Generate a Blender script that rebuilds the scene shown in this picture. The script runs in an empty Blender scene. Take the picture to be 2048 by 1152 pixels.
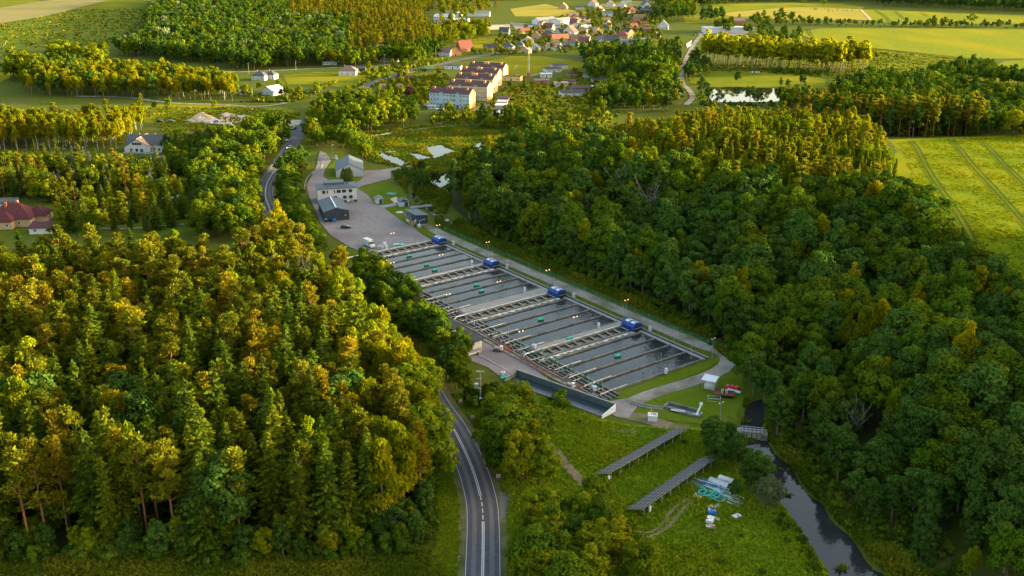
import bpy, math, random
import numpy as np
from mathutils import Vector, geometry

random.seed(11)
rng = np.random.default_rng(11)
R = math.radians
sc = bpy.context.scene
col = sc.collection

# ------------------------------------------------------------------ camera, sky, sun, exposure
CH, CF, CP = 115.0, 2000.0, math.atan(724 / 2000)
cam = bpy.data.cameras.new('camera')
cam.sensor_width = 36.0
cam.lens = 36.0 * CF / 2048
cam.clip_start = 1.0
cam.clip_end = 20000
cam_o = bpy.data.objects.new('camera', cam)
cam_o.location = (0, 0, CH)
cam_o.rotation_euler = (math.pi / 2 - CP, 0, 0)
col.objects.link(cam_o)
sc.camera = cam_o

SUN_AZ, SUN_EL = R(9), R(7)          # measured from +x towards +y
world = bpy.data.worlds.new('World')
sc.world = world
world.use_nodes = True
wn = world.node_tree.nodes
wn.clear()
w_sky = wn.new('ShaderNodeTexSky')
w_sky.sky_type = 'NISHITA'
w_sky.sun_disc = False
w_sky.sun_elevation = SUN_EL
w_sky.sun_rotation = math.pi / 2 - SUN_AZ
w_sky.air_density = 1.0
w_sky.dust_density = 4.0
w_sky.ozone_density = 0.4
w_bg = wn.new('ShaderNodeBackground')
w_bg.inputs['Strength'].default_value = 0.15
w_out = wn.new('ShaderNodeOutputWorld')
world.node_tree.links.new(w_sky.outputs[0], w_bg.inputs[0])
world.node_tree.links.new(w_bg.outputs[0], w_out.inputs[0])

sun = bpy.data.lights.new('sun', 'SUN')
sun.energy = 3.9
sun.angle = R(0.6)
sun.color = (1.0, 0.86, 0.42)
sun_o = bpy.data.objects.new('sun', sun)
sd = Vector((math.cos(SUN_EL) * math.cos(SUN_AZ), math.cos(SUN_EL) * math.sin(SUN_AZ), math.sin(SUN_EL)))
sun_o.rotation_euler = sd.to_track_quat('Z', 'Y').to_euler()
col.objects.link(sun_o)

sc.view_settings.view_transform = 'Standard'
sc.view_settings.look = 'None'
sc.view_settings.gamma = 1.0
sc.view_settings.use_curve_mapping = False
sc.view_settings.exposure = 2.8
sc.render.engine = 'CYCLES'
cy = sc.cycles
cy.max_bounces = 5
cy.diffuse_bounces = 2
cy.glossy_bounces = 2
cy.transmission_bounces = 3
cy.caustics_reflective = False
cy.caustics_refractive = False
cy.use_denoising = True


# ------------------------------------------------------------------ materials
def new_mat(name):
    m = bpy.data.materials.new(name)
    m.use_nodes = True
    nt = m.node_tree
    nt.nodes.clear()
    out = nt.nodes.new('ShaderNodeOutputMaterial')
    return m, nt, out


def mat(name, c1, c2=None, scale=1.0, rough=0.85, bump=0.0, metallic=0.0, spec=0.3, c3=None, scale3=0.1,
        stretch=(1, 1, 1), contrast=(0.35, 0.65), emit=0.0, rot=0.0):
    """Principled material; c1/c2 mixed by fine noise, c3 by broad noise (object space = metres)."""
    m, nt, out = new_mat(name)
    N, L = nt.nodes, nt.links
    b = N.new('ShaderNodeBsdfPrincipled')
    b.inputs['Roughness'].default_value = rough
    b.inputs['Metallic'].default_value = metallic
    b.inputs['Specular IOR Level'].default_value = 0.02 if rough >= 0.9 else spec
    L.new(b.outputs[0], out.inputs[0])
    if emit:
        b.inputs['Emission Color'].default_value = (*c1, 1)
        b.inputs['Emission Strength'].default_value = emit
    if c2 is None:
        b.inputs['Base Color'].default_value = (*c1, 1)
        return m
    tc = N.new('ShaderNodeTexCoord')
    mp = N.new('ShaderNodeMapping')
    mp.inputs['Scale'].default_value = stretch
    mp.inputs['Rotation'].default_value = (0, 0, rot)
    L.new(tc.outputs['Object'], mp.inputs[0])
    no = N.new('ShaderNodeTexNoise')
    no.inputs['Scale'].default_value = scale
    no.inputs['Detail'].default_value = 6
    no.inputs['Roughness'].default_value = 0.65
    L.new(mp.outputs[0], no.inputs['Vector'])
    mr = N.new('ShaderNodeMapRange')
    mr.inputs[1].default_value, mr.inputs[2].default_value = contrast
    L.new(no.outputs[0], mr.inputs[0])
    mx = N.new('ShaderNodeMix')
    mx.data_type = 'RGBA'
    mx.inputs[6].default_value = (*c1, 1)
    mx.inputs[7].default_value = (*c2, 1)
    L.new(mr.outputs[0], mx.inputs[0])
    last = mx.outputs[2]
    if c3 is not None:
        n3 = N.new('ShaderNodeTexNoise')
        n3.inputs['Scale'].default_value = scale3
        n3.inputs['Detail'].default_value = 4
        L.new(mp.outputs[0], n3.inputs['Vector'])
        m3 = N.new('ShaderNodeMapRange')
        m3.inputs[1].default_value, m3.inputs[2].default_value = 0.45, 0.65
        L.new(n3.outputs[0], m3.inputs[0])
        x3 = N.new('ShaderNodeMix')
        x3.data_type = 'RGBA'
        x3.inputs[7].default_value = (*c3, 1)
        L.new(m3.outputs[0], x3.inputs[0])
        L.new(last, x3.inputs[6])
        last = x3.outputs[2]
    L.new(last, b.inputs['Base Color'])
    if bump:
        bp = N.new('ShaderNodeBump')
        bp.inputs['Strength'].default_value = min(1.0, bump)
        bp.inputs['Distance'].default_value = bump
        L.new(no.outputs[0], bp.inputs['Height'])
        L.new(bp.outputs[0], b.inputs['Normal'])
    return m


def leaf_mat(name, c1, c2, c3=None, transl=0.35, attr=False):
    """Foliage: colour c1..c2 by clump tone, drifting to c3 from plant to plant; light passes through leaves."""
    m, nt, out = new_mat(name)
    N, L = nt.nodes, nt.links
    at_ = N.new('ShaderNodeAttribute')
    at_.attribute_name = 'tone'
    mx = N.new('ShaderNodeMix')
    mx.data_type = 'RGBA'
    mx.inputs[6].default_value = (*c1, 1)
    mx.inputs[7].default_value = (*c2, 1)
    L.new(at_.outputs['Fac'], mx.inputs[0])
    last = mx.outputs[2]
    if attr:
        ra = N.new('ShaderNodeAttribute')
        ra.attribute_name = 'plant'
        rnd = ra.outputs['Fac']
    else:
        oi = N.new('ShaderNodeObjectInfo')
        rnd = oi.outputs['Random']
    if c3 is not None:
        mr = N.new('ShaderNodeMapRange')
        mr.inputs[1].default_value, mr.inputs[2].default_value = 0.35, 1.0
        L.new(rnd, mr.inputs[0])
        x3 = N.new('ShaderNodeMix')
        x3.data_type = 'RGBA'
        x3.inputs[7].default_value = (*c3, 1)
        L.new(mr.outputs[0], x3.inputs[0])
        L.new(last, x3.inputs[6])
        last = x3.outputs[2]
    hs = N.new('ShaderNodeHueSaturation')
    ma = N.new('ShaderNodeMath')
    ma.operation = 'MULTIPLY'
    ma.inputs[1].default_value = 7.31
    L.new(rnd, ma.inputs[0])
    fr = N.new('ShaderNodeMath')
    fr.operation = 'FRACT'
    L.new(ma.outputs[0], fr.inputs[0])
    mv = N.new('ShaderNodeMapRange')
    mv.inputs[3].default_value, mv.inputs[4].default_value = 0.75, 1.3
    L.new(fr.outputs[0], mv.inputs[0])
    L.new(mv.outputs[0], hs.inputs['Value'])
    L.new(last, hs.inputs['Color'])
    df = N.new('ShaderNodeBsdfDiffuse')
    tr = N.new('ShaderNodeBsdfTranslucent')
    ms = N.new('ShaderNodeMixShader')
    ms.inputs[0].default_value = transl
    L.new(hs.outputs[0], df.inputs[0])
    L.new(hs.outputs[0], tr.inputs[0])
    L.new(df.outputs[0], ms.inputs[1])
    L.new(tr.outputs[0], ms.inputs[2])
    L.new(ms.outputs[0], out.inputs[0])
    return m


def water_mat(name, c, rough=0.08, scale=1.2, bump=0.03, foam=None):
    m, nt, out = new_mat(name)
    N, L = nt.nodes, nt.links
    b = N.new('ShaderNodeBsdfPrincipled')
    b.inputs['Base Color'].default_value = (*c, 1)
    b.inputs['Roughness'].default_value = rough
    b.inputs['IOR'].default_value = 1.33
    b.inputs['Specular IOR Level'].default_value = 0.5
    tc = N.new('ShaderNodeTexCoord')
    no = N.new('ShaderNodeTexNoise')
    no.inputs['Scale'].default_value = scale
    no.inputs['Detail'].default_value = 3
    L.new(tc.outputs['Object'], no.inputs['Vector'])
    bp = N.new('ShaderNodeBump')
    bp.inputs['Strength'].default_value = 1.0
    bp.inputs['Distance'].default_value = bump
    L.new(no.outputs[0], bp.inputs['Height'])
    L.new(bp.outputs[0], b.inputs['Normal'])
    if foam:
        n2 = N.new('ShaderNodeTexNoise')
        n2.inputs['Scale'].default_value = 1.6
        n2.inputs['Detail'].default_value = 8
        n2.inputs['Roughness'].default_value = 0.8
        L.new(tc.outputs['Object'], n2.inputs['Vector'])
        mr = N.new('ShaderNodeMapRange')
        mr.inputs[1].default_value, mr.inputs[2].default_value = foam
        L.new(n2.outputs[0], mr.inputs[0])
        mx = N.new('ShaderNodeMix')
        mx.data_type = 'RGBA'
        mx.inputs[6].default_value = (*c, 1)
        mx.inputs[7].default_value = (0.22, 0.23, 0.23, 1)
        L.new(mr.outputs[0], mx.inputs[0])
        L.new(mx.outputs[2], b.inputs['Base Color'])
    L.new(b.outputs[0], out.inputs[0])
    return m


# ------------------------------------------------------------------ mesh builder
class MB:
    def __init__(s):
        s.v, s.f = [], []

    def add(s, vs, fs):
        n = len(s.v)
        s.v += [tuple(p) for p in vs]
        s.f += [tuple(i + n for i in f) for f in fs]
        return s

    def box(s, c, size, rz=0.0, rx=0.0):
        hx, hy, hz = size[0] / 2, size[1] / 2, size[2] / 2
        cz, sz = math.cos(rz), math.sin(rz)
        cx, sx = math.cos(rx), math.sin(rx)
        vs = []
        for z in (-hz, hz):
            for x, y in ((-hx, -hy), (hx, -hy), (hx, hy), (-hx, hy)):
                y2, z2 = y * cx - z * sx, y * sx + z * cx
                vs.append((c[0] + x * cz - y2 * sz, c[1] + x * sz + y2 * cz, c[2] + z2))
        return s.add(vs, [(3, 2, 1, 0), (4, 5, 6, 7), (0, 1, 5, 4), (1, 2, 6, 5), (2, 3, 7, 6), (3, 0, 4, 7)])

    def beam(s, p0, p1, w, h):
        """rectangular bar from p0 to p1 (centre line), w across, h high"""
        a, b = Vector(p0), Vector(p1)
        d = (b - a).normalized()
        t = d.cross(Vector((0, 0, 1)))
        t = t.normalized() if t.length > 1e-5 else Vector((1, 0, 0))
        u = t.cross(d)
        vs = []
        for p in (a, b):
            for i, j in ((-1, -1), (1, -1), (1, 1), (-1, 1)):
                vs.append(p + t * (i * w / 2) + u * (j * h / 2))
        return s.add(vs, [(3, 2, 1, 0), (4, 5, 6, 7), (0, 1, 5, 4), (1, 2, 6, 5), (2, 3, 7, 6), (3, 0, 4, 7)])

    def tube(s, pts, r, n=6, r1=None):
        pts = [Vector(p) for p in pts]
        vs, fs = [], []
        k = len(pts)
        for i, p in enumerate(pts):
            d = (pts[min(i + 1, k - 1)] - pts[max(i - 1, 0)]).normalized()
            t = d.cross(Vector((0, 0, 1)) if abs(d.z) < 0.95 else Vector((1, 0, 0))).normalized()
            u = d.cross(t)
            rr = r if r1 is None else r + (r1 - r) * i / (k - 1)
            for j in range(n):
                a = 2 * math.pi * j / n
                vs.append(p + t * (rr * math.cos(a)) + u * (rr * math.sin(a)))
        for i in range(k - 1):
            for j in range(n):
                j2 = (j + 1) % n
                fs.append((i * n + j, (i + 1) * n + j, (i + 1) * n + j2, i * n + j2))
        fs.append(tuple(range(n)))
        fs.append(tuple(reversed(range((k - 1) * n, k * n))))
        return s.add(vs, fs)

    def prism(s, poly, z0, z1):
        n = len(poly)
        vs = [(x, y, z0) for x, y in poly] + [(x, y, z1) for x, y in poly]
        fs = [tuple(reversed(range(n))), tuple(range(n, 2 * n))]
        fs += [(i, (i + 1) % n, n + (i + 1) % n, n + i) for i in range(n)]
        return s.add(vs, fs)

    def ext(s, prof, y0, y1):
        """profile in x,z extruded along y"""
        n = len(prof)
        vs = [(x, y0, z) for x, z in prof] + [(x, y1, z) for x, z in prof]
        fs = [tuple(range(n)), tuple(reversed(range(n, 2 * n)))]
        fs += [(i, n + i, n + (i + 1) % n, (i + 1) % n) for i in range(n)]
        return s.add(vs, fs)

    def lathe(s, prof, n=10, c=(0, 0, 0)):
        vs, fs = [], []
        k = len(prof)
        for r, z in prof:
            for j in range(n):
                a = 2 * math.pi * j / n
                vs.append((c[0] + r * math.cos(a), c[1] + r * math.sin(a), c[2] + z))
        for i in range(k - 1):
            for j in range(n):
                j2 = (j + 1) % n
                fs.append((i * n + j, i * n + j2, (i + 1) * n + j2, (i + 1) * n + j))
        fs += [tuple(reversed(range(n))), tuple(range((k - 1) * n, k * n))]
        return s.add(vs, fs)

    def mesh(s, name, m=None):
        me = bpy.data.meshes.new(name)
        me.from_pydata(s.v, [], s.f)
        if m:
            me.materials.append(m)
        return me

    def build(s, name, m, parent=None, loc=None, rz=0.0):
        return put(name, s.mesh(name, m), parent, loc, rz)


def put(name, me, parent=None, loc=None, rz=0.0):
    o = bpy.data.objects.new(name, me)
    col.objects.link(o)
    if parent:
        o.parent = parent
    if loc is not None:
        o.location = loc
    if rz:
        o.rotation_euler = (0, 0, rz)
    return o


def tag(o, label, cat, group=None):
    o['label'] = label
    o['category'] = cat
    if group:
        o['group'] = group
    return o


def thing(name, label, cat, loc=(0, 0, 0), rz=0.0, group=None):
    return tag(put(name, None, None, loc, rz), label, cat, group)


def setting(o, kind='structure'):
    o['kind'] = kind
    return o


def copy_tree(o, parent=None):
    c = o.copy()
    col.objects.link(c)
    if parent:
        c.parent = parent
    for ch in o.children:
        copy_tree(ch, c)
    return c


def np_mesh(name, V, F, mats, tone=None, plant=None, mi=None):
    me = bpy.data.meshes.new(name)
    V = np.asarray(V, np.float32)
    F = np.asarray(F, np.int32)
    k = F.shape[1]
    me.vertices.add(len(V))
    me.vertices.foreach_set('co', V.ravel())
    me.loops.add(F.size)
    me.loops.foreach_set('vertex_index', F.ravel())
    me.polygons.add(len(F))
    me.polygons.foreach_set('loop_start', np.arange(0, F.size, k, dtype=np.int32))
    for m in mats:
        me.materials.append(m)
    if mi is not None:
        me.polygons.foreach_set('material_index', np.asarray(mi, np.int32))
    for nm, a in (('tone', tone), ('plant', plant)):
        if a is not None:
            at_ = me.attributes.new(nm, 'FLOAT', 'FACE')
            at_.data.foreach_set('value', np.asarray(a, np.float32))
    me.update(calc_edges=True)
    return me


# ------------------------------------------------------------------ terrain and photo-to-ground helpers
RIV = np.array([(66.8, 140), (66.8, 151.4), (64.7, 161.9), (62.9, 175.5), (60.6, 188), (59.4, 198.6), (57.8, 211.4),
                (59.5, 221.7), (64, 232.8), (66.3, 254.7), (62.2, 268.8), (56.4, 277.2), (41.6, 303.8), (22.1, 332.1),
                (-2.7, 367.4), (-24.5, 397.1), (-33.5, 414.8), (-43.7, 437.4), (-48, 455), (-49, 472), (-42, 500)])


def sstep(a, b, x):
    t = np.clip((x - a) / (b - a), 0, 1)
    return t * t * (3 - 2 * t)


def riv_x(y):
    return np.interp(y, [60, *RIV[:, 1], 560, 700, 900, 3000], [72, *RIV[:, 0], 20, 160, 230, 800])


def riv_d(x, y):
    x, y = np.asarray(x, float), np.asarray(y, float)
    d = np.full(np.broadcast(x, y).shape, 1e9)
    for (x0, y0), (x1, y1) in zip(RIV[:-1], RIV[1:]):
        dx, dy = x1 - x0, y1 - y0
        t = np.clip(((x - x0) * dx + (y - y0) * dy) / (dx * dx + dy * dy), 0, 1)
        d = np.minimum(d, np.hypot(x - x0 - t * dx, y - y0 - t * dy))
    return d


def riv_w(y):
    return np.interp(y, [140, 165, 205, 216, 231, 240, 280, 385, 392, 420], [6.0, 4.3, 3.2, 2.6, 2.2, -2.0, -2.0, -2.0, 0.9, 0.9])


def hgt(x, y):
    x, y = np.asarray(x, float), np.asarray(y, float)
    dx = x - riv_x(y)
    h = 17.0 * sstep(12, 150, dx) * (1 - sstep(440, 640, y))
    h = h + 30.0 * sstep(20, 190, x - (0.50 * y + 30)) * (1 - sstep(255, 400, y)) * sstep(40, 120, y)
    w = riv_w(y)
    d = riv_d(x, y)
    h = h - 1.3 * (1 - sstep(w - 0.8, w + 1.8, d)) * (y < 500)
    return h


def z_at(x, y):
    return float(hgt(x, y))


def ray(px, py, z):
    u, v = (px - 1024) / CF, (576 - py) / CF
    dy = math.cos(CP) + v * math.sin(CP)
    dz = -math.sin(CP) + v * math.cos(CP)
    t = (z - CH) / dz
    return u * t, dy * t


def G(px, py, z=0.0):
    """where the line of sight of a photo pixel meets the ground (or a level z above it)"""
    h = 0.0
    for _ in range(8):
        x, y = ray(px, py, h + z)
        h = 0.5 * h + 0.5 * z_at(x, y)
    return x, y


def W(px, py, up=0.0):
    x, y = G(px, py)
    return Vector((x, y, z_at(x, y) + up))


def mpp(py):
    """metres per photo pixel at ground row py"""
    return math.hypot(ray(1024, py, 0)[1], CH) / CF
# ------------------------------------------------------------------ ground sheet
def lines(fine0, fine1, step, lo, hi, grow=1.16):
    a = list(np.arange(fine0, fine1 + 0.01, step))
    s = step
    while a[-1] < hi:
        s *= grow
        a.append(a[-1] + s)
    s = step
    while a[0] > lo:
        s *= grow
        a.insert(0, a[0] - s)
    return np.array(a)


gx = lines(-135, 130, 2.5, -5500, 5500)
gy = lines(140, 470, 2.5, -700, 9000)
GX, GY = np.meshgrid(gx, gy)
GV = np.stack([GX, GY, hgt(GX, GY)], -1).reshape(-1, 3)
ni, nj = len(gy), len(gx)
ii, jj = np.meshgrid(np.arange(ni - 1), np.arange(nj - 1), indexing='ij')
q = (ii * nj + jj).ravel()
GFc = np.stack([q, q + 1, q + 1 + nj, q + nj], -1)
m_ground = mat('rough_grass', (0.055, 0.080, 0.008), (0.085, 0.100, 0.011), 0.35, 0.95, c3=(0.075, 0.085, 0.018), scale3=0.03, bump=0.4)
setting(put('ground', np_mesh('ground', GV, GFc, [m_ground])))


LAYER = [0]


def lift():
    LAYER[0] += 1
    return 0.0012 * LAYER[0]


def drape(name, pts, m, off=0.03, step=None, world=False, kind='structure'):
    """flat or terrain-following sheet over a polygon of photo pixels (or world points)"""
    P = [Vector(p[:2]) for p in (pts if world else [G(*p) for p in pts])]
    n = len(P)
    vin, ein = list(P), [(i, (i + 1) % n) for i in range(n)]
    if step:
        xs, ys = [p.x for p in P], [p.y for p in P]
        cnt = 0
        x = min(xs) + step / 2
        while x < max(xs):
            y = min(ys) + step / 2
            while y < max(ys):
                vin.append(Vector((x + random.uniform(-.1, .1) * step, y)))
                y += step
            x += step
    vo, eo, fo, *_ = geometry.delaunay_2d_cdt(vin, ein, [], 1, 1e-4)
    A = np.array([(p.x, p.y) for p in vo])
    z = hgt(A[:, 0], A[:, 1]) + off + lift()
    me = bpy.data.meshes.new(name)
    me.from_pydata([(a[0], a[1], h) for a, h in zip(A, z)], [], [tuple(f) for f in fo])
    me.materials.append(m)
    o = put(name, me)
    # normals up
    if me.polygons and me.polygons[0].normal.z < 0:
        me.flip_normals()
    return setting(o, kind)


def smooth_line(P, n=6):
    P = [Vector((*p[:2], 0)) for p in P]
    out = []
    for i in range(len(P) - 1):
        a, b, c, d = P[max(i - 1, 0)], P[i], P[i + 1], P[min(i + 2, len(P) - 1)]
        for k in range(n):
            t = k / n
            out.append(0.5 * (2 * b + (c - a) * t + (2 * a - 5 * b + 4 * c - d) * t * t + (3 * b - a - 3 * c + d) * t ** 3))
    out.append(P[-1])
    return out


def side_line(C, off):
    out = []
    for i, p in enumerate(C):
        d = (C[min(i + 1, len(C) - 1)] - C[max(i - 1, 0)]).normalized()
        out.append(p + Vector((d.y, -d.x, 0)) * off)
    return out


def ribbon_mb(C, w0, w1, off, mb=None, h=0.0):
    """strip between side offsets w0 and w1 of a centre line"""
    mb = mb or MB()
    A, B = side_line(C, w0), side_line(C, w1)
    vs, fs = [], []
    for a, b in zip(A, B):
        vs += [(a.x, a.y, z_at(a.x, a.y) + off), (b.x, b.y, z_at(b.x, b.y) + off)]
    for i in range(len(C) - 1):
        fs.append((2 * i, 2 * i + 1, 2 * i + 3, 2 * i + 2))
    return mb.add(vs, fs)


def ribbon(name, C, w0, w1, m, off, kind='structure'):
    o = ribbon_mb(C, w0, w1, off + lift()).build(name, m)
    if o.data.polygons[0].normal.z < 0:
        o.data.flip_normals()
    return setting(o, kind)


M = {}
M['asphalt'] = mat('asphalt', (0.050, 0.050, 0.058), (0.085, 0.082, 0.088), 0.9, 0.8, c3=(0.062, 0.06, 0.066), scale3=0.12, bump=0.02)
M['asphalt_worn'] = mat('asphalt_worn', (0.10, 0.098, 0.10), (0.125, 0.12, 0.12), 1.5, 0.75, bump=0.02)
M['yard'] = mat('yard_asphalt', (0.175, 0.155, 0.150), (0.235, 0.212, 0.200), 0.5, 0.9, c3=(0.155, 0.14, 0.135), scale3=0.06, bump=0.03)
M['gravel'] = mat('gravel_track', (0.19, 0.17, 0.15), (0.28, 0.255, 0.22), 0.9, 0.95, c3=(0.13, 0.12, 0.08), scale3=0.12, bump=0.06)
M['dirt'] = mat('bare_dirt', (0.13, 0.105, 0.065), (0.20, 0.16, 0.105), 0.6, 0.95, c3=(0.09, 0.10, 0.03), scale3=0.15, bump=0.05)
M['sand'] = mat('sand', (0.36, 0.28, 0.20), (0.45, 0.36, 0.26), 0.3, 0.95, bump=0.1)
M['paint'] = mat('road_paint', (0.56, 0.56, 0.55), (0.44, 0.44, 0.43), 2.0, 0.6)
M['verge'] = mat('dry_verge', (0.14, 0.12, 0.06), (0.10, 0.11, 0.035), 1.0, 0.95, c3=(0.06, 0.08, 0.02), scale3=0.2, bump=0.08)
M['lawn'] = mat('mown_grass', (0.058, 0.095, 0.005), (0.090, 0.125, 0.006), 0.8, 0.95, c3=(0.09, 0.115, 0.012), scale3=0.08, bump=0.08)
M['meadow'] = mat('meadow', (0.085, 0.135, 0.005), (0.140, 0.180, 0.006), 0.55, 0.95, c3=(0.055, 0.10, 0.006), scale3=0.07, bump=0.25)
M['rough'] = mat('reedy_meadow', (0.055, 0.095, 0.008), (0.10, 0.135, 0.010), 0.4, 0.95, c3=(0.12, 0.125, 0.012), scale3=0.05, bump=0.35)
M['crop'] = mat('green_crop', (0.085, 0.130, 0.002), (0.140, 0.165, 0.002), 0.6, 0.95, c3=(0.175, 0.170, 0.002), scale3=0.035, bump=0.25, stretch=(1, .45, 1), rot=R(-25))
M['barley'] = mat('pale_barley', (0.105, 0.145, 0.005), (0.175, 0.180, 0.007), 0.3, 0.95, c3=(0.21, 0.185, 0.004), scale3=0.02, bump=0.2, stretch=(1, .35, 1))
M['pasture'] = mat('dry_pasture', (0.24, 0.19, 0.030), (0.28, 0.23, 0.036), 0.3, 0.95, c3=(0.20, 0.19, 0.025), scale3=0.02, bump=0.2)
M['fallow'] = mat('fallow_field', (0.19, 0.16, 0.065), (0.22, 0.19, 0.075), 0.1, 0.95, c3=(0.14, 0.145, 0.045), scale3=0.01, stretch=(.35, 1, 1))
M['sport'] = mat('sports_turf', (0.120, 0.130, 0.004), (0.165, 0.160, 0.005), 0.2, 0.95, c3=(0.20, 0.185, 0.006), scale3=0.03, stretch=(.3, 1, 1))
M['lush'] = mat('lush_grass', (0.080, 0.110, 0.005), (0.125, 0.140, 0.006), 0.25, 0.95, c3=(0.17, 0.155, 0.007), scale3=0.03, bump=0.2, stretch=(.5, 1, 1))
M['floor'] = mat('forest_floor', (0.03, 0.035, 0.012), (0.05, 0.05, 0.018), 0.6, 0.95, c3=(0.03, 0.05, 0.012), scale3=0.08, bump=0.2)
M['tram'] = mat('trodden_crop', (0.035, 0.060, 0.005), (0.05, 0.075, 0.006), 1, 0.95)
M['concrete'] = mat('concrete', (0.19, 0.185, 0.175), (0.27, 0.26, 0.245), 1.2, 0.85, c3=(0.20, 0.195, 0.175), scale3=0.25, bump=0.02)
M['concrete_dark'] = mat('stained_concrete', (0.13, 0.125, 0.105), (0.20, 0.19, 0.165), 1.0, 0.85, c3=(0.10, 0.09, 0.07), scale3=0.3, bump=0.03)
M['river'] = water_mat('river_water', (0.020, 0.021, 0.021), 0.03, 1.1, 0.02)
M['pondwater'] = water_mat('fish_pond_water', (0.014, 0.020, 0.022), 0.04, 0.9, 0.085, foam=(0.62, 0.76))
M['pond'] = water_mat('still_pond_water', (0.012, 0.015, 0.012), 0.03, 0.4, 0.004)
# ------------------------------------------------------------------ fields, lawns, yards (thin sheets on the ground)
def sheet(name, m, pts, off=0.03, step=None):
    return drape(name, pts, M[m], off, step)


sheet('crop_field', 'crop', [(1772, 284), (1900, 279), (2060, 271), (2330, 262), (2420, 660), (2080, 590), (1960, 500), (1830, 410), (1792, 340)], 0.12, 9)
sheet('verge_strip', 'lush', [(1740, 279), (1772, 284.3), (1792, 340), (1830, 410), (1810, 410), (1770, 330)], 0.10, 9)
sheet('barley_field', 'barley', [(1590, 66), (1640, 57), (1760, 55.5), (2200, 59), (2230, 116), (1990, 118), (1930, 116), (1850, 107), (1760, 98), (1700, 92), (1640, 84)], 0.2)
sheet('meadow', 'lush', [(1560, 108), (1740, 99), (1850, 108), (1930, 117), (1900, 130), (1830, 150), (1740, 160), (1700, 146), (1560, 140)], 0.12)
sheet('upper_field', 'barley', [(1780, 21), (1900, 26), (2250, 38), (2250, 49), (1940, 48), (1790, 49), (1750, 41), (1722, 19)], 0.25)
sheet('cow_pasture', 'pasture', [(1430, 27), (1510, 20), (1600, 13.5), (1722, 18.5), (1750, 41), (1700, 40), (1560, 40), (1480, 36)], 0.2)
sheet('hill_meadow', 'barley', [(1420, 8), (1580, 6), (1680, 8), (1730, 14), (1722, 18), (1600, 13), (1500, 19), (1430, 26)], 0.15)
sheet('pond_pasture', 'lush', [(1375, 140), (1480, 142), (1560, 145), (1650, 158), (1650, 176), (1600, 178), (1420, 174), (1380, 165)], 0.06)
sheet('side_field', 'barley', [(1885, 160), (1990, 172), (2100, 180), (2100, 170), (2000, 155), (1920, 150)], 0.1)
sheet('corner_field', 'crop', [(1990, 150), (2100, 140), (2100, 118), (2010, 122), (1995, 130)], 0.1)
sheet('sports_field', 'sport', [(925, 137), (960, 125), (1020, 113), (1080, 112), (1170, 124), (1180, 130), (1140, 139), (1100, 147), (1050, 152), (1000, 146), (945, 150)], 0.08)
sheet('block_lawn', 'sport', [(945, 215), (990, 205), (1010, 180), (1060, 168), (1150, 165), (1190, 185), (1180, 215), (1110, 235), (1050, 235), (1000, 235), (950, 230)], 0.06)
sheet('garden_plots', 'rough', [(745, 215), (770, 170), (860, 150), (900, 150), (880, 190), (856, 212), (820, 222)], 0.05)
sheet('village_field', 'lush', [(566, 151), (640, 143), (740, 142), (752, 150), (730, 172), (690, 176), (640, 168), (575, 168)], 0.06)
sheet('green_field', 'sport', [(905, 83), (1000, 70), (1060, 85), (1010, 98), (940, 102)], 0.1)
sheet('yellow_field', 'pasture', [(1020, 18), (1090, 8), (1150, 22), (1190, 25), (1130, 33), (1030, 33)], 0.1)
sheet('yellow_field', 'pasture', [(1180, 10), (1260, 2), (1330, 2), (1300, 9), (1240, 18), (1190, 18)], 0.1)
sheet('green_field', 'lush', [(1365, 34), (1420, 24), (1520, 15), (1600, 10), (1560, 22), (1450, 45), (1370, 46)], 0.08)
sheet('fallow_field', 'fallow', [(-160, 62), (-160, 10), (90, 2), (150, -6), (225, -2), (150, 18), (95, 32), (0, 47)], 0.2)
sheet('green_field', 'lush', [(150, 19), (225, -2), (330, -3), (300, 14), (235, 18)], 0.2)
sheet('green_field', 'lush', [(-160, 4), (40, -6), (80, 2), (0, 16), (-160, 30)], 0.25)
sheet('shrubby_meadow', 'rough', [(-160, 68), (0, 48), (95, 33), (160, 19), (300, 15), (290, 40), (230, 75), (110, 100), (-160, 110)], 0.1)
sheet('green_field', 'barley', [(-160, 158), (0, 146), (22, 136), (24, 152), (0, 166), (-160, 172)], 0.1)
sheet('sunlit_meadow', 'lush', [(275, 212), (350, 206), (500, 214), (560, 214), (600, 224), (590, 240), (500, 236), (420, 246), (330, 250), (290, 246)], 0.06)
sheet('sunlit_meadow', 'lush', [(330, 250), (430, 249), (500, 262), (490, 275), (380, 275), (330, 268)], 0.06)
sheet('woodland_glade', 'lush', [(-40, 307), (60, 302), (170, 305), (170, 318), (60, 318), (-40, 316)], 0.06)
sheet('bare_soil', 'dirt', [(-40, 318), (60, 313), (165, 316), (170, 330), (60, 338), (-40, 332)], 0.07)
sheet('garden_lawn', 'lawn', [(84, 412), (130, 408), (240, 415), (390, 420), (392, 462), (300, 475), (200, 470), (90, 458)], 0.06)
sheet('garden_lawn', 'lawn', [(262, 325), (330, 322), (345, 345), (262, 345)], 0.06)
sheet('sand_lot', 'sand', [(425, 241), (450, 231), (495, 229), (497, 240), (470, 246), (435, 247)], 0.10)
sheet('sand_lot', 'sand', [(512, 243), (560, 240), (604, 240), (598, 250), (560, 255), (520, 252)], 0.10)
sheet('reed_meadow', 'rough', [(690, 275), (760, 262), (860, 250), (1000, 247), (1020, 262), (960, 290), (905, 330), (860, 345), (790, 335), (735, 322), (715, 300)], 0.05)
sheet('gravel_lot', 'gravel', [(828, 210), (858, 204), (860, 214), (832, 216)], 0.08)
sheet('gravel_lot', 'gravel', [(1395, 66), (1440, 60), (1500, 62), (1490, 70), (1440, 74), (1400, 74)], 0.12)
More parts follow.
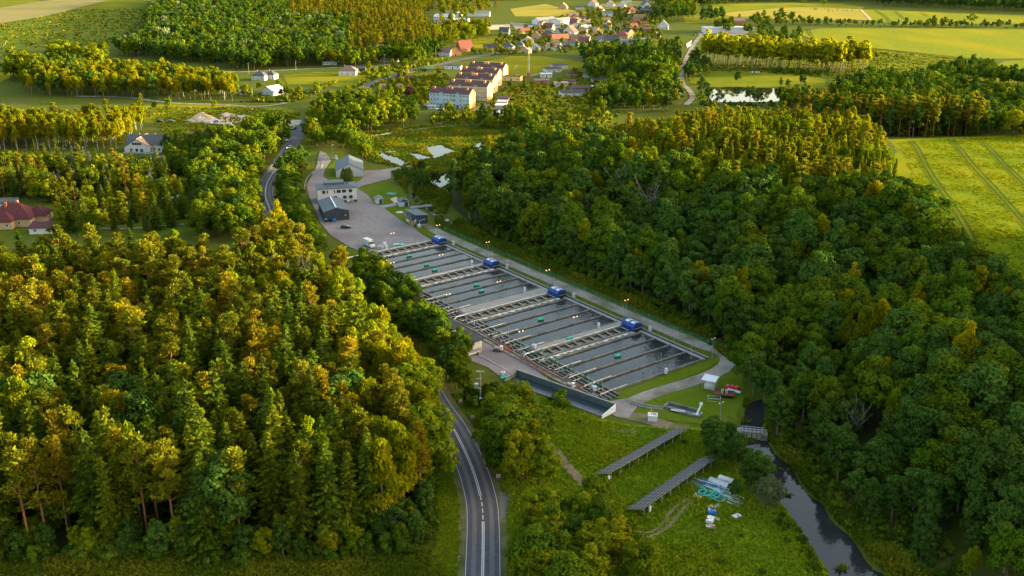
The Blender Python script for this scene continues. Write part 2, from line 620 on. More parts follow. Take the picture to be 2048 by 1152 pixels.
sheet('yard', 'gravel', [(1020, 45), (1190, 55), (1180, 62), (1030, 58)], 0.08)
sheet('storage_yard', 'sand', [(975, 50), (1020, 48), (1020, 58), (975, 60)], 0.08)

# solar meadow, lawns by the ponds
sheet('solar_meadow', 'meadow', [(1005, 775), (1100, 792), (1200, 838), (1260, 850), (1400, 856), (1470, 880), (1530, 968), (1620, 1075), (1665, 1165), (1008, 1170), (1015, 1000), (965, 870)], 0.03, 5)
sheet('pond_lawn', 'lawn', [(1212, 793), (1425, 719), (1440, 709), (1440, 722), (1400, 745), (1330, 770), (1250, 799)], 0.035)
sheet('pond_lawn', 'lawn', [(1262, 820), (1300, 800), (1400, 768), (1456, 748), (1485, 745), (1490, 800), (1488, 850), (1400, 848), (1330, 840)], 0.035, 4)
sheet('track_verge', 'lawn', [(880, 460), (1012, 512), (1150, 570), (1284, 626), (1400, 676), (1460, 694), (1490, 720), (1490, 745), (1455, 750), (1466, 725), (1440, 708), (1280, 648), (1010, 530), (870, 472)], 0.02, 4)
sheet('yard_lawn', 'lawn', [(715, 377), (762, 363), (800, 372), (815, 395), (800, 412), (765, 412), (750, 408), (735, 390)], 0.05, 4)
sheet('yard_lawn', 'lawn', [(770, 414), (825, 410), (850, 425), (880, 455), (870, 478), (835, 462), (800, 441), (776, 424)], 0.05, 4)
sheet('yard_lawn', 'lawn', [(650, 341), (668, 322), (700, 318), (726, 340), (726, 358), (705, 368), (662, 366), (648, 352)], 0.06)
sheet('stream_bank', 'rough', [(785, 343), (850, 332), (910, 330), (905, 345), (870, 362), (880, 380), (905, 395), (890, 430), (860, 418), (830, 400), (812, 380), (795, 365)], 0.02, 4)

# paved yards
YARD = [(640, 302), (652, 307), (662, 322), (650, 340), (647, 352), (662, 366), (690, 370), (712, 366), (726, 356), (726, 342), (762, 340),
        (800, 334), (850, 327), (852, 330), (800, 338), (782, 343), (782, 357), (762, 362), (725, 372), (715, 377), (735, 390), (750, 409), (765, 412),
        (775, 422), (800, 440), (825, 455), (845, 470), (866, 482), (742, 510), (700, 495), (660, 470), (640, 445), (630, 420), (617, 390),
        (613, 370), (625, 350), (634, 330), (636, 315)]
sheet('yard', 'yard', YARD, 0.08)
sheet('concrete_plaza', 'yard', [(880, 648), (920, 640), (1010, 695), (1100, 762), (1204, 806), (1244, 799), (1276, 812), (1256, 838), (1232, 834), (1150, 790), (1040, 745), (1005, 757), (975, 735), (930, 718)], 0.07)
sheet('plaza_slab', 'concrete_dark', [(1236, 800), (1262, 797), (1276, 813), (1252, 816)], 0.12)
sheet('white_slab', 'concrete', [(757, 412), (790, 407), (795, 412), (767, 416)], 0.10)
sheet('path', 'sand', [(780, 398), (792, 394), (800, 402), (790, 408)], 0.09)
for p in ([(1262, 822), (1290, 828), (1350, 848), (1330, 858), (1280, 845), (1255, 840)], [(1300, 848), (1380, 850), (1375, 862), (1310, 858)],
          [(1220, 858), (1275, 862), (1268, 868), (1225, 866)]):
    sheet('worn_patch', 'dirt', p, 0.06)

# ------------------------------------------------------------------ roads and tracks
ROAD_PX = [(955, 1650), (959, 1400), (963, 1210), (965.3, 1152), (966.2, 1044), (960.7, 992.5), (940.8, 928), (907, 858), (875, 812), (838, 752), (790, 705), (700, 625),
           (600, 530), (552, 462), (540, 420), (531, 390), (537, 360), (562, 325), (582, 292), (601, 260), (607, 250), (620, 238), (645, 220), (687, 197),
           (720, 178), (749, 165), (770, 157), (809, 144), (869, 131), (930, 118), (1000, 105)]
ROADC = smooth_line([ray(*p, 0) for p in ROAD_PX], 8)
ribbon('road', ROADC, -3.5, 3.5, M['asphalt'], 0.06)
ribbon('gravel_shoulder', ROADC, -5.0, 5.0, M['verge'], 0.045)
for a in (-1.75, 1.75):
    ribbon('wheel_track', ROADC[:136], a - 0.45, a + 0.45, M['asphalt_worn'], 0.066)


def marking(name, C, spans, w):
    """painted line: spans of (start, end, side offset) along the road in metres"""
    L = [0.0]
    up = 0.08 + lift()
    for a, b in zip(C[:-1], C[1:]):
        L.append(L[-1] + (b - a).length)
    mb = MB()
    for s0, s1, o in spans:
        k = max(1, int((s1 - s0) / 3))
        pts = []
        for i in range(k + 1):
            s = s0 + (s1 - s0) * i / k
            j = min(max(np.searchsorted(L, s) - 1, 0), len(C) - 2)
            t = (s - L[j]) / (L[j + 1] - L[j])
            p = C[j].lerp(C[j + 1], t)
            d = (C[j + 1] - C[j]).normalized()
            pts.append(p + Vector((d.y, -d.x, 0)) * o)
        ribbon_mb(pts, -w / 2, w / 2, up, mb)
    o = mb.build(name, M['paint'])
    if o.data.polygons[0].normal.z < 0:
        o.data.flip_normals()
    return setting(o)


def road_s(px, py):
    x, y = ray(px, py, 0)
    L, best = 0.0, (1e9, 0)
    for a, b in zip(ROADC[:-1], ROADC[1:]):
        best = min(best, (math.hypot(a.x - x, a.y - y), L))
        L += (b - a).length
    return best[1], L


s_a, s_b, L_all = road_s(966, 1048)[0], road_s(961, 993)[0], road_s(966, 1000)[1]
dbl = []
for s0, s1 in ((0, s_a), (s_b, 430)):
    dbl += [(s0, s1, -0.17), (s0, s1, 0.17)]
n_d = 4
for i in range(n_d):
    s = s_a + (s_b - s_a) * (i + 0.3) / n_d
    dbl.append((s, s + 1.6, 0.0))
marking('centre_line', ROADC, dbl, 0.2)
marking('edge_line', ROADC, [(0, 480, -3.25), (0, 480, 3.25)], 0.10)
sheet('layby', 'asphalt_worn', [(1000, 984), (1022, 988), (1034, 1000), (1018, 1022), (1001, 1042)], 0.055)

GRAVC = smooth_line([G(*p) for p in [(864, 458), (905, 478), (1000, 519), (1150, 582), (1280, 639), (1400, 690), (1436, 702), (1455, 716), (1450, 734), (1415, 753),
                                     (1360, 771), (1300, 790), (1262, 806)]], 6)
ribbon('gravel_track', GRAVC, -2.3, 2.3, M['gravel'], 0.05)
for nm, m, px, w, off in (
        ('dirt_track', 'dirt', [(812, 428), (830, 438), (850, 448), (864, 458)], 1.8, 0.07),
        ('dirt_track', 'dirt', [(1096, 885), (1112, 905), (1130, 930), (1150, 952), (1180, 985)], 0.9, 0.06),
        ('dirt_track', 'dirt', [(1112, 893), (1128, 915), (1148, 940), (1165, 955)], 0.5, 0.06),
        ('dirt_track', 'dirt', [(1212, 1040), (1235, 1060), (1265, 1072), (1300, 1074), (1335, 1055), (1362, 1025), (1385, 1000)], 0.45, 0.06),
        ('dirt_track', 'dirt', [(1225, 1030), (1250, 1052), (1280, 1064), (1305, 1064), (1325, 1048), (1345, 1020), (1375, 998)], 0.35, 0.06),
        ('country_lane', 'gravel', [(150, 193), (250, 195), (342, 206), (430, 209), (510, 213), (562, 208), (600, 196), (620, 188)], 2.0, 0.09),
        ('country_lane', 'gravel', [(420, 142), (470, 144), (512, 143), (640, 137), (700, 134), (780, 130), (817, 131), (860, 128)], 2.4, 0.09),
        ('valley_lane', 'gravel', [(1368, 130), (1375, 112), (1384, 95), (1394, 80), (1400, 72)], 2.2, 0.09),
        ('valley_lane', 'gravel', [(1372, 210), (1385, 195), (1378, 180), (1366, 168), (1362, 150), (1368, 130)], 2.0, 0.09),
        ('village_street', 'asphalt_worn', [(1225, 66), (1240, 50), (1262, 30), (1272, 15), (1290, 5), (1300, -4)], 4.5, 0.2),
        ('village_street', 'asphalt_worn', [(1010, 108), (1045, 104), (1100, 100), (1150, 90), (1225, 66)], 3.0, 0.12),
        ('block_lane', 'gravel', [(946, 222), (965, 217), (985, 205), (995, 196)], 2.0, 0.1),
        ('block_lane', 'gravel', [(985, 205), (975, 208), (955, 209)], 1.6, 0.1),
        ('block_lane', 'gravel', [(1060, 153), (1080, 147), (1100, 141)], 1.5, 0.1),
        ('block_lane', 'gravel', [(1040, 188), (1070, 186), (1110, 188)], 1.4, 0.1),
        ('garden_path', 'gravel', [(200, 457), (250, 458), (330, 452), (360, 450), (385, 445)], 0.9, 0.08),
        ('garden_path', 'gravel', [(262, 320), (300, 318), (330, 312)], 1.6, 0.08),
        ('construction_track', 'sand', [(385, 238), (420, 245), (470, 250)], 1.6, 0.09),
        ('layby', 'gravel', [(545, 345), (552, 330), (556, 318)], 2.5, 0.05),
        ('field_path', 'sand', [(1722, 20), (1732, 30), (1741, 40)], 1.5, 0.3)):
    ribbon(nm, smooth_line([G(*p) for p in px], 4), -w, w, M[m], off)
for px in ([(1822, 288), (1850, 330), (1885, 385), (1945, 480)], [(1965, 290), (2000, 322), (2060, 378), (2140, 450)], [(1900, 285), (1935, 320), (1990, 380), (2070, 470)]):
    C = smooth_line([G(*p) for p in px], 8)
    for a in (-1.0, 1.0):
        ribbon('tramline', C, a - 0.4, a + 0.4, M['tram'], 0.2)
for px in ([(1750, 21), (1772, 35), (1782, 48)], [(1790, 23), (1806, 36), (1820, 42)], [(1843, 26), (1856, 34)], [(1616, 58), (1618, 66), (1624, 73)]):
    C = smooth_line([G(*p) for p in px], 8)
    for a in (-1.6, 1.6):
        ribbon('tramline', C, a - 0.5, a + 0.5, M['tram'], 0.3)
ribbon('field_ditch', smooth_line([G(*p) for p in [(1745, 98), (1790, 103), (1850, 110), (1920, 118), (1990, 119)]], 5), -1.5, 1.5, M['tram'], 0.35)

# ------------------------------------------------------------------ river and ponds
rc = smooth_line([(x, y) for x, y in RIV], 4)
mb = MB()
for i, p in enumerate(rc):
    d = (rc[min(i + 1, len(rc) - 1)] - rc[max(i - 1, 0)]).normalized()
    w = max(.05, float(riv_w(p.y)) + 1.0)
    mb.v += [(p.x - d.y * w, p.y + d.x * w, -0.75), (p.x + d.y * w, p.y - d.x * w, -0.75)]
for i in range(len(rc) - 1):
    mb.f.append((2 * i + 1, 2 * i + 3, 2 * i + 2, 2 * i))
ro = mb.build('river', M['river'])
if ro.data.polygons[0].normal.z < 0:
    ro.data.flip_normals()
setting(ro)
PONDS_PX = ([(1420, 176), (1470, 174), (1560, 178), (1625, 182), (1620, 196), (1545, 204), (1425, 205), (1416, 190)], [(850, 295), (882, 290), (912, 305), (868, 317)],
          [(818, 306), (838, 307), (862, 316), (838, 321)], [(760, 305), (782, 311), (818, 326), (802, 333), (772, 322), (754, 309)], [(762, 303), (792, 302), (792, 306), (764, 307)],
          [(858, 364), (895, 344), (900, 366), (878, 378)], [(940, 294), (960, 286), (987, 284), (960, 304)], [(1343, 196), (1360, 186), (1366, 190), (1352, 202)],
          [(1372, 88), (1384, 80), (1382, 92), (1374, 97)], [(1286, 98), (1300, 95), (1296, 104), (1286, 106)])
for p in PONDS_PX:
    sheet('pond', 'pond', p, 0.14)
# ------------------------------------------------------------------ tree building
def unit(a):
    return a / np.maximum(np.linalg.norm(a, axis=-1, keepdims=True), 1e-6)


def rsphere(n):
    return unit(rng.normal(size=(n, 3)))


def cards(P, N, S, T=None, asp=0.62, bend=0.22):
    """diamond leaf sprays: centre, normal, half length (T: long axis)"""
    n = len(P)
    S = np.broadcast_to(np.asarray(S, float), (n,))[:, None]
    if T is None:
        T = np.cross(N, rsphere(n))
    T = unit(T - N * (T * N).sum(1, keepdims=True))
    B = np.cross(N, T)
    b = rng.uniform(-bend, bend, (n, 1)) * S
    V = np.stack([P + T * S, P + B * S * asp + N * b, P - T * S, P - B * S * asp + N * b], 1).reshape(-1, 3)
    F = np.arange(4 * n).reshape(-1, 4)
    return V, F


class Leaves:
    def __init__(s):
        s.V, s.F, s.t, s.n = [], [], [], 0

    def add(s, V, F, tone):
        s.V.append(V)
        s.F.append(F + s.n)
        s.n += len(V)
        s.t.append(np.broadcast_to(np.asarray(tone, float), (len(F),)))

    def get(s):
        return np.concatenate(s.V), np.concatenate(s.F), np.concatenate(s.t)


def lobed(h, w, zb, n_lobes, per, size, top=1.0, lob=(0.20, 0.36), droop=0.0, gap=0.0):
    """billowy crown from zb to h, w = half width"""
    L = Leaves()
    zc, rz = (h + zb) / 2, (h - zb) / 2
    cen = []
    for i in range(n_lobes):
        for _ in range(20):
            d = rsphere(1)[0]
            if d[2] < -0.75:
                continue
            rad = rng.uniform(0.35, 0.82)
            z = zc + d[2] * rz * rad
            taper = 1.0 - (1 - top) * max(0, (z - zc) / rz)
            c = np.array([d[0] * w * rad * taper, d[1] * w * rad * taper, z])
            r = w * rng.uniform(*lob)
            if all(np.linalg.norm(c - o) > 0.6 * min(r, q) for o, q in cen):
                break
        cen.append((c, r))
        if rng.random() < gap:
            continue
        m = int(per * (r / (w * lob[1])) ** 2 * rng.uniform(.8, 1.2)) + 8
        dd = rsphere(m)
        dd[:, 2] = np.abs(dd[:, 2]) * np.where(rng.random(m) < 0.75, 1, -1)
        out = unit(c - np.array([0, 0, zc]) * 0.9 + 1e-3)
        dd = unit(dd + 0.35 * out)
        rr = r * rng.uniform(0.72, 1.08, (m, 1))
        P = c + dd * rr * np.array([1, 1, 0.85])
        N = unit(dd + 0.75 * rng.normal(size=(m, 3)) * 0.6)
        T = None
        if droop:
            T = np.tile([0.0, 0.0, -1.0], (m, 1)) + 0.35 * rng.normal(size=(m, 3))
            N = unit(np.cross(T, rsphere(m)))
            P[:, 2] -= rng.uniform(0, droop, m)
        V, F = cards(P, N, size * rng.uniform(0.6, 1.25, m), T, asp=0.45 if droop else 0.62)
        L.add(V, F, np.clip(rng.uniform(0.15, 0.85) + rng.normal(0, 0.16, m), 0, 1))
    return L, cen


def conical(h, w, zb, whorls, arms, size, droop=0.25, k=4, up=0.0, bare=0.0):
    """layered conifer crown of drooping branches"""
    L = Leaves()
    for i in range(whorls):
        f = (i + rng.uniform(0, .6)) / whorls
        z = zb + (h - zb) * f
        Rr = w * (0.22 + 0.78 * min(1, 1.3 * (1 - f))) ** 1.1 * rng.uniform(0.5, 1.15) * (1 if f < .93 else .6)
        na = max(4, int(arms * (0.55 + 0.45 * (1 - f))))
        a0 = rng.uniform(0, 6.28)
        tone = rng.uniform(0.2, 0.8)
        for j in range(na):
            if rng.random() < bare:
                continue
            a = a0 + 6.283 * j / na + rng.normal(0, .18)
            ln = Rr * rng.uniform(0.7, 1.15)
            d = np.array([math.cos(a), math.sin(a), 0])
            t = (np.arange(k) + rng.uniform(0.2, .8, k)) / k
            t = 0.28 + 0.72 * t
            s = size * (0.75 + 0.5 * (1 - f)) * rng.uniform(.8, 1.2, k) * (1.25 - 0.5 * t)
            P = np.array([0, 0, z]) + d * (ln * t)[:, None]
            P[:, 2] += -droop * ln * t ** 1.4 + up * ln * t ** 3
            sd_ = np.array([-d[1], d[0], 0])
            for sgn in (-1, 0, 1):
                Q = P + sd_ * (sgn * s * 0.55)[:, None] + rng.normal(0, .07, (k, 3))
                T = np.tile(d + sd_ * sgn * 0.7 + np.array([0, 0, -droop * 1.1 - 0.15 * abs(sgn)]), (k, 1)) + rng.normal(0, .15, (k, 3))
                N = unit(np.tile([0, 0, 1.0], (k, 1)) + sd_ * sgn * 0.45 + rng.normal(0, .25, (k, 3)))
                V, F = cards(Q, N, s, T, asp=0.5)
                L.add(V, F, np.clip(tone + 0.25 * (t - .5) + rng.normal(0, .1, k), 0, 1))
    # leader
    P = np.array([[0, 0, h - 0.3 * q] for q in range(3)])
    V, F = cards(P, rsphere(3) * [1, 1, .1], 0.5, np.tile([0, 0, 1.0], (3, 1)), asp=.35)
    L.add(V, F, 0.6)
    return L


def pine_crown(h, w, n_cl, per, size, zb):
    L = Leaves()
    cen = []
    for i in range(n_cl):
        f = rng.uniform(0, 1) ** 0.8
        z = zb + (h - zb) * f
        rr = w * (1 - 0.72 * f ** 1.8) * rng.uniform(0.25, 1.0)
        a = rng.uniform(0, 6.283)
        c = np.array([math.cos(a) * rr, math.sin(a) * rr, z - 0.15 * rr])
        r = rng.uniform(0.7, 1.25) * w * 0.34
        cen.append((c, r))
        m = int(per * rng.uniform(.7, 1.2))
        dd = rsphere(m)
        P = c + dd * r * np.array([1, 1, 0.55]) * rng.uniform(0.5, 1.05, (m, 1))
        T = dd * [1, 1, .5] + np.array([0, 0, 0.55]) + rng.normal(0, .3, (m, 3))
        N = unit(np.cross(T, rsphere(m)))
        V, F = cards(P, N, size * rng.uniform(.6, 1.2, m), T, asp=.5)
        L.add(V, F, np.clip(rng.uniform(.1, .9) + rng.normal(0, .13, m), 0, 1))
    return L, cen


def trunk_mb(h, r, limbs=(), bend=0.15, n=6, z0=-0.6):
    mb = MB()
    b = [rng.uniform(-bend, bend) for _ in range(4)]
    mb.tube([(0, 0, z0), (b[0] * .3, b[1] * .3, h * .3), (b[0], b[1], h * .65), (b[2] * .5, b[3] * .5, h)], r, n, r * 0.25)
    for c, q in limbs:
        s = max(0.25 * h, min(0.85 * h, c[2] - 0.45 * math.hypot(c[0], c[1]) - 0.6))
        mb.tube([(0, 0, s), (c[0] * .55, c[1] * .55, s + (c[2] - s) * .4), tuple(c)], r * 0.38, 4, r * 0.1)
    return mb


# species: (leaf colours, bark, builder)
def C3(*a):
    return tuple(a)


BARK = {k: mat('bark_' + k, c1, c2, 3, .95, stretch=(1, 1, .25)) for k, c1, c2 in (
    ('grey', (0.10, 0.085, 0.065), (0.17, 0.15, 0.12)), ('brown', (0.07, 0.05, 0.035), (0.12, 0.085, 0.055)),
    ('orange', (0.19, 0.085, 0.04), (0.25, 0.12, 0.055)), ('white', (0.36, 0.34, 0.31), (0.22, 0.20, 0.18)),
    ('dead', (0.17, 0.15, 0.13), (0.12, 0.105, 0.09)))}
LEAFC = {
    'spruce': ((0.036, 0.064, 0.006), (0.080, 0.112, 0.008), (0.105, 0.118, 0.006)),
    'pine': ((0.080, 0.102, 0.008), (0.165, 0.165, 0.009), (0.205, 0.155, 0.008)),
    'birch': ((0.090, 0.125, 0.004), (0.190, 0.195, 0.005), (0.23, 0.190, 0.004)),
    'aspen': ((0.100, 0.140, 0.006), (0.185, 0.205, 0.008), (0.20, 0.195, 0.007)),
    'oak': ((0.035, 0.075, 0.005), (0.080, 0.128, 0.008), (0.092, 0.125, 0.007)),
    'alder': ((0.028, 0.066, 0.009), (0.064, 0.110, 0.016), (0.052, 0.098, 0.014)),
    'linden': ((0.074, 0.118, 0.005), (0.148, 0.178, 0.007), (0.170, 0.175, 0.006)),
    'poplar': ((0.19, 0.21, 0.007), (0.32, 0.31, 0.009), (0.27, 0.26, 0.007)),
    'willow': ((0.085, 0.115, 0.045), (0.16, 0.19, 0.085), (0.14, 0.17, 0.07)),
    'thuja': ((0.040, 0.072, 0.014), (0.080, 0.115, 0.020), (0.10, 0.115, 0.018)),
    'bluespruce': ((0.085, 0.125, 0.095), (0.15, 0.19, 0.15), (0.09, 0.12, 0.08)),
    'shrub': ((0.034, 0.074, 0.006), (0.082, 0.130, 0.010), (0.095, 0.130, 0.009)),
    'broom': ((0.50, 0.30, 0.01), (0.62, 0.40, 0.015), (0.30, 0.26, 0.02)),
    'copper': ((0.10, 0.045, 0.03), (0.15, 0.07, 0.04), (0.13, 0.06, 0.03)),
}
TRL = dict(poplar=.5, birch=.42, aspen=.42, oak=.26, alder=.24, spruce=.25)
LEAF = {k: leaf_mat('leaf_' + k, *v, transl=TRL.get(k, .33)) for k, v in LEAFC.items()}
BARKOF = dict(spruce='brown', pine='orange', birch='white', aspen='grey', oak='brown', alder='grey', linden='brown', poplar='grey',
              willow='grey', thuja='brown', bluespruce='brown', shrub='brown', broom='brown', copper='brown')


def make(sp, lod):
    """(leaves, trunk MB, nominal height) of one variant; lod 0 near, 1 middle, 2 far"""
    q = (1.6, 0.60, 0.13)[lod]
    z = (0.78, 1.22, 2.4)[lod]
    if sp in ('spruce', 'bluespruce'):
        h, w = 20, rng.uniform(3.5, 4.5)
        L = conical(h, w, 1.2 if lod < 2 else 2, (30, 19, 9)[lod], (11, 9, 6)[lod], 0.50 * (1, 1.35, 2.3)[lod], 0.22, (6, 4, 2)[lod], 0.12, .26)
        return L, trunk_mb(h * .97, .24, n=5), h
    if sp == 'thuja':
        h, w = 8, 1.7
        n = int(1300 * q)
        t = rng.uniform(0, 1, n) ** .8
        a = rng.uniform(0, 6.283, n)
        r = w * np.sin(np.pi * np.clip(0.28 + 0.72 * t, 0, 1)) ** .8 * rng.uniform(.85, 1.05, n)
        P = np.stack([r * np.cos(a), r * np.sin(a), 0.2 + t * (h - .2)], 1)
        N = unit(np.stack([np.cos(a), np.sin(a), np.full(n, .35)], 1) + rng.normal(0, .3, (n, 3)))
        L = Leaves()
        V, F = cards(P, N, .36 * z * rng.uniform(.7, 1.2, n), np.tile([0, 0, 1.0], (n, 1)) + rng.normal(0, .3, (n, 3)), .5)
        L.add(V, F, np.clip(.5 + .35 * np.sin(3 * a + 9 * t) + rng.normal(0, .15, n), 0, 1))
        return L, trunk_mb(h * .8, .15, n=4), h
    if sp == 'pine':
        h = 20
        L, cen = pine_crown(h, rng.uniform(2.6, 3.4), (34, 26, 16)[lod], (75, 40, 16)[lod], 0.46 * z, rng.uniform(7, 10.5))
        return L, trunk_mb(h * .88, .24, cen[:(12, 6, 0)[lod]], .35, n=6 if lod == 0 else 4), h
    if sp == 'birch':
        h, w = 20, rng.uniform(3.2, 3.9)
        L, cen = lobed(h, w, rng.uniform(2.6, 4.5), (38, 26, 16)[lod], int(105 * q), 0.50 * z, .35, (.26, .44), droop=1.1)
        return L, trunk_mb(h * .78, .2, cen[:(9, 5, 0)[lod]], .5, n=6 if lod == 0 else 4), h
    if sp == 'aspen':
        h, w = 16, rng.uniform(1.9, 2.4)
        L = Leaves()
        nl = (30, 22, 13)[lod]
        for k in range(nl):
            f = (k + rng.uniform(0, 1)) / nl
            a = rng.uniform(0, 6.283)
            rr = w * (1 - f) ** .75 * rng.uniform(.25, .75)
            r = .35 + w * .42 * (1 - f) ** .7
            m = int((30 + 70 * (1 - f)) * q) + 8
            dd = rsphere(m)
            P = np.array([rr * math.cos(a), rr * math.sin(a), 1.6 + f * (h - 1.9)]) + dd * r * np.array([1, 1, 1.35]) * rng.uniform(.6, 1.05, (m, 1))
            N = unit(dd + .5 * rng.normal(size=(m, 3)))
            V, F = cards(P, N, .42 * z * rng.uniform(.6, 1.2, m) * (1 - .35 * f))
            L.add(V, F, np.clip(rng.uniform(.2, .85) + rng.normal(0, .14, m), 0, 1))
        return L, trunk_mb(h * .8, .13, n=4), h
    if sp == 'poplar':
        h, w = 27, rng.uniform(4.2, 5.2)
        L, cen = lobed(h, w, rng.uniform(2.5, 4.5), (46, 40, 28)[lod], int(120 * q), 0.50 * z, .6, (.20, .33))
        return L, trunk_mb(h * .82, .33, cen[:(12, 9, 4)[lod]], .5, n=5), h
    if sp in ('oak', 'alder', 'linden', 'copper', 'willow'):
        h = dict(oak=18, alder=18, linden=17, copper=12, willow=12)[sp]
        w = h * dict(oak=.345, alder=.29, linden=.33, copper=.36, willow=.42)[sp] * rng.uniform(.92, 1.1)
        zb = h * rng.uniform(.03, .10)
        L, cen = lobed(h, w, zb, (54, 34, 16)[lod], int(105 * q), (0.50 if sp != 'alder' else .46) * z * (.8 if sp in ('willow', 'copper') else 1),
                       .75 if sp != 'alder' else .5, (.15, .34), droop=.6 if sp == 'willow' else 0)
        return L, trunk_mb(h * .85, .3, cen[:(10, 6, 0)[lod]], .4, n=6 if lod == 0 else 4), h
    # shrubs
    h, w = 4, 2.3
    L, cen = lobed(h, w, -0.6, (13, 10, 7)[lod], int(100 * q), 0.33 * z, .8, (.28, .48))
    return L, trunk_mb(h * .5, .08, cen[:4], .2, n=4, z0=-.2), h


PROTO = {}


def proto(sp, lod):
    k = (sp, lod)
    if k not in PROTO:
        out = []
        for i in range((5, 4, 3)[lod] if sp not in ('copper', 'willow', 'bluespruce', 'broom') else 2):
            L, T, h = make(sp, lod)
            V, F, t = L.get()
            if lod < 2:
                cm = np_mesh('crown', V, F, [LEAF[sp]], t)
                out.append((cm, T.mesh('trunk', BARK[BARKOF[sp]]), h))
            else:
                tv = np.array(T.v)
                tf = np.array([f for f in T.f if len(f) == 4])
                VV = np.concatenate([V, tv])
                FF = np.concatenate([F, tf + len(V)])
                mi = np.r_[np.zeros(len(F)), np.ones(len(tf))]
                tt = np.r_[t, np.zeros(len(tf))]
                out.append((np_mesh('far_tree', VV, FF, [LEAF[sp], BARK[BARKOF[sp]]], tt, mi=mi), (VV, FF, tt, mi), h))
        PROTO[k] = out
    return PROTO[k]


CATNAME = dict(spruce='spruce_tree', pine='pine_tree', birch='birch_tree', aspen='aspen_tree', oak='oak_tree', alder='alder_tree', linden='linden_tree',
               poplar='poplar_tree', willow='willow_tree', thuja='thuja_tree', bluespruce='blue_spruce', shrub='shrub', broom='broom_shrub', copper='copper_tree')
PLANTS = []        # every plant wanted: (species, x, y, height, label, group)


def plant(sp, x, y, h, label, group=None):
    PLANTS.append((sp, x, y, h, label, group))


def in_poly(P, x, y):
    c = False
    n = len(P)
    for i in range(n):
        x0, y0 = P[i]
        x1, y1 = P[i - 1]
        if (y0 > y) != (y1 > y) and x < (x1 - x0) * (y - y0) / (y1 - y0) + x0:
            c = not c
    return c


KEEP = []          # (world polygon) where no scattered plant may stand


def keep_out(px, world=False):
    KEEP.append([tuple(p[:2]) for p in (px if world else [G(*p) for p in px])])


def project(x, y, z):
    dy, dz = y, z - CH
    dep = dy * math.cos(CP) - dz * math.sin(CP)
    up = dy * math.sin(CP) + dz * math.cos(CP)
    return 1024 + CF * x / dep, 576 - CF * up / dep


def stand(px, gap, mix, hs, place, jit=0.36, skip=0.0, clear=5.0):
    """scatter plants over a photo polygon (x, y, level above ground) -> ground"""
    P = [G(p[0], p[1], p[2] if len(p) > 2 else 0) for p in px]
    xs, ys = [p[0] for p in P], [p[1] for p in P]
    y, row = min(ys), 0
    n = 0
    while y < max(ys):
        x = min(xs) + (gap / 2 if row % 2 else 0)
        while x < max(xs):
            a, b = x + random.uniform(-jit, jit) * gap, y + random.uniform(-jit, jit) * gap
            if in_poly(P, a, b) and random.random() >= skip and not any(in_poly(k, a, b) for k in KEEP):
                qx, qy = project(a, b, z_at(a, b))
                m = mix(qx, qy) if callable(mix) else mix
                sp = random.choices([s for s, _ in m], [w for _, w in m])[0]
                h = random.uniform(*hs) * (0.9 + 0.2 * random.random())
                h *= dict(birch=1.0, aspen=.8, shrub=.2, broom=.13, thuja=.45, poplar=1.15, linden=.95, spruce=1.08).get(sp, 1.0)
                lab = LABELS[sp]
                plant(sp, a, b, h, f'{lab} {place}', f'{PLUR.get(sp, sp + "s")} {place}')
                n += 1
            x += gap
        y += gap * 0.87
        row += 1
    return n


PLUR = dict(spruce='spruces', birch='birches', bluespruce='blue spruces', copper='copper trees', aspen='young pointed trees', oak='round crowned trees', alder='oval crowned trees', linden='bright leafy trees')
LABELS = dict(spruce='dark layered spruce', pine='orange trunked pine', birch='pale trunked birch',
              aspen='pointed yellow green tree', oak='round green tree',
              alder='oval dark tree', linden='bright leafy tree', poplar='tall golden poplar',
              willow='silvery leaved willow', thuja='small pointed evergreen', bluespruce='blue grey spruce', shrub='low leafy bush',
              broom='yellow flowering bush', copper='reddish leaved garden tree')

for k in ([(x, y) for x, y in YARD], [(600, 205), (700, 150), (740, 150), (640, 225)], [(856, 214), (936, 224), (960, 216), (1016, 165), (1012, 130), (905, 140), (880, 190)]):
    keep_out(k)
for a, b in zip(ROADC[::6], ROADC[6::6]):
    d = (b - a).normalized()
    nrm = Vector((d.y, -d.x, 0)) * 5.0
    keep_out([(a - nrm)[:], (a + nrm)[:], (b + nrm)[:], (b - nrm)[:]], True)
for a, b in zip(GRAVC[::4], GRAVC[4::4]):
    d = (b - a).normalized()
    nrm = Vector((d.y, -d.x, 0)) * 3.5
    keep_out([(a - nrm)[:], (a + nrm)[:], (b + nrm)[:], (b - nrm)[:]], True)
for a, b in zip(RIV[:-1], RIV[1:]):
    if riv_w(a[1]) < 0:
        continue
    d = Vector((b[0] - a[0], b[1] - a[1], 0)).normalized()
    nrm = Vector((d.y, -d.x, 0)) * (float(riv_w(a[1])) + .6)
    a3, b3 = Vector((*a, 0)), Vector((*b, 0))
    keep_out([(a3 - nrm)[:], (a3 + nrm)[:], (b3 + nrm)[:], (b3 - nrm)[:]], True)
for p_ in PONDS_PX[1:7]:
    keep_out(p_)
keep_out([(735, 505), (890, 478), (1440, 705), (1440, 740), (1210, 800), (1235, 840), (1000, 760), (880, 650)])
# ------------------------------------------------------------------ woods, groves and hedges
def mix_f1(x, y):
    if x > 640 + max(0, (y - 760)) * .35 or y < 545:
        return [('birch', .48), ('linden', .24), ('pine', .24), ('spruce', .04)]
    if y > 830:
        return [('spruce', .52), ('pine', .28), ('alder', .08), ('linden', .06), ('birch', .06)]
    if y > 690:
        return [('spruce', .27), ('pine', .56), ('birch', .17)]
    return [('pine', .60), ('spruce', .14), ('birch', .22), ('linden', .04)]


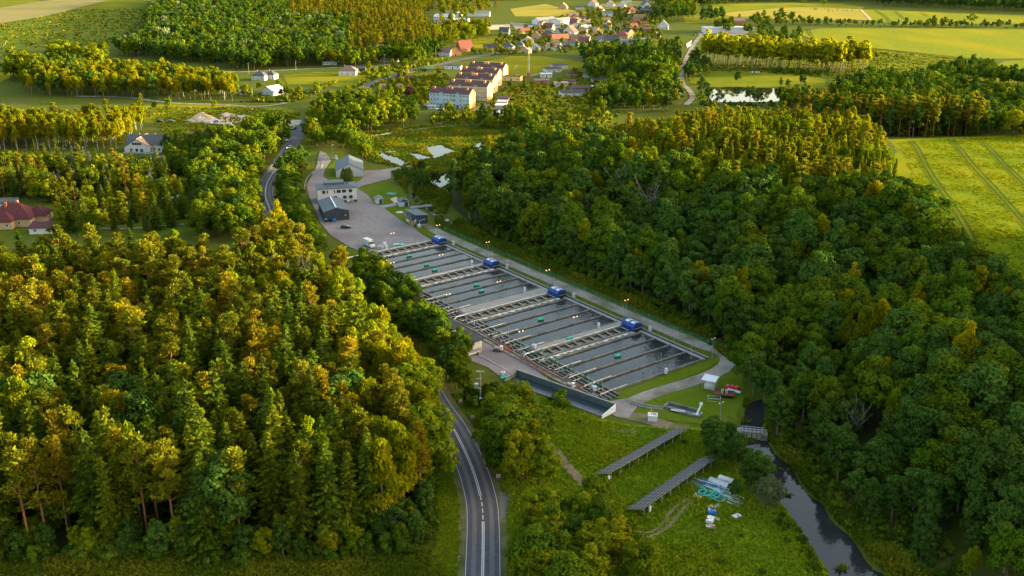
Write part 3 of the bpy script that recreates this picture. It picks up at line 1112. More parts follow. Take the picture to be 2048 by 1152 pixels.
stand([(-140, 1110, 0), (300, 1105, 0), (600, 1108, 0), (800, 1085, 0), (850, 1010, 0), (858, 930, 0), (838, 850, 0), (805, 790, 0), (745, 730, 0), (690, 655, 0),
       (610, 570, 0), (550, 500, 0), (525, 490, 14), (450, 484, 19), (330, 474, 19), (100, 484, 19), (-140, 496, 19)], 5.0, mix_f1, (16.5, 24.5), 'in the conifer wood beside the main road', skip=.04)
stand([(-140, 1128, 0), (300, 1122, 0), (600, 1126, 0), (840, 1105, 0), (872, 1010, 0), (868, 930, 0), (850, 860, 0), (845, 930, 0), (830, 1050, 0), (600, 1100, 0), (-140, 1100, 0)],
      2.7, [('shrub', 1)], (12, 22), 'along the edge of the conifer wood')
stand([(-140, 1122, 0), (300, 1118, 0), (600, 1122, 0), (840, 1100, 0), (870, 1010, 0), (866, 930, 0), (850, 880, 0), (840, 1040, 0), (600, 1085, 0), (-140, 1085, 0)],
      4.0, [('linden', .5), ('alder', .5)], (5.5, 9.5), 'along the edge of the conifer wood')

# between main road and yard / ponds
stand([(560, 345, 0), (600, 320, 0), (612, 340, 0), (600, 380, 0), (598, 430, 0), (616, 478, 0), (655, 520, 0), (690, 545, 0), (690, 590, 0), (630, 530, 0), (575, 480, 0), (550, 420, 0), (545, 380, 0)],
      5.6, [('oak', .5), ('alder', .3), ('linden', .2)], (9, 13), 'between the main road and the fish farm yard')
stand([(700, 585, 0), (735, 548, 0), (770, 575, 0), (800, 615, 0), (850, 660, 0), (885, 700, 0), (925, 732, 0), (945, 752, 0), (948, 785, 0), (915, 792, 0), (880, 770, 0), (820, 708, 0), (740, 630, 0)],
      4.6, [('oak', .45), ('alder', .45), ('linden', .1)], (10, 14), 'between the main road and the fish ponds')
stand([(925, 800, 0), (960, 770, 0), (1000, 775, 0), (1030, 800, 0), (1060, 850, 0), (1000, 860, 0), (960, 850, 0)], 3.6, [('shrub', 1)], (11, 22), 'on the slope below the settling tank')
stand([(985, 905, 0), (1000, 880, 0), (1040, 900, 0), (1085, 940, 0), (1090, 975, 0), (1040, 975, 0), (1005, 955, 0)], 5.0, [('oak', .45), ('linden', .55)], (12, 16), 'at the bend of the main road')
stand([(1035, 1060, 0), (1110, 1045, 0), (1190, 1055, 0), (1240, 1110, 0), (1290, 1180, 0), (1200, 1250, 0), (1040, 1250, 0), (1025, 1140, 0)], 5.2, [('oak', .40), ('linden', .5), ('alder', .10)], (10, 15), 'at the field corner beside the road')

# the big wood beyond the river
def mix_f3(x, y):
    if y < 300 and x > 1230 or (x > 1560 and y < 430):
        return [('aspen', .62), ('birch', .16), ('oak', .12), ('pine', .10)]
    if y > 880:
        return [('alder', .66), ('oak', .27), ('birch', .07)]
    if x < 1500 and y > 430:
        return [('alder', .60), ('oak', .30), ('birch', .10)]
    return [('oak', .50), ('alder', .32), ('birch', .09), ('linden', .09)]


F3 = [(885, 362, 0), (896, 388, 0), (908, 418, 0), (945, 450, 0), (1010, 484, 0), (1150, 541, 0), (1280, 595, 0), (1400, 652, 0), (1475, 700, 0), (1530, 760, 0), (1545, 820, 0), (1615, 880, 0), (1690, 945, 0),
      (1790, 1030, 0), (1880, 1120, 0), (1950, 1190, 0), (2180, 1200, 0), (2220, 690, 16), (2055, 552, 16), (1975, 490, 16), (1890, 410, 16), (1800, 335, 15), (1600, 355, 12), (1450, 360, 12), (1330, 330, 12), (1200, 262, 15),
      (1085, 260, 15), (1005, 275, 15), (945, 300, 16), (912, 342, 16)]
stand([(1200, 262, 11), (1330, 330, 11), (1450, 360, 11), (1600, 355, 11), (1800, 340, 11), (1762, 275, 10), (1700, 236, 10), (1560, 228, 10), (1420, 224, 10)], 4.6,
      [('aspen', .72), ('birch', .10), ('pine', .10), ('linden', .08)], (12, 17), 'in the young wood', skip=.05)
sheet('forest_floor', 'floor', [p[:2] for p in F3[:15]] + [(2010, 600), (1850, 470), (1700, 380), (1500, 340), (1200, 320), (1010, 340), (930, 370)], 0.10, 7)
sheet('forest_floor', 'floor', [(-140, 1100), (600, 1100), (830, 1075), (848, 930), (800, 800), (690, 665), (600, 570), (400, 560), (-140, 580)], 0.05)
stand(F3, 6.7, mix_f3, (12.5, 22.5), 'in the large wood across the stream')
stand([(1525, 885, 0), (1560, 940, 0), (1620, 990, 0), (1680, 1055, 0), (1760, 1150, 0), (1850, 1165, 0), (1800, 1130, 0), (1695, 1030, 0), (1612, 950, 0), (1552, 880, 0)], 2.7,
      [('shrub', .96), ('broom', .04)], (7, 15), 'on the far bank of the stream')
stand([(905, 440, 0), (1010, 484, 0), (1150, 543, 0), (1280, 599, 0), (1400, 661, 0), (1440, 690, 0), (1440, 676, 0), (1280, 588, 0), (1010, 472, 0)], 2.8, [('shrub', 1)], (10, 20), 'along the hidden stream by the ponds')
stand([(1528, 805, 0), (1552, 880, 0), (1612, 950, 0), (1695, 1030, 0), (1800, 1130, 0), (1840, 1170, 0), (1960, 1170, 0), (1850, 1040, 0), (1740, 940, 0), (1640, 850, 0), (1580, 780, 0)], 3.0, [('shrub', .86), ('alder', .14)], (13, 22), 'under the edge of the large wood')
stand([(940, 398, 0), (1010, 486, 0), (1150, 546, 0), (1280, 602, 0), (1400, 664, 0), (1500, 730, 0), (1500, 700, 0), (1400, 645, 0), (1150, 530, 0), (1000, 465, 0)], 3.4,
      [('shrub', 1.0)], (10, 20), 'at the foot of the large wood')
stand([(1452, 680, 0), (1490, 715, 0), (1502, 755, 0), (1510, 780, 0), (1545, 780, 0), (1550, 730, 0), (1490, 685, 0)], 5.0, [('alder', .7), ('oak', .3)], (13, 20), 'between the lawn and the hidden stream')
stand([(1120, 530, 0), (1290, 596, 0), (1405, 656, 0), (1440, 680, 0), (1470, 668, 0), (1300, 575, 0), (1120, 510, 0)], 5.5, [('alder', .75), ('oak', .25)], (11, 16), 'leaning over the stream by the ponds')
stand([(1400, 905, 0), (1440, 880, 0), (1475, 905, 0), (1530, 975, 0), (1560, 1000, 0), (1500, 990, 0), (1440, 940, 0)], 4.2, [('alder', 1)], (7.5, 10.5), 'on the bank beside the solar panels')
stand([(1520, 1010, 0), (1570, 1015, 0), (1660, 1100, 0), (1700, 1165, 0), (1650, 1165, 0), (1590, 1090, 0)], 3.2, [('shrub', .9), ('broom', .1)], (6, 11), 'on the near bank of the stream')
stand([(800, 352, 0), (850, 345, 0), (880, 385, 0), (895, 420, 0), (870, 412, 0), (830, 395, 0), (812, 378, 0)], 4.0, [('shrub', .75), ('alder', .25)], (7, 12), 'by the stream below the ponds')

stand([(1020, 785, 0), (1100, 800, 0), (1200, 842, 0), (1250, 856, 0), (1190, 865, 0), (1100, 840, 0), (1020, 815, 0)], 5, [('shrub', 1)], (3, 8), 'in the long grass before the settling tank', skip=.4)
stand([(1290, 872, 0), (1390, 880, 0), (1420, 900, 0), (1330, 925, 0)], 5, [('shrub', 1)], (3, 8), 'between the two solar tables', skip=.5)
stand([(1450, 1060, 0), (1560, 1060, 0), (1640, 1150, 0), (1400, 1150, 0)], 6, [('shrub', .9), ('broom', .1)], (3, 9), 'on the lower meadow', skip=.55)

# right edge: pine belt and hedgerow woods
stand([(1735, 277, 0), (1810, 280, 0), (1960, 277, 0), (1965, 262, 0), (1840, 263, 0), (1735, 262, 0)], 5.2, [('pine', .55), ('spruce', .3), ('alder', .15)], (16, 21), 'in the pine belt behind the crop field')
stand([(1560, 212, 0), (1740, 225, 0), (1735, 240, 0), (1560, 230, 0)], 6, [('pine', .7), ('oak', .3)], (12, 15), 'beside the large pond')
stand([(1655, 205, 0), (1740, 235, 0), (1900, 252, 0), (1960, 275, 0), (2200, 285, 0), (2200, 215, 0), (2040, 205, 0), (1960, 192, 0), (1860, 165, 0), (1760, 165, 0), (1690, 180, 0)], 8.5,
      [('oak', .55), ('alder', .25), ('linden', .20)], (12, 16), 'in the wood between the fields')
stand([(1830, 158, 0), (1900, 168, 0), (1990, 172, 0), (2200, 185, 0), (2200, 170, 0), (2000, 158, 0), (1985, 140, 0), (1900, 145, 0)], 9.0, [('oak', .7), ('alder', .2), ('shrub', .1)], (11, 15), 'in the hedge between the bright fields')

# birch groves upper left
stand([(45, 190, 0), (180, 196, 0), (320, 198, 0), (470, 204, 0), (475, 190, 0), (455, 150, 10), (330, 128, 12), (200, 122, 12), (60, 115, 12)], 7.2, [('birch', .78), ('linden', .12), ('alder', .1)], (15, 19), 'in the birch grove by the lane')
stand([(20, 165, 0), (110, 168, 0), (130, 150, 0), (25, 140, 0)], 8, [('linden', .6), ('oak', .4)], (17, 22), 'at the end of the birch grove')
stand([(100, 132, 0), (200, 140, 0), (215, 128, 0), (110, 118, 0)], 8, [('linden', .6), ('birch', .4)], (18, 23), 'behind the birch grove')
stand([(-140, 305, 0), (60, 300, 0), (170, 303, 0), (232, 300, 0), (285, 268, 0), (290, 235, 0), (265, 225, 10), (130, 225, 12), (-140, 222, 12)], 6.0, [('birch', .78), ('aspen', .1), ('pine', .12)], (15, 20), 'in the birch grove behind the white house')

# gardens on the left
stand([(-140, 345, 0), (160, 335, 0), (230, 345, 0), (260, 350, 0), (340, 360, 0), (370, 400, 0), (250, 408, 0), (100, 405, 0), (-140, 395, 0)], 5.2,
      [('linden', .32), ('spruce', .22), ('thuja', .22), ('bluespruce', .10), ('pine', .14)], (10, 15), 'in the gardens around the red roofed house')
stand([(100, 405, 0), (250, 408, 0), (370, 402, 0), (385, 440, 0), (300, 470, 0), (180, 475, 0), (120, 470, 0)], 6.2, [('pine', .3), ('spruce', .3), ('thuja', .3), ('linden', .1)], (11, 16), 'on the lawn of the red roofed house', skip=.15)
stand([(380, 475, 0), (400, 440, 0), (395, 380, 0), (420, 330, 0), (470, 290, 0), (540, 270, 0), (565, 288, 0), (548, 320, 0), (525, 350, 0), (515, 385, 0), (522, 420, 0), (535, 465, 0), (500, 480, 0), (440, 490, 0)], 6.4,
      [('linden', .45), ('oak', .4), ('alder', .15)], (12, 17), 'along the left of the main road')
stand([(330, 300, 0), (420, 285, 0), (470, 292, 0), (420, 330, 0), (400, 370, 0), (345, 350, 0), (335, 330, 0)], 5.0, [('oak', .3), ('spruce', .35), ('thuja', .1), ('alder', .25)], (8, 12), 'in the garden of the white house')
stand([(590, 275, 0), (640, 300, 0), (660, 290, 0), (715, 318, 0), (735, 318, 0), (735, 290, 0), (700, 272, 0), (650, 262, 0), (615, 255, 0)], 6.0, [('linden', .65), ('oak', .35)], (9, 14), 'around the farm gate')
stand([(605, 255, 0), (640, 268, 0), (700, 275, 0), (760, 262, 0), (835, 250, 0), (840, 235, 0), (760, 225, 0), (700, 222, 0), (640, 232, 0)], 7.5, [('linden', .5), ('oak', .5)], (13, 18), 'at the roadside below the apartment blocks')
stand([(620, 232, 0), (680, 205, 0), (700, 200, 0), (690, 225, 0), (640, 245, 0)], 8, [('linden', 1)], (11, 15), 'at the roadside below the apartment blocks')
stand([(560, 190, 0), (700, 180, 0), (690, 196, 0), (620, 205, 0), (570, 205, 0)], 7.5, [('linden', .45), ('shrub', .52), ('copper', .03)], (6, 11), 'in the village gardens by the road')
stand([(480, 205, 0), (560, 198, 0), (560, 180, 0), (470, 180, 0)], 9, [('linden', .5), ('shrub', .5)], (7, 12), 'around the white roofed building', skip=.4)
stand([(735, 205, 0), (850, 205, 0), (875, 185, 0), (880, 155, 0), (780, 160, 0), (745, 190, 0)], 6.5, [('linden', .25), ('shrub', .7), ('copper', .05)], (6, 11), 'in the garden plots', skip=.25)

# wooded hill, upper left
stand([(285, 92, 0), (300, 45, 0), (300, 8, 0), (420, -6, 0), (700, -8, 0), (880, 5, 0), (840, 38, 0), (860, 70, 0), (880, 95, 0), (790, 108, 0), (700, 118, 0), (690, 128, 0), (500, 142, 0), (470, 140, 0), (420, 130, 0), (330, 122, 0), (230, 112, 0), (250, 98, 0)], 9.5,
      lambda x, y: ([('pine', .75), ('spruce', .15), ('linden', .1)] if x > 700 or (x > 580 and y < 50) else [('alder', .45), ('oak', .36), ('willow', .03), ('linden', .16)]), (14, 20), 'in the wood on the far hill')
stand([(640, 132, 0), (760, 118, 0), (880, 100, 0), (890, 108, 0), (830, 135, 0), (780, 128, 0), (700, 138, 0)], 10, [('oak', .6), ('linden', .4)], (14, 18), 'by the lane below the far hill')
stand([(830, 85, 0), (900, 60, 0), (975, 60, 0), (985, 75, 0), (900, 95, 0)], 11, [('linden', .8), ('pine', .2)], (14, 18), 'by the storage yard')

# middle right
stand([(1010, 240, 0), (1060, 235, 0), (1090, 255, 0), (1080, 272, 0), (1020, 268, 0)], 7.0, [('linden', .4), ('oak', .4), ('pine', .2)], (11, 15), 'below the garages')
stand([(1180, 215, 0), (1250, 225, 0), (1350, 228, 0), (1365, 205, 0), (1350, 170, 0), (1290, 150, 0), (1230, 165, 0), (1200, 190, 0)], 8, [('oak', .4), ('alder', .35), ('birch', .25)], (11, 16), 'behind the large wood')
stand([(1150, 155, 0), (1230, 165, 0), (1290, 150, 0), (1355, 165, 0), (1360, 120, 0), (1370, 92, 0), (1300, 105, 0), (1150, 115, 0), (1190, 138, 0)], 9.5, [('alder', .4), ('oak', .3), ('linden', .2), ('shrub', .1)], (10, 16), 'between the sports field and the lane')
stand([(1270, 175, 0), (1330, 180, 0), (1335, 160, 0), (1280, 155, 0)], 10, [('oak', 1)], (20, 25), 'towering over the lane by the pond')
stand([(1370, 160, 0), (1410, 165, 0), (1420, 135, 0), (1395, 120, 0), (1372, 140, 0)], 8.5, [('alder', .7), ('linden', .3)], (10, 14), 'beside the gravel lane')
stand([(1395, 130, 0), (1530, 139, 0), (1600, 144, 0), (1660, 150, 0), (1735, 147, 0), (1735, 137, 0), (1600, 132, 0), (1405, 119, 0)], 7.5, [('poplar', 1)], (21, 25), 'in the tall row above the pasture')
stand([(1545, 148, 0), (1660, 152, 0), (1660, 147, 0), (1540, 140, 0)], 5, [('shrub', 1)], (12, 20), 'at the foot of the tall poplars')
stand([(1440, 172, 0), (1500, 175, 0), (1650, 178, 0), (1700, 186, 0), (1700, 178, 0), (1500, 168, 0), (1440, 164, 0)], 12, [('alder', .8), ('linden', .2)], (8, 13), 'on the bank of the large pond', skip=.45)
stand([(1405, 176, 0), (1420, 207, 0), (1560, 207, 0), (1640, 200, 0), (1640, 206, 0), (1560, 214, 0), (1400, 214, 0), (1395, 180, 0)], 5, [('shrub', .8), ('alder', .2)], (8, 16), 'around the edge of the large pond')
stand([(930, 225, 0), (1000, 240, 0), (1100, 250, 0), (1180, 230, 0), (1230, 215, 0), (1260, 235, 0), (1150, 262, 0), (1000, 262, 0), (870, 246, 0)], 8, [('shrub', .7), ('linden', .15), ('alder', .15)], (7, 13), 'on the rough ground below the garages', skip=.3)
stand([(1030, 160, 0), (1190, 160, 0), (1200, 200, 0), (1100, 215, 0), (1030, 205, 0)], 11, [('shrub', .8), ('linden', .2)], (5, 9), 'among the workshop sheds', skip=.45)
stand([(470, 200, 0), (620, 186, 0), (740, 135, 0), (900, 118, 0), (860, 135, 0), (700, 185, 0), (600, 210, 0)], 12, [('shrub', .6), ('linden', .4)], (6, 11), 'along the village lane', skip=.5)
stand([(1430, 58, 0), (1465, 62, 0), (1465, 70, 0), (1430, 66, 0)], 11, [('oak', .9), ('linden', .1)], (13, 17), 'in front of the long white building')
stand([(1310, 45, 0), (1400, 40, 0), (1395, 22, 0), (1360, 10, 0), (1320, 15, 0)], 14, [('alder', .6), ('linden', .4)], (14, 20), 'beside the village')
stand([(1395, 48, 0), (1445, 44, 0), (1445, 38, 0), (1395, 40, 0)], 12, [('alder', 1)], (16, 20), 'behind the long white building')
stand([(1455, 60, 0), (1600, 66, 0), (1600, 95, 0), (1540, 105, 0), (1500, 70, 0)], 13, [('oak', .5), ('alder', .3), ('shrub', .2)], (8, 13), 'in the scrub beside the barley field')
stand([(1450, 45, 0), (1560, 30, 0), (1600, 38, 0), (1600, 52, 0), (1500, 55, 0)], 15, [('oak', .5), ('shrub', .5)], (7, 12), 'in the scrub beside the barley field')
stand([(1590, 50, 0), (1790, 55, 0), (2050, 58, 0), (2250, 60, 0), (2250, 54, 0), (1790, 50, 0), (1600, 44, 0)], 9.5, [('oak', .5), ('alder', .2), ('shrub', .3)], (6, 10), 'in the hedge across the fields', skip=.1)
stand([(1300, 12, 0), (1420, 14, 0), (1550, 2, 0), (1560, -8, 0), (1300, -8, 0)], 15, [('alder', .5), ('oak', .5)], (14, 19), 'beyond the village')

# village trees
stand([(1020, 115, 0), (1150, 112, 0), (1300, 100, 0), (1330, 70, 0), (1310, 20, 0), (1150, 25, 0), (1150, 60, 0), (1030, 62, 0), (985, 85, 0), (1000, 110, 0)], 16, [('linden', .45), ('oak', .3), ('shrub', .25)], (7, 10), 'among the village houses', skip=.25)
stand([(940, 118, 0), (1020, 108, 0), (1020, 100, 0), (940, 108, 0)], 7, [('linden', .6), ('thuja', .4)], (6, 9), 'in the row by the sports field')
stand([(880, 60, 0), (990, 28, 0), (1000, 10, 0), (880, 5, 0)], 16, [('linden', .6), ('pine', .4)], (13, 18), 'around the white mill', skip=.4)
stand([(1140, 160, 0), (1200, 175, 0), (1200, 150, 0), (1150, 140, 0)], 7, [('shrub', .7), ('linden', .3)], (7, 12), 'beside the workshop sheds', skip=.3)
stand([(940, 245, 0), (1010, 250, 0), (1005, 232, 0), (930, 228, 0), (870, 225, 0), (870, 240, 0)], 6.5, [('shrub', .7), ('linden', .3)], (6, 11), 'below the apartment blocks', skip=.3)
# broom on the far meadow
stand([(0, 100, 0), (200, 78, 0), (270, 35, 0), (150, 22, 0), (60, 48, 0), (0, 60, 0)], 26, [('broom', .6), ('shrub', .4)], (8, 16), 'on the far hillside meadow', skip=.45)
stand([(1740, 118, 0), (1800, 118, 0), (1800, 108, 0), (1745, 105, 0)], 9, [('shrub', .7), ('broom', .3)], (10, 18), 'on the meadow below the barley field', skip=.3)

# single trees
for sp, px, py, h, lab in (
        ('alder', 1040, 935, 15, 'large deep green tree overhanging the road signs at the bend'),
        ('linden', 1090, 1135, 13.5, 'bright round crowned tree at the lower edge beside the road'),
        ('willow', 1535, 1018, 8.5, 'pale silvery willow bush at the water below the corrugated culverts'),
        ('thuja', 688, 363, 6.5, 'tall dark cypress in front of the grey barn wall'),
        ('thuja', 694, 363.5, 6.8, 'slim dark cypress between two others by the grey barn'),
        ('thuja', 700, 363, 7.0, 'dark cypress nearest the plaza by the grey barn'),
        ('linden', 725, 318, 10, 'bright yellow green tree behind the grey barn'),
        ('alder', 797, 370, 9, 'round dark tree on the stream bank by the plaza'),
        ('oak', 573, 268, 13, 'wide tree with bare trunk beside the parked cars'),
        ('linden', 337, 221, 10, 'small upright tree alone on the sunlit meadow'),
        ('linden', 430, 222, 8, 'round yellow green tree alone on the sunlit meadow'),
        ('oak', 310, 221, 7, 'low dark tree alone on the sunlit meadow'),
        ('linden', 725, 205, 13, 'broad golden crowned tree at the bend below the village field'),
        ('oak', 773, 168, 13, 'broad dark crowned tree beside the village road'),
        ('linden', 818, 125, 16, 'tall leafy tree between the lane and the white buildings'),
        ('oak', 838, 128, 17, 'tall spreading tree nearest the red roofed houses'),
        ('oak', 1316, 192, 22, 'reddish green giant tree standing above the lane'),
        ('birch', 808, 258, 14, 'thin birch with bare pale trunk by the reed meadow'),
        ('pine', 925, 243, 10, 'dark pine in front of the blue apartment block'),
        ('oak', 825, 195, 9, 'small dark tree at the corner of the blue apartment block'),
        ('spruce', 1048, 176, 9, 'dark spruce beside the low yellow building'),
        ('oak', 1018, 177, 6, 'small round tree on the lawn of the apartment blocks'),
        ('oak', 1942, 50, 17, 'big solitary round tree in the field hedge'),
        ('oak', 1865, 52, 15, 'dark round tree in the hedge, taller than its neighbours'),
        ('oak', 1890, 51, 12, 'round dark tree next to the taller one in the hedge'),
        ('oak', 1604, 12, 14, 'twin crowned tree above the cow pasture'),
        ('oak', 1647, 13, 15, 'dense round tree above the cow pasture'),
        ('oak', 1575, 178, 8, 'rounded bush tree on the far pond bank'),
        ('shrub', 1124, 810, 4.2, 'upright young tree in front of the settling tank wall'),
        ('broom', 1048, 792, 1.8, 'yellow flowering broom bush below the settling tank'),
        ('broom', 1283, 1150, 1.8, 'yellow flowering broom bush at the lower edge of the meadow'),
        ('pine', 413, 445, 14, 'golden round crowned pine at the end of the garden path'),
        ('pine', 290, 460, 13, 'bushy pine with orange lower branches on the garden lawn'),
        ('spruce', 230, 460, 12, 'dense dark spruce on the garden lawn'),
        ('spruce', 145, 464, 15, 'broad dark fir in front of the red roofed house'),
        ('bluespruce', 225, 412, 7, 'pale blue spruce behind the garden lawn'),
        ('bluespruce', 313, 345, 6.5, 'pale blue spruce on the lawn of the white house'),
        ('bluespruce', 365, 285, 7, 'blue green spruce right of the white house'),
        ('spruce', 490, 275, 11, 'dark spruce beside the red shed'),
        ('willow', 1418, 520, 16, 'silvery crowned tree standing out in the dark wood above the ponds'),
        ('birch', 2000, 690, 19, 'pale sparse birch at the right edge of the dark wood'),
        ('linden', 1008, 905, 16, 'big full leafy tree at the bend, nearest the road'),
        ('oak', 1052, 930, 15, 'big full green tree at the bend beside the dirt track'),
        ('linden', 1030, 868, 15, 'tall bright tree above the bend signs'),
        ('oak', 1072, 888, 13, 'rounded green tree at the top of the dirt track'),
        ('alder', 985, 850, 11, 'dark tree between the utility pole and the bend trees'),
        ('alder', 1528, 803, 16, 'dark tree leaning over the stream above the weir'),
        ('alder', 1506, 790, 14, 'dark tree at the lawn corner where the stream comes out'),
        ('oak', 1493, 765, 15, 'full green tree at the lawn edge behind the red sacks'),
        ('alder', 1425, 905, 9, 'bushy dark tree beyond the upper solar table'),
        ('alder', 1462, 935, 8, 'bushy green tree at the end of the lower solar table'),
        ('alder', 1510, 965, 7, 'low bushy tree on the bank behind the culverts'),
        ('alder', 1470, 1000, 5.5, 'low leafy tree between the pipes and the willow')):
    x, y = G(px, py)
    plant(sp, x, y, h, lab)
for i, px in enumerate((265, 271, 278, 285, 292, 299, 306)):
    x, y = G(px, 322 + .3 * i)
    plant('thuja', x, y, 2.6 + .3 * random.random(), 'small trimmed evergreen in the row before the white house', 'trimmed evergreens before the white house')

# hill wood outside the frame on the right (throws the evening shade over the valley)
OFF = []
yy = 120
while yy < 330:
    xx = 0.5 * yy + 38
    while xx < 0.5 * yy + 240:
        OFF.append((random.choice(('oak', 'alder')), xx + random.uniform(-3, 3), yy + random.uniform(-3, 3), random.uniform(15, 20)))
        xx += 8.5
    yy += 8.5

# ------------------------------------------------------------------ set the plants out
ONES = 'first second third fourth fifth sixth seventh eighth ninth tenth eleventh twelfth thirteenth fourteenth fifteenth sixteenth seventeenth eighteenth nineteenth'.split()


def nth(i):
    if i < 19:
        return ONES[i]
    t, o = divmod(i + 1, 10)
    w = {2: 'twent', 3: 'thirt', 4: 'fort'}[t]
    return w + ('ieth' if o == 0 else 'y-' + ONES[o - 1])


def singled(L):
    """labels for the members of one group: their order from the left, or the rows they stand in"""
    L.sort(key=lambda r: r[3])
    out = {}
    if len(L) <= 49:
        rows_ = [(L, '')]
    else:
        a = max(30, len(L) // 3)
        rows_ = [(L[:40], ' front rows'), (L[40:max(41, (len(L) + 40) // 2)], None), (L[max(41, (len(L) + 40) // 2):], None)]
    for j, (rr, sfx) in enumerate(rows_):
        rr = sorted(rr, key=lambda r: project(r[1][1], r[1][2], 0)[0])
        for i, r in enumerate(rr):
            if sfx is None:
                c = min(4, int(5 * i / len(rr)))
                out[id(r[1])] = r[1][4] + (', middle rows, ' if j == 1 else ', rear rows, ') + ('far left', 'left of centre', 'centre', 'right of centre', 'far right')[c]
            elif len(rr) == 1:
                out[id(r[1])] = r[1][4]
            elif i == len(rr) - 1:
                out[id(r[1])] = r[1][4] + (',' + sfx if sfx else ',') + ' rightmost'
            else:
                out[id(r[1])] = r[1][4] + (',' + sfx if sfx else ',') + (' leftmost' if i == 0 else f' {nth(i)} from left')
    return out


LIMIT = 292
by_sp = {}
for p in PLANTS:
    by_sp.setdefault(p[0], []).append(p)
MASS = {}
count = {}
for sp, L in by_sp.items():
    rows = []
    for p in L:
        x, y, h = p[1], p[2], p[3]
        z = z_at(x, y)
        qx, qy = project(x, y, z + h * .6)
        dep = y * math.cos(CP) - (z - CH) * math.sin(CP)
        seen = -25 < qx < 2073 and -25 < qy < 1210
        if riv_d(x, y) < 24 and y < 262 and x > riv_x(y):
            p = p[:3] + (h * .68,) + p[4:]
        rows.append((dep if seen else 1e6 + dep, p, z, dep))
    rows.sort(key=lambda r: (r[0] - (1e5 if r[1][5] is None else 0)))
    count[sp] = (len(rows), sum(r[0] < 1e6 for r in rows))
    bygrp = {}
    for r in rows[:LIMIT]:
        if r[0] < 1e6 and r[1][5]:
            bygrp.setdefault(r[1][5], []).append(r)
    names_ = {}
    for Lg in bygrp.values():
        names_.update(singled(Lg))
    for k, (key, p, z, dep) in enumerate(rows):
        _, x, y, h, lab, grp = p
        lab = names_.get(id(p), lab)
        rz = random.uniform(0, 6.283)
        if k >= LIMIT or key > 1e6:
            MASS.setdefault(sp, []).append((x, y, z, h, rz))
            continue
        lod = 0 if dep < 430 else 1 if dep < 760 else 2
        pr = proto(sp, lod)
        v = random.choice(pr)
        s = h / v[2]
        wv = s * random.uniform(.8, 1.22)
        if lod < 2:
            t = thing(CATNAME[sp], lab, 'bush' if sp in ('shrub', 'broom') else 'tree', (x, y, z), rz, grp)
            put('crown', v[0], t)
            put('trunk', v[1], t)
        else:
            t = tag(put(CATNAME[sp], v[0], None, (x, y, z), rz), lab, 'bush' if sp in ('shrub', 'broom') else 'tree', grp)
        t.scale = (wv, wv, s)
for o in OFF:
    MASS.setdefault(o[0], []).append((o[1], o[2], z_at(o[1], o[2]), o[3], random.uniform(0, 6.28)))


SRC = {}


def sources(sp):
    """joined crown and trunk of middle detail, kept out of the scene: what the far masses repeat"""
    if sp not in SRC:
        SRC[sp] = []
        for i in range(4):
            Lv, T, h = make(sp, 1)
            V, F, t = Lv.get()
            tv, tf = np.array(T.v), np.array([f for f in T.f if len(f) == 4])
            me = np_mesh('wood_tree', np.concatenate([V, tv]), np.concatenate([F, tf + len(V)]), [LEAF[sp], BARK[BARKOF[sp]]], np.r_[t, np.zeros(len(tf))],
                         mi=np.r_[np.zeros(len(F)), np.ones(len(tf))])
            SRC[sp].append((bpy.data.objects.new('wood_tree', me), h))
    return SRC[sp]


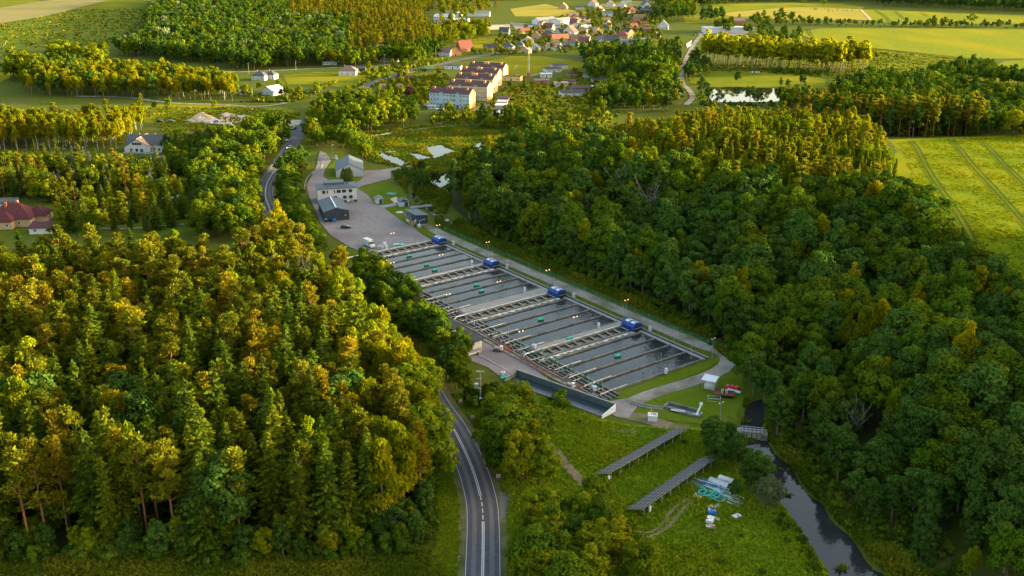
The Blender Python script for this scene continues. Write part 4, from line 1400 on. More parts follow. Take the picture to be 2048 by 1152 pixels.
def mass(name, sp, L):
    """one stuff object: a wood of repeated trees on points (rotation, size and variant per point)"""
    src = sources(sp)
    me = bpy.data.meshes.new(name)
    me.vertices.add(len(L))
    A = np.array(L, np.float32)
    me.vertices.foreach_set('co', np.ascontiguousarray(A[:, :3]).ravel())
    wv = A[:, 3] / src[0][1]
    sc_ = np.stack([wv * rng.uniform(.8, 1.2, len(L)), wv * rng.uniform(.8, 1.2, len(L)), wv], 1).astype(np.float32)
    ro_ = np.stack([np.zeros(len(L)), np.zeros(len(L)), A[:, 4]], 1).astype(np.float32)
    for nm, ty, a in (('size', 'FLOAT_VECTOR', sc_), ('turn', 'FLOAT_VECTOR', ro_)):
        me.attributes.new(nm, ty, 'POINT').data.foreach_set('vector', a.ravel())
    me.attributes.new('variant', 'INT', 'POINT').data.foreach_set('value', rng.integers(0, len(src), len(L)).astype(np.int32))
    o = setting(put(name, me), 'stuff')
    g = bpy.data.node_groups.new('wood_' + sp, 'GeometryNodeTree')
    g.interface.new_socket('Geometry', in_out='INPUT', socket_type='NodeSocketGeometry')
    g.interface.new_socket('Geometry', in_out='OUTPUT', socket_type='NodeSocketGeometry')
    N, K = g.nodes, g.links
    gi, go = N.new('NodeGroupInput'), N.new('NodeGroupOutput')
    jn = N.new('GeometryNodeJoinGeometry')

    def named(nm, ty):
        n = N.new('GeometryNodeInputNamedAttribute')
        n.data_type = ty
        n.inputs['Name'].default_value = nm
        return n.outputs['Attribute']

    size, turn, var = named('size', 'FLOAT_VECTOR'), named('turn', 'FLOAT_VECTOR'), named('variant', 'INT')
    for i, (so, _) in enumerate(src):
        oi = N.new('GeometryNodeObjectInfo')
        oi.inputs['Object'].default_value = so
        oi.inputs['As Instance'].default_value = True
        cmp_ = N.new('FunctionNodeCompare')
        cmp_.data_type = 'INT'
        cmp_.operation = 'EQUAL'
        K.new(var, [q for q in cmp_.inputs if q.type == 'INT'][0])
        [q for q in cmp_.inputs if q.type == 'INT'][1].default_value = i
        ip = N.new('GeometryNodeInstanceOnPoints')
        K.new(gi.outputs[0], ip.inputs['Points'])
        K.new(cmp_.outputs[0], ip.inputs['Selection'])
        K.new(oi.outputs['Geometry'], ip.inputs['Instance'])
        er = N.new('FunctionNodeEulerToRotation')
        K.new(turn, er.inputs[0])
        K.new(er.outputs[0], ip.inputs['Rotation'])
        K.new(size, ip.inputs['Scale'])
        K.new(ip.outputs[0], jn.inputs[0])
    K.new(jn.outputs[0], go.inputs[0])
    md = o.modifiers.new('wood', 'NODES')
    md.node_group = g
    return o


for sp, L in MASS.items():
    mass({'shrub': 'undergrowth', 'broom': 'undergrowth'}.get(sp, 'distant_woods'), sp, L)
# far woods on the skyline side
FARW = []
for px, g in (([(1560, 4), (1720, 4), (1760, 12), (1900, 18), (2250, 33), (2250, -30), (1500, -30)], 17), ([(-160, -8), (300, -8), (420, -14), (420, -30), (-160, -30)], 20),
              ([(430, -6), (900, 4), (1010, 2), (1200, -4), (1560, -10), (1560, -26), (430, -26)], 20)):
    P = [G(*p) for p in px]
    yy = min(p[1] for p in P)
    while yy < max(p[1] for p in P):
        xx = min(p[0] for p in P)
        while xx < max(p[0] for p in P):
            a, b = xx + random.uniform(-6, 6), yy + random.uniform(-6, 6)
            if in_poly(P, a, b):
                FARW.append((a, b, 0, random.uniform(15, 21), random.uniform(0, 6.28)))
            xx += g * .6
        yy += g
FARW = [f for f in FARW if f[1] < 2600]
mass('distant_woods', 'alder', FARW)
# ------------------------------------------------------------------ fish farm raceways
PO = Vector((-26.8, 368.0, 0.0))
PA = R(-53.5)


def PP(s, t, z=0.0):
    """point of the pond field: s metres along the row, t metres to its other side"""
    return Vector((PO.x + math.cos(PA) * s + math.sin(PA) * t, PO.y + math.sin(PA) * s - math.cos(PA) * t, z))


def plain(name, c, rough=.6, metallic=0.0, c2=None, sc_=2.0):
    return mat(name, c, c2 or tuple(x * 1.25 for x in c), sc_, rough, metallic=metallic)


M['blue_cover'] = mat('blue_tarpaulin', (0.006, 0.026, 0.15), (0.010, 0.042, 0.21), 1.5, .45, bump=.03)
M['white'] = plain('white_plastic', (0.50, 0.51, 0.52), .5)
M['clear'] = mat('milky_window_sheet', (0.45, 0.50, 0.56), (0.54, 0.58, 0.62), 2, .3)
M['teal'] = plain('teal_plastic', (0.03, 0.36, 0.28), .5)
M['green_net'] = plain('green_net', (0.02, 0.17, 0.11), .8)
M['steel'] = plain('galvanised_steel', (0.38, 0.40, 0.41), .45, .5)
M['pole'] = plain('grey_post_paint', (0.20, 0.22, 0.23), .7)
M['dark'] = plain('opening_shade_paint', (0.012, 0.012, 0.014), .8)
M['pipe'] = mat('weathered_pipe', (0.48, 0.47, 0.43), (0.62, 0.61, 0.58), 1.2, .6, c3=(0.30, 0.28, 0.23), scale3=.4)
M['red'] = plain('red_pipe', (0.26, 0.065, 0.042), .6)
M['rust'] = mat('rusty_steel', (0.11, 0.045, 0.03), (0.20, 0.08, 0.05), 2.5, .9)
M['timber'] = mat('weathered_timber', (0.26, 0.20, 0.14), (0.36, 0.29, 0.20), 3, .9)
M['netwater'] = water_mat('channel_water', (0.016, 0.018, 0.016), .12, 2.0, .03)
M['scum'] = water_mat('foamy_channel_water', (0.05, 0.052, 0.05), .3, 2.0, .03, foam=(0.45, 0.60))
M['lamp'] = mat('sodium_lamp', (1.0, 0.34, 0.08), emit=2.2)
M['black'] = plain('black_plastic', (0.02, 0.02, 0.022), .5)
M['blue'] = plain('blue_plastic', (0.02, 0.12, 0.42), .5)
M['debris'] = mat('brown_debris', (0.20, 0.13, 0.07), (0.30, 0.22, 0.14), 2.0, .95, c3=(0.10, 0.085, 0.06), scale3=.6)

SEC = [((-3.8, 0.4), 2.8, [3.0, 9.5, 15.2, 22.0], 28.6, 31.9), ((31.9, 36.9), 38.4, [38.7, 43.8, 50.1, 56.3], 62.6, 69.1),
       ((69.1, 73.4), 75.7, [76.0, 81.9, 88.2, 94.3], 100.8, 104.6), ((104.6, 108.8), 111.3, [111.6, 117.4, 123.6, 130.0], 136.4, None)]
ORD = ['nearest the car park', 'second from the car park', 'third from the car park', 'nearest the grass bank and solar panels']
for k, (lad, st, walls, end, wk) in enumerate(SEC):
    t = thing('fish_pond', f'concrete raceway fish pond, {ORD[k]}', 'fish pond', PO, PA, 'raceway fish ponds')
    TL = 34.6
    edges = walls + [end]
    for a, b in zip(edges[:-1], edges[1:]):
        MB().add([(a, -0.9, .14), (b, -0.9, .14), (b, -TL, .14), (a, -TL, .14)], [(3, 2, 1, 0)]).build('water', M['pondwater'], t)
    for a in edges:
        MB().box((a, -TL / 2 - .4, .25), (.36, TL - .9, .52)).build('wall', M['concrete_dark'], t)
    # feeder channel with cross beams
    MB().add([(lad[0], -1.5, .10), (st, -1.5, .10), (st, -36.6, .10), (lad[0], -36.6, .10)], [(3, 2, 1, 0)]).build('channel_water', M['netwater'], t)
    for a in lad:
        MB().box((a + (.2 if a == lad[0] else -.1), -19, .32), (.38, 35.4, .6)).build('channel_wall', M['concrete_dark'], t)
    for i in range(11):
        MB().box(((lad[0] + lad[1]) / 2 + .05, -3.2 - i * 3.15, .44), (lad[1] - lad[0] - .7, .32, .26)).build('cross_beam', M['timber'], t)
    a0, a1 = lad[1] + .15, st - .05
    MB().add([(a0, -2, .17), (a1, -2, .17), (a1, -37.5, .17), (a0, -37.5, .17)], [(3, 2, 1, 0)]).build('foam_strip', M['scum'], t)
    mbp = MB()
    mbp.tube([((a0 + a1) / 2 - .25, -2.5, .42), ((a0 + a1) / 2 - .25, -38.5, .42)], .15, 8)
    mbp.build('white_pipe', M['pipe'], t)
    mbp = MB()
    for i in range(13):
        mbp.box(((a0 + a1) / 2 + .25, -3.5 - i * 2.6, .36), (.5, 1.5, .08), rz=random.uniform(-.08, .08))
    mbp.build('grating', M['pipe'], t)
    MB().tube([(lad[0] - .15, -2.2, .78), (lad[0] - .15, -39, .78)], .17, 8).build('supply_pipe', M['pipe'], t)
    if wk:
        MB().box(((end + wk) / 2 + .1, -18.3, .2), (wk - end - .6, 34.6, .36)).build('walkway', M['concrete'], t)
    # end sill on the stream side, and dark channel
    s0, s1 = lad[0] - .1, (wk or end + .3) - .12
    MB().box(((s0 + s1) / 2, -.35, .17), (s1 - s0, 1.05, .3)).build('end_sill', M['concrete'], t)
    MB().add([(s0, .2, .12), (s1, .2, .12), (s1, 1.2, .12), (s0, 1.2, .12)], [(0, 1, 2, 3)]).build('outlet_water', M['netwater'], t)
    MB().box(((s0 + s1) / 2, 1.35, .22), (s1 - s0, .28, .5)).build('channel_wall', M['concrete'], t)
    # white pipes over the collecting gutter at the other end
    for i, a in enumerate(walls[1:] + [end]):
        if k >= 2 or i % 2:
            MB().tube([(a, -TL + 5, .68), (a + .1, -TL - 1.5, .66), (a + .25, -TL - 4.6, .62)], .13, 6).build('pipe_end', M['pipe'], t)
    MB().tube([(lad[0] + .2, -36.5, .9), (lad[0] + .3, -39.5, .9), (lad[0] + .6, -40.4, .5)], .2, 8).build('elbow_pipe', M['white'], t)

# collecting gutter along the plaza
g = thing('collecting_gutter', 'long collecting gutter of crossed concrete beams beside the plaza', 'gutter', PO, PA)
MB().add([(18, -35.0, .11), (139.5, -35.0, .11), (139.5, -40.6, .11), (18, -40.6, .11)], [(3, 2, 1, 0)]).build('gutter_water', M['netwater'], g)
for tt, w in ((35.0, .5), (36.6, .28), (38.2, .28), (39.5, .25), (40.7, .5)):
    MB().box((78.8, -tt, .26), (121.5, w, .5)).build('beam', M['concrete_dark'], g)
for i in range(33):
    s = 20 + i * 3.65 + random.uniform(-.8, .8)
    MB().box((s, -37.8, .36 + .02 * (i % 3)), (.26, random.choice((4.4, 5.2, 3.0)), .2), rz=random.uniform(-.1, .1)).build('cross_beam', random.choice((M['timber'], M['concrete'], M['pipe'])), g)
MB().box((78.8, -41.7, .16), (121.5, 1.1, .22)).build('sill', M['debris'], g)
MB().box((78.8, -42.45, .2), (121.5, .2, .4)).build('kerb', M['concrete'], g)
for s0, s1, tt in ((90, 100, 40.2), (92, 99, 39.6), (93, 101, 41.3), (104, 118, 41.6), (105, 121, 42.0), (123, 131, 40.4)):
    MB().tube([(s0, -tt, .62), ((s0 + s1) / 2, -tt - .3, .66), (s1, -tt + .2, .62)], .11, 6).build('red_pipe', M['red'], g)
for i in range(26):
    s, tt = random.uniform(70, 138), random.uniform(35.6, 41)
    a = random.uniform(0, 3.1)
    MB().tube([(s, -tt, .68), (s + 2.2 * math.cos(a), -tt + 1.2 * math.sin(a), .72)], .07, 5).build('loose_pipe', random.choice((M['pipe'], M['white'], M['timber'])), g)

# blue covers over the inlets
for k, (s, lab) in enumerate(((-.4, 'blue tarpaulin cover at the car park end of the ponds'), (34.4, 'blue tarpaulin cover second from the car park'),
                              (71.6, 'blue tarpaulin cover third from the car park'), (107.6, 'blue tarpaulin cover nearest the grass bank'))):
    t = thing('tarpaulin_cover', lab, 'cover', PP(s, 1.2, .32), PA, 'blue covers over the pond inlets')
    prof = [(-1.9, 0), (-1.9, 1.5), (-1.6, 2.05), (-.9, 2.4), (0, 2.5), (.9, 2.4), (1.6, 2.05), (1.9, 1.5), (1.9, 0)]
    mbc = MB()
    n = len(prof)
    vs = [(-2.6, y, z) for y, z in prof] + [(2.6, y, z) for y, z in prof]
    mbc.add(vs, [(i, n + i, n + i + 1, i + 1) for i in range(n - 1)] + [tuple(range(n)), tuple(reversed(range(n, 2 * n)))])
    mbc.build('cover_sheet', M['blue_cover'], t)
    MB().box((2.61, .1, .8), (.06, 2.7, 1.5)).build('shade_panel', M['dark'], t)  # dark panel paints the shade inside the cover's open end
    MB().box((2.7, .2, .95), (.1, 3.2, .12)).build('rail', M['steel'], t)
    for x in (-1.15, 1.15):
        MB().box((x, -.62, 2.47), (1.5, .95, .06), rx=R(13)).build('window_sheet', M['clear'], t)
        MB().box((x, .62, 2.47), (1.5, .95, .06), rx=R(-13)).build('window_sheet', M['clear'], t)
    for x in (-2.4, 0, 2.4):
        MB().tube([(x, y * 1.01, z * 1.01 + .01) for y, z in prof], .05, 5).build('hoop', M['blue'], t)
    c = thing('control_cabinet', ('white control cabinet beside the cover ' + ['at the car park end', 'second from the car park', 'third from the car park', 'nearest the grass bank'][k]), 'cabinet',
              PP(s + 4.2, -2.6, .0), PA, 'white cabinets beside the blue covers')
    MB().box((0, 0, .75), (.9, .7, 1.3)).build('body', M['white'], c)
    MB().box((0, 0, 1.44), (1.02, .82, .07)).build('cap', M['steel'], c)
    MB().box((.47, 0, .8), (.03, .5, .9)).build('door', M['steel'], c)
    MB().box((0, 0, .06), (.7, .5, .14)).build('plinth', M['concrete'], c)


# pond floats (aerators)
def float_aerator(px, py, rz, lab, base=.14):
    x, y = ray(px, py, base)
    t = thing('float_aerator', lab, 'float', (x, y, base), rz, 'green floats on the ponds')
    MB().tube([(-.9, 0, .32), (.9, 0, .32)], .42, 10).build('barrel', M['teal'], t)
    for a in (-.6, .6):
        MB().tube([(a - .05, 0, .32), (a + .05, 0, .32)], .46, 10).build('band', M['green_net'], t)
    MB().box((0, .55, .12), (1.3, .5, .2)).build('raft', M['teal'], t)
    MB().tube([(.9, 0, .4), (1.2, .1, .1)], .07, 5).build('nozzle', M['steel'], t)


for px, py, rz, w in ((818, 513, .4, 'on the pond nearest the van'), (853, 531, .3, 'beyond the lamp mast in the first pond'), (869, 541, .5, 'next to the dividing wall of the first pond'),
                      (953, 571, .4, 'in the second pond, the farther of two'), (963, 583, .5, 'in the second pond, the nearer of two'), (1081, 640, .4, 'in the middle of the third pond'),
                      (1235, 713, .4, 'alone in the pond nearest the grass bank')):
    float_aerator(px, py, rz, 'green barrel float ' + w)
float_aerator(1139, 678, .2, 'green barrel float lying on the concrete walkway', .4)


# lamps
def lamp_post(px, py, h, lab, lit=True, two=True, rz=0.6, base=.2):
    x, y = ray(px, py, base)
    t = thing('lamp_post', lab, 'lamp post', (x, y, base - .1), rz, 'lamp posts around the ponds')
    MB().tube([(0, 0, 0), (0, 0, h * .5), (0, 0, h)], .065, 6, .04).build('pole', M['pole'], t)
    MB().box((0, 0, .12), (.4, .4, .24)).build('base', M['concrete'], t)
    for sgn in ((-1, 1) if two else (1,)):
        MB().tube([(0, 0, h - .1), (sgn * .55, 0, h + .05)], .035, 5).build('arm', M['pole'], t)
        hd = MB().lathe([(.06, .14), (.17, .10), (.22, 0), (.16, -.05)], 8, (sgn * .62, 0, h + .05)).build('lamp_head', M['steel'], t)
        MB().lathe([(.03, -.2), (.13, -.15), (.15, -.06), (.03, -.04)], 8, (sgn * .62, 0, h + .05)).build('bulb', M['lamp'] if lit else M['clear'], hd)


for a in ((786, 496, 6, 'lit lamp post beside the white crates at the car park'), (976, 512, 5.5, 'lit lamp post by the track near the second blue cover'), (1095, 570, 5.5, 'lit lamp post by the track before the third blue cover'),
          (1252, 632, 5.5, 'lit lamp post by the track before the last blue cover'), (883, 540, 5.8, 'lit lamp post on the walkway of the first pond'), (786, 555, 5.5, 'lit lamp post at the gutter of the first pond'),
          (998, 597, 6, 'lit lamp post on the walkway of the second pond'), (897, 622, 5.8, 'lit lamp post at the gutter of the second pond'), (1042, 700, 6, 'lit lamp post at the gutter of the third pond'),
          (1150, 670, 6, 'brightest lit lamp post on the walkway of the third pond'), (877, 474, 5, 'small lit lamp post at the two wheel trail')):
    lamp_post(*a)
lamp_post(1424, 716, 6, 'unlit lamp post at the corner of the last pond', False)
lamp_post(1440, 838, 4.5, 'unlit double headed lamp post on the lawn by the weir', False)
lamp_post(665, 316, 7, 'unlit single lamp post beside the farm gate', False, False)


# net poles and drooping nets
def net_pole(p, h, lab):
    t = thing('net_pole', lab, 'pole', p, 0, 'slim poles carrying bird nets')
    MB().tube([(0, 0, 0), (0, 0, h)], .055, 5).build('shaft', M['steel'], t)
    MB().box((0, 0, .1), (.3, .3, .2)).build('foot', M['concrete'], t)
    MB().tube([(0, 0, h * .6), (.7, -.5, .1)], .025, 4).build('stay', M['steel'], t)


poles = [(989, 672), (1017, 681), (1041, 704), (1084, 722), (1114, 740), (1142, 752), (1176, 770), (1205, 785)]
PL = []
for i, (px, py) in enumerate(poles):
    x, y = ray(px, py, .4)
    PL.append(Vector((x, y, .3)))
    net_pole(PL[-1], 4.2, 'slim steel net pole by the gutter, ' + ['farthest', 'second', 'third', 'fourth', 'fifth', 'sixth', 'seventh', 'nearest'][i] + ' of the eight in the row')
tagn = thing('bird_net', 'sagging green bird net strung between the poles by the gutter', 'net', PL[0])
for a, b in zip(PL[2:-1], PL[3:]):
    for zt, zb_ in ((4.0, 1.3), (3.4, .9)):
        pts = []
        for i in range(9):
            f = i / 8
            p = a.lerp(b, f) - PL[0]
            pts.append((p.x, p.y, zb_ + (zt - zb_) * (2 * f - 1) ** 2))
        MB().tube(pts, .05, 4).build('net_rope', M['green_net'], tagn)
    vs = []
    for i in range(9):
        f = i / 8
        p = a.lerp(b, f) - PL[0]
        z = 1.3 + 2.5 * (2 * f - 1) ** 2
        vs += [(p.x, p.y, z), (p.x + .1, p.y - .1, z - .14)]
    MB().add(vs, [(2 * i, 2 * i + 1, 2 * i + 3, 2 * i + 2) for i in range(8)]).build('net_edge', M['green_net'], tagn)
for i, (s, tt) in enumerate(((13, 36), (25, 36), (45, 37), (58, 37), (66, -2.2), (30, -2.2), (100, -2.2), (122, -2.2), (134, 3), (133, 14), (132.5, 20))):
    net_pole(PP(s, tt, .2), 4.5, 'slim steel net pole ' + ['hidden low by the first gutter', 'at the end of the first pond gutter', 'by the gutter of the second pond', 'by the plaza end of the second pond', 'beside the third blue cover', 'beside the second blue cover',
                                                         'before the last blue cover', 'by the track at the last pond', 'at the outlet of the last pond', 'inside the last pond by its grass bank', 'by the white feeder on the grass bank'][i])


def net_fence(px, lab, step=6.0, h=1.6, name='net_fence', m='green_net', cat='fence'):
    C = smooth_line([G(*p) for p in px], 8)
    L = [0.0]
    for a, b in zip(C[:-1], C[1:]):
        L.append(L[-1] + (b - a).length)
    n = max(2, int(L[-1] / step))
    P = []
    for i in range(n + 1):
        s = L[-1] * i / n
        j = min(max(np.searchsorted(L, s) - 1, 0), len(C) - 2)
        p = C[j].lerp(C[j + 1], (s - L[j]) / (L[j + 1] - L[j]))
        P.append(Vector((p.x, p.y, z_at(p.x, p.y))))
    t = thing(name, lab, cat, P[0])
    for p in P:
        q_ = p - P[0]
        MB().tube([(q_.x, q_.y, -.2), (q_.x, q_.y, h)], .05, 5).build('post', M['pole'], t)
    for a, b in zip(P[:-1], P[1:]):
        a, b = a - P[0], b - P[0]
        mbn = MB()
        for z in np.arange(.25, h, .42):
            mbn.beam((a.x, a.y, a.z + z), (b.x, b.y, b.z + z), .035, .05)
        for k in range(1, 6):
            c = a.lerp(b, k / 6)
            mbn.beam((c.x, c.y, c.z + .25), (c.x, c.y, c.z + h - .1), .03, .03)
        mbn.build('net', M[m], t)


net_fence([(890, 461), (960, 492), (1050, 530), (1160, 578), (1290, 634), (1400, 682), (1452, 700)], 'long green net fence between the gravel track and the stream')
net_fence([(640, 313), (645, 335), (622, 350), (612, 365), (608, 390)], 'wire fence along the access drive', 4, 1.5, m='steel')
net_fence([(715, 280), (800, 266), (880, 256), (960, 252), (1020, 254)], 'wire fence along the far side of the reed meadow', 6, 1.4, m='steel')

# settling tank
A, B_, C_, D_ = [Vector((*ray(*p, 0), 0)) for p in ((1034, 752), (1232, 822), (1205, 836), (1010, 765))]
tk = thing('settling_tank', 'long concrete settling tank with shallow dark water below the plaza', 'tank', A)
a, b, c, d = [v - A for v in (A, B_, C_, D_)]
MB().prism([(d.x, d.y), (c.x, c.y), (b.x, b.y), (a.x, a.y)], -.3, .14).build('floor', M['concrete_dark'], tk)
n_ = (b - a).normalized()
side = Vector((-n_.y, n_.x, 0))
M['tankwater'] = water_mat('tank_water', (0.030, 0.045, 0.05), .16, .9, .05, foam=(.58, .8))
MB().add([(p.x, p.y, .22) for p in (d, c, b, a)], [(0, 1, 2, 3)]).build('water', M['tankwater'], tk)
M['tankwall'] = mat('algae_concrete', (0.055, 0.085, 0.085), (0.10, 0.135, 0.13), .8, .8)
MB().beam(a + Vector((0, 0, .95)), b + Vector((0, 0, .95)), .35, 1.9).build('back_wall', M['tankwall'], tk)
MB().beam(a + Vector((0, 0, 1.93)), b + Vector((0, 0, 1.93)), .42, .08).build('wall_cap', M['concrete'], tk)
MB().beam(d + Vector((0, 0, .3)), c + Vector((0, 0, .3)), .25, .6).build('front_wall', M['concrete_dark'], tk)
for p, q_, nm, mm in ((a, d, 'end_wall', 'concrete_dark'), (b, c, 'end_wall', 'white')):
    w = (q_ - p).normalized()
    nn = Vector((-w.y, w.x, 0)) * .16
    e0, e1 = p + w * .3, q_ + w * .2
    MB().add([e0 - nn, e0 + nn, e1 + nn, e1 - nn] + [e0 - nn + Vector((0, 0, 2.0)), e0 + nn + Vector((0, 0, 2.0)), e1 + nn + Vector((0, 0, .7)), e1 - nn + Vector((0, 0, .7))],
             [(3, 2, 1, 0), (4, 5, 6, 7), (0, 1, 5, 4), (1, 2, 6, 5), (2, 3, 7, 6), (3, 0, 4, 7)]).build(nm, M[mm], tk)
MB().tube([(a + n_ * 10 + Vector((0, 0, 1.9)))[:], (a + n_ * 10 + Vector((0, 0, 3.0)))[:]], .07, 5).build('vent_pipe', M['steel'], tk)
# ------------------------------------------------------------------ buildings
M['glass'] = mat('window_glass', (0.02, 0.025, 0.03), rough=.08, spec=.6)
M['frame'] = plain('window_frame_white', (0.62, 0.62, 0.60), .5)
M['frame_dark'] = plain('window_frame_dark', (0.05, 0.05, 0.055), .5)
WALLS = dict(white=mat('white_render', (0.47, 0.46, 0.44), (0.54, 0.53, 0.50), .6, .9, c3=(0.43, 0.42, 0.39), scale3=.25),
             cream=mat('cream_render', (0.38, 0.27, 0.15), (0.43, 0.31, 0.18), .6, .9), blue=mat('pale_blue_render', (0.32, 0.40, 0.46), (0.38, 0.45, 0.51), .5, .9, c3=(.29, .36, .41), scale3=.2),
             pink=mat('salmon_render', (0.40, 0.19, 0.09), (0.45, 0.23, 0.12), .5, .9), brick=mat('red_brick', (0.26, 0.10, 0.065), (0.34, 0.14, 0.09), 1.5, .9),  # salmon also stands in for sunlight on the blue block's gable
             grey=mat('grey_block_wall', (0.36, 0.37, 0.37), (0.46, 0.47, 0.47), .7, .9, stretch=(1, 1, 3)), steel=mat('dark_cladding', (0.028, 0.034, 0.044), (0.04, 0.047, 0.06), .8, .5, stretch=(8, 8, .2)),
             sheet=mat('white_cladding', (0.48, 0.50, 0.52), (0.55, 0.57, 0.59), .5, .5), yellow=mat('yellow_render', (0.62, 0.46, 0.16), (0.68, 0.52, 0.2), .5, .9), wood=M['timber'],
             navy=mat('navy_cladding', (0.022, 0.035, 0.06), (0.032, 0.048, 0.08), .8, .5, stretch=(8, 8, .2)))
ROOFS = dict(dark=mat('dark_roof_tiles', (0.045, 0.05, 0.06), (0.07, 0.075, 0.085), 1.2, .6, bump=.03), blue=mat('blue_grey_sheet_roof', (0.050, 0.068, 0.088), (0.066, 0.088, 0.11), .8, .6, bump=.01),
             brown=mat('brown_roof', (0.13, 0.085, 0.07), (0.18, 0.12, 0.095), 1, .7, bump=.03), maroon=mat('maroon_sheet_roof', (0.055, 0.030, 0.032), (0.075, 0.042, 0.042), .6, .7),
             red=mat('red_roof_tiles', (0.15, 0.045, 0.03), (0.20, 0.065, 0.045), 1.2, .7, bump=.03), wine=mat('wine_red_sheet_roof', (0.060, 0.012, 0.015), (0.085, 0.020, 0.023), 1, .8),
             orange=mat('orange_roof_tiles', (0.30, 0.11, 0.055), (0.36, 0.145, 0.075), 1.2, .7), grey=mat('grey_sheet_roof', (0.14, 0.14, 0.145), (0.19, 0.19, 0.195), .6, .7),
             pale=mat('pale_sheet_roof', (0.42, 0.41, 0.40), (0.50, 0.49, 0.48), .4, .5), tan=mat('tan_tiles', (0.30, 0.19, 0.11), (0.36, 0.24, 0.15), 1.2, .7), slate=mat('grey_felt_roof', (0.055, 0.055, 0.06), (0.08, 0.08, 0.085), .5, .9),  # tan also stands in for sunlight on the white house's right slope
             green=plain('green_sheet_roof', (0.03, 0.16, 0.09), .6))
_wm = {}


def window(parent, x, y, z, w, h, rz=0.0, frame='frame', fine=False, nm='window'):
    """set into a wall whose outward side is -y before rotation"""
    k = (round(w, 2), round(h, 2), frame)
    if k not in _wm:
        f = MB()
        for bx in (((0, 0, h / 2 - .05), (w, .12, .1)), ((0, 0, -h / 2 + .05), (w + .1, .2, .1)), ((-w / 2 + .04, 0, 0), (.08, .12, h - .2)), ((w / 2 - .04, 0, 0), (.08, .12, h - .2)), ((0, 0, 0), (.06, .1, h - .2))):
            f.box(*bx)
        _wm[k] = (f.mesh('window', M[frame]), MB().box((0, .02, 0), (w - .1, .06, h - .12)).mesh('pane', M['glass']))
    o = put(nm, _wm[k][0], parent, (x, y, z), rz)
    put('pane', _wm[k][1], o)
    return o


def gable_body(w, d, h, rh):
    """walls with gables at x = 0 and w, front at y = 0"""
    m_ = MB()
    m_.add([(0, 0, -.5), (w, 0, -.5), (w, d, -.5), (0, d, -.5), (0, 0, h), (w, 0, h), (w, d, h), (0, d, h), (0, d / 2, h + rh), (w, d / 2, h + rh)],
           [(0, 1, 5, 4), (2, 3, 7, 6), (1, 2, 6, 9, 5), (3, 0, 4, 8, 7), (3, 2, 1, 0), (4, 5, 9, 8), (6, 7, 8, 9)])
    return m_


def slope_slab(w, d, h, rh, ov, th, back=False):
    """one roof slope from the eaves (y=0 side, or y=d) up to the ridge"""
    sl = rh / (d / 2)
    y0, y1 = -ov, d / 2
    z0, z1 = h - ov * sl, h + rh
    if back:
        y0, y1 = d + ov, d / 2
    v = [(-ov, y0, z0 + .03), (w + ov, y0, z0 + .03), (w + ov, y1, z1 + .03), (-ov, y1, z1 + .03)]
    v += [(x, y, z + th) for x, y, z in v]
    f = [(3, 2, 1, 0), (4, 5, 6, 7), (0, 1, 5, 4), (1, 2, 6, 5), (2, 3, 7, 6), (3, 0, 4, 7)]
    if back:
        f = [tuple(reversed(q)) for q in f]
    return MB().add(v, f)


def hip_roof(w, d, h, rh, ov, th=.2):
    r = min(w, d) / 2
    if w >= d:
        top = [(r, d / 2, h + rh), (w - r, d / 2, h + rh)]
    else:
        top = [(w / 2, r, h + rh), (w / 2, d - r, h + rh)]
    e = [(-ov, -ov, h), (w + ov, -ov, h), (w + ov, d + ov, h), (-ov, d + ov, h)]
    b = [(x, y, z - th) for x, y, z in e]
    v = e + top + b
    if w >= d:
        f = [(0, 1, 5, 4), (1, 2, 5), (2, 3, 4, 5), (3, 0, 4)]
    else:
        f = [(0, 1, 4), (1, 2, 5, 4), (2, 3, 5), (3, 0, 4, 5)]
    f += [(6, 7, 1, 0), (7, 8, 2, 1), (8, 9, 3, 2), (9, 6, 0, 3), (9, 8, 7, 6)]
    return MB().add(v, f)


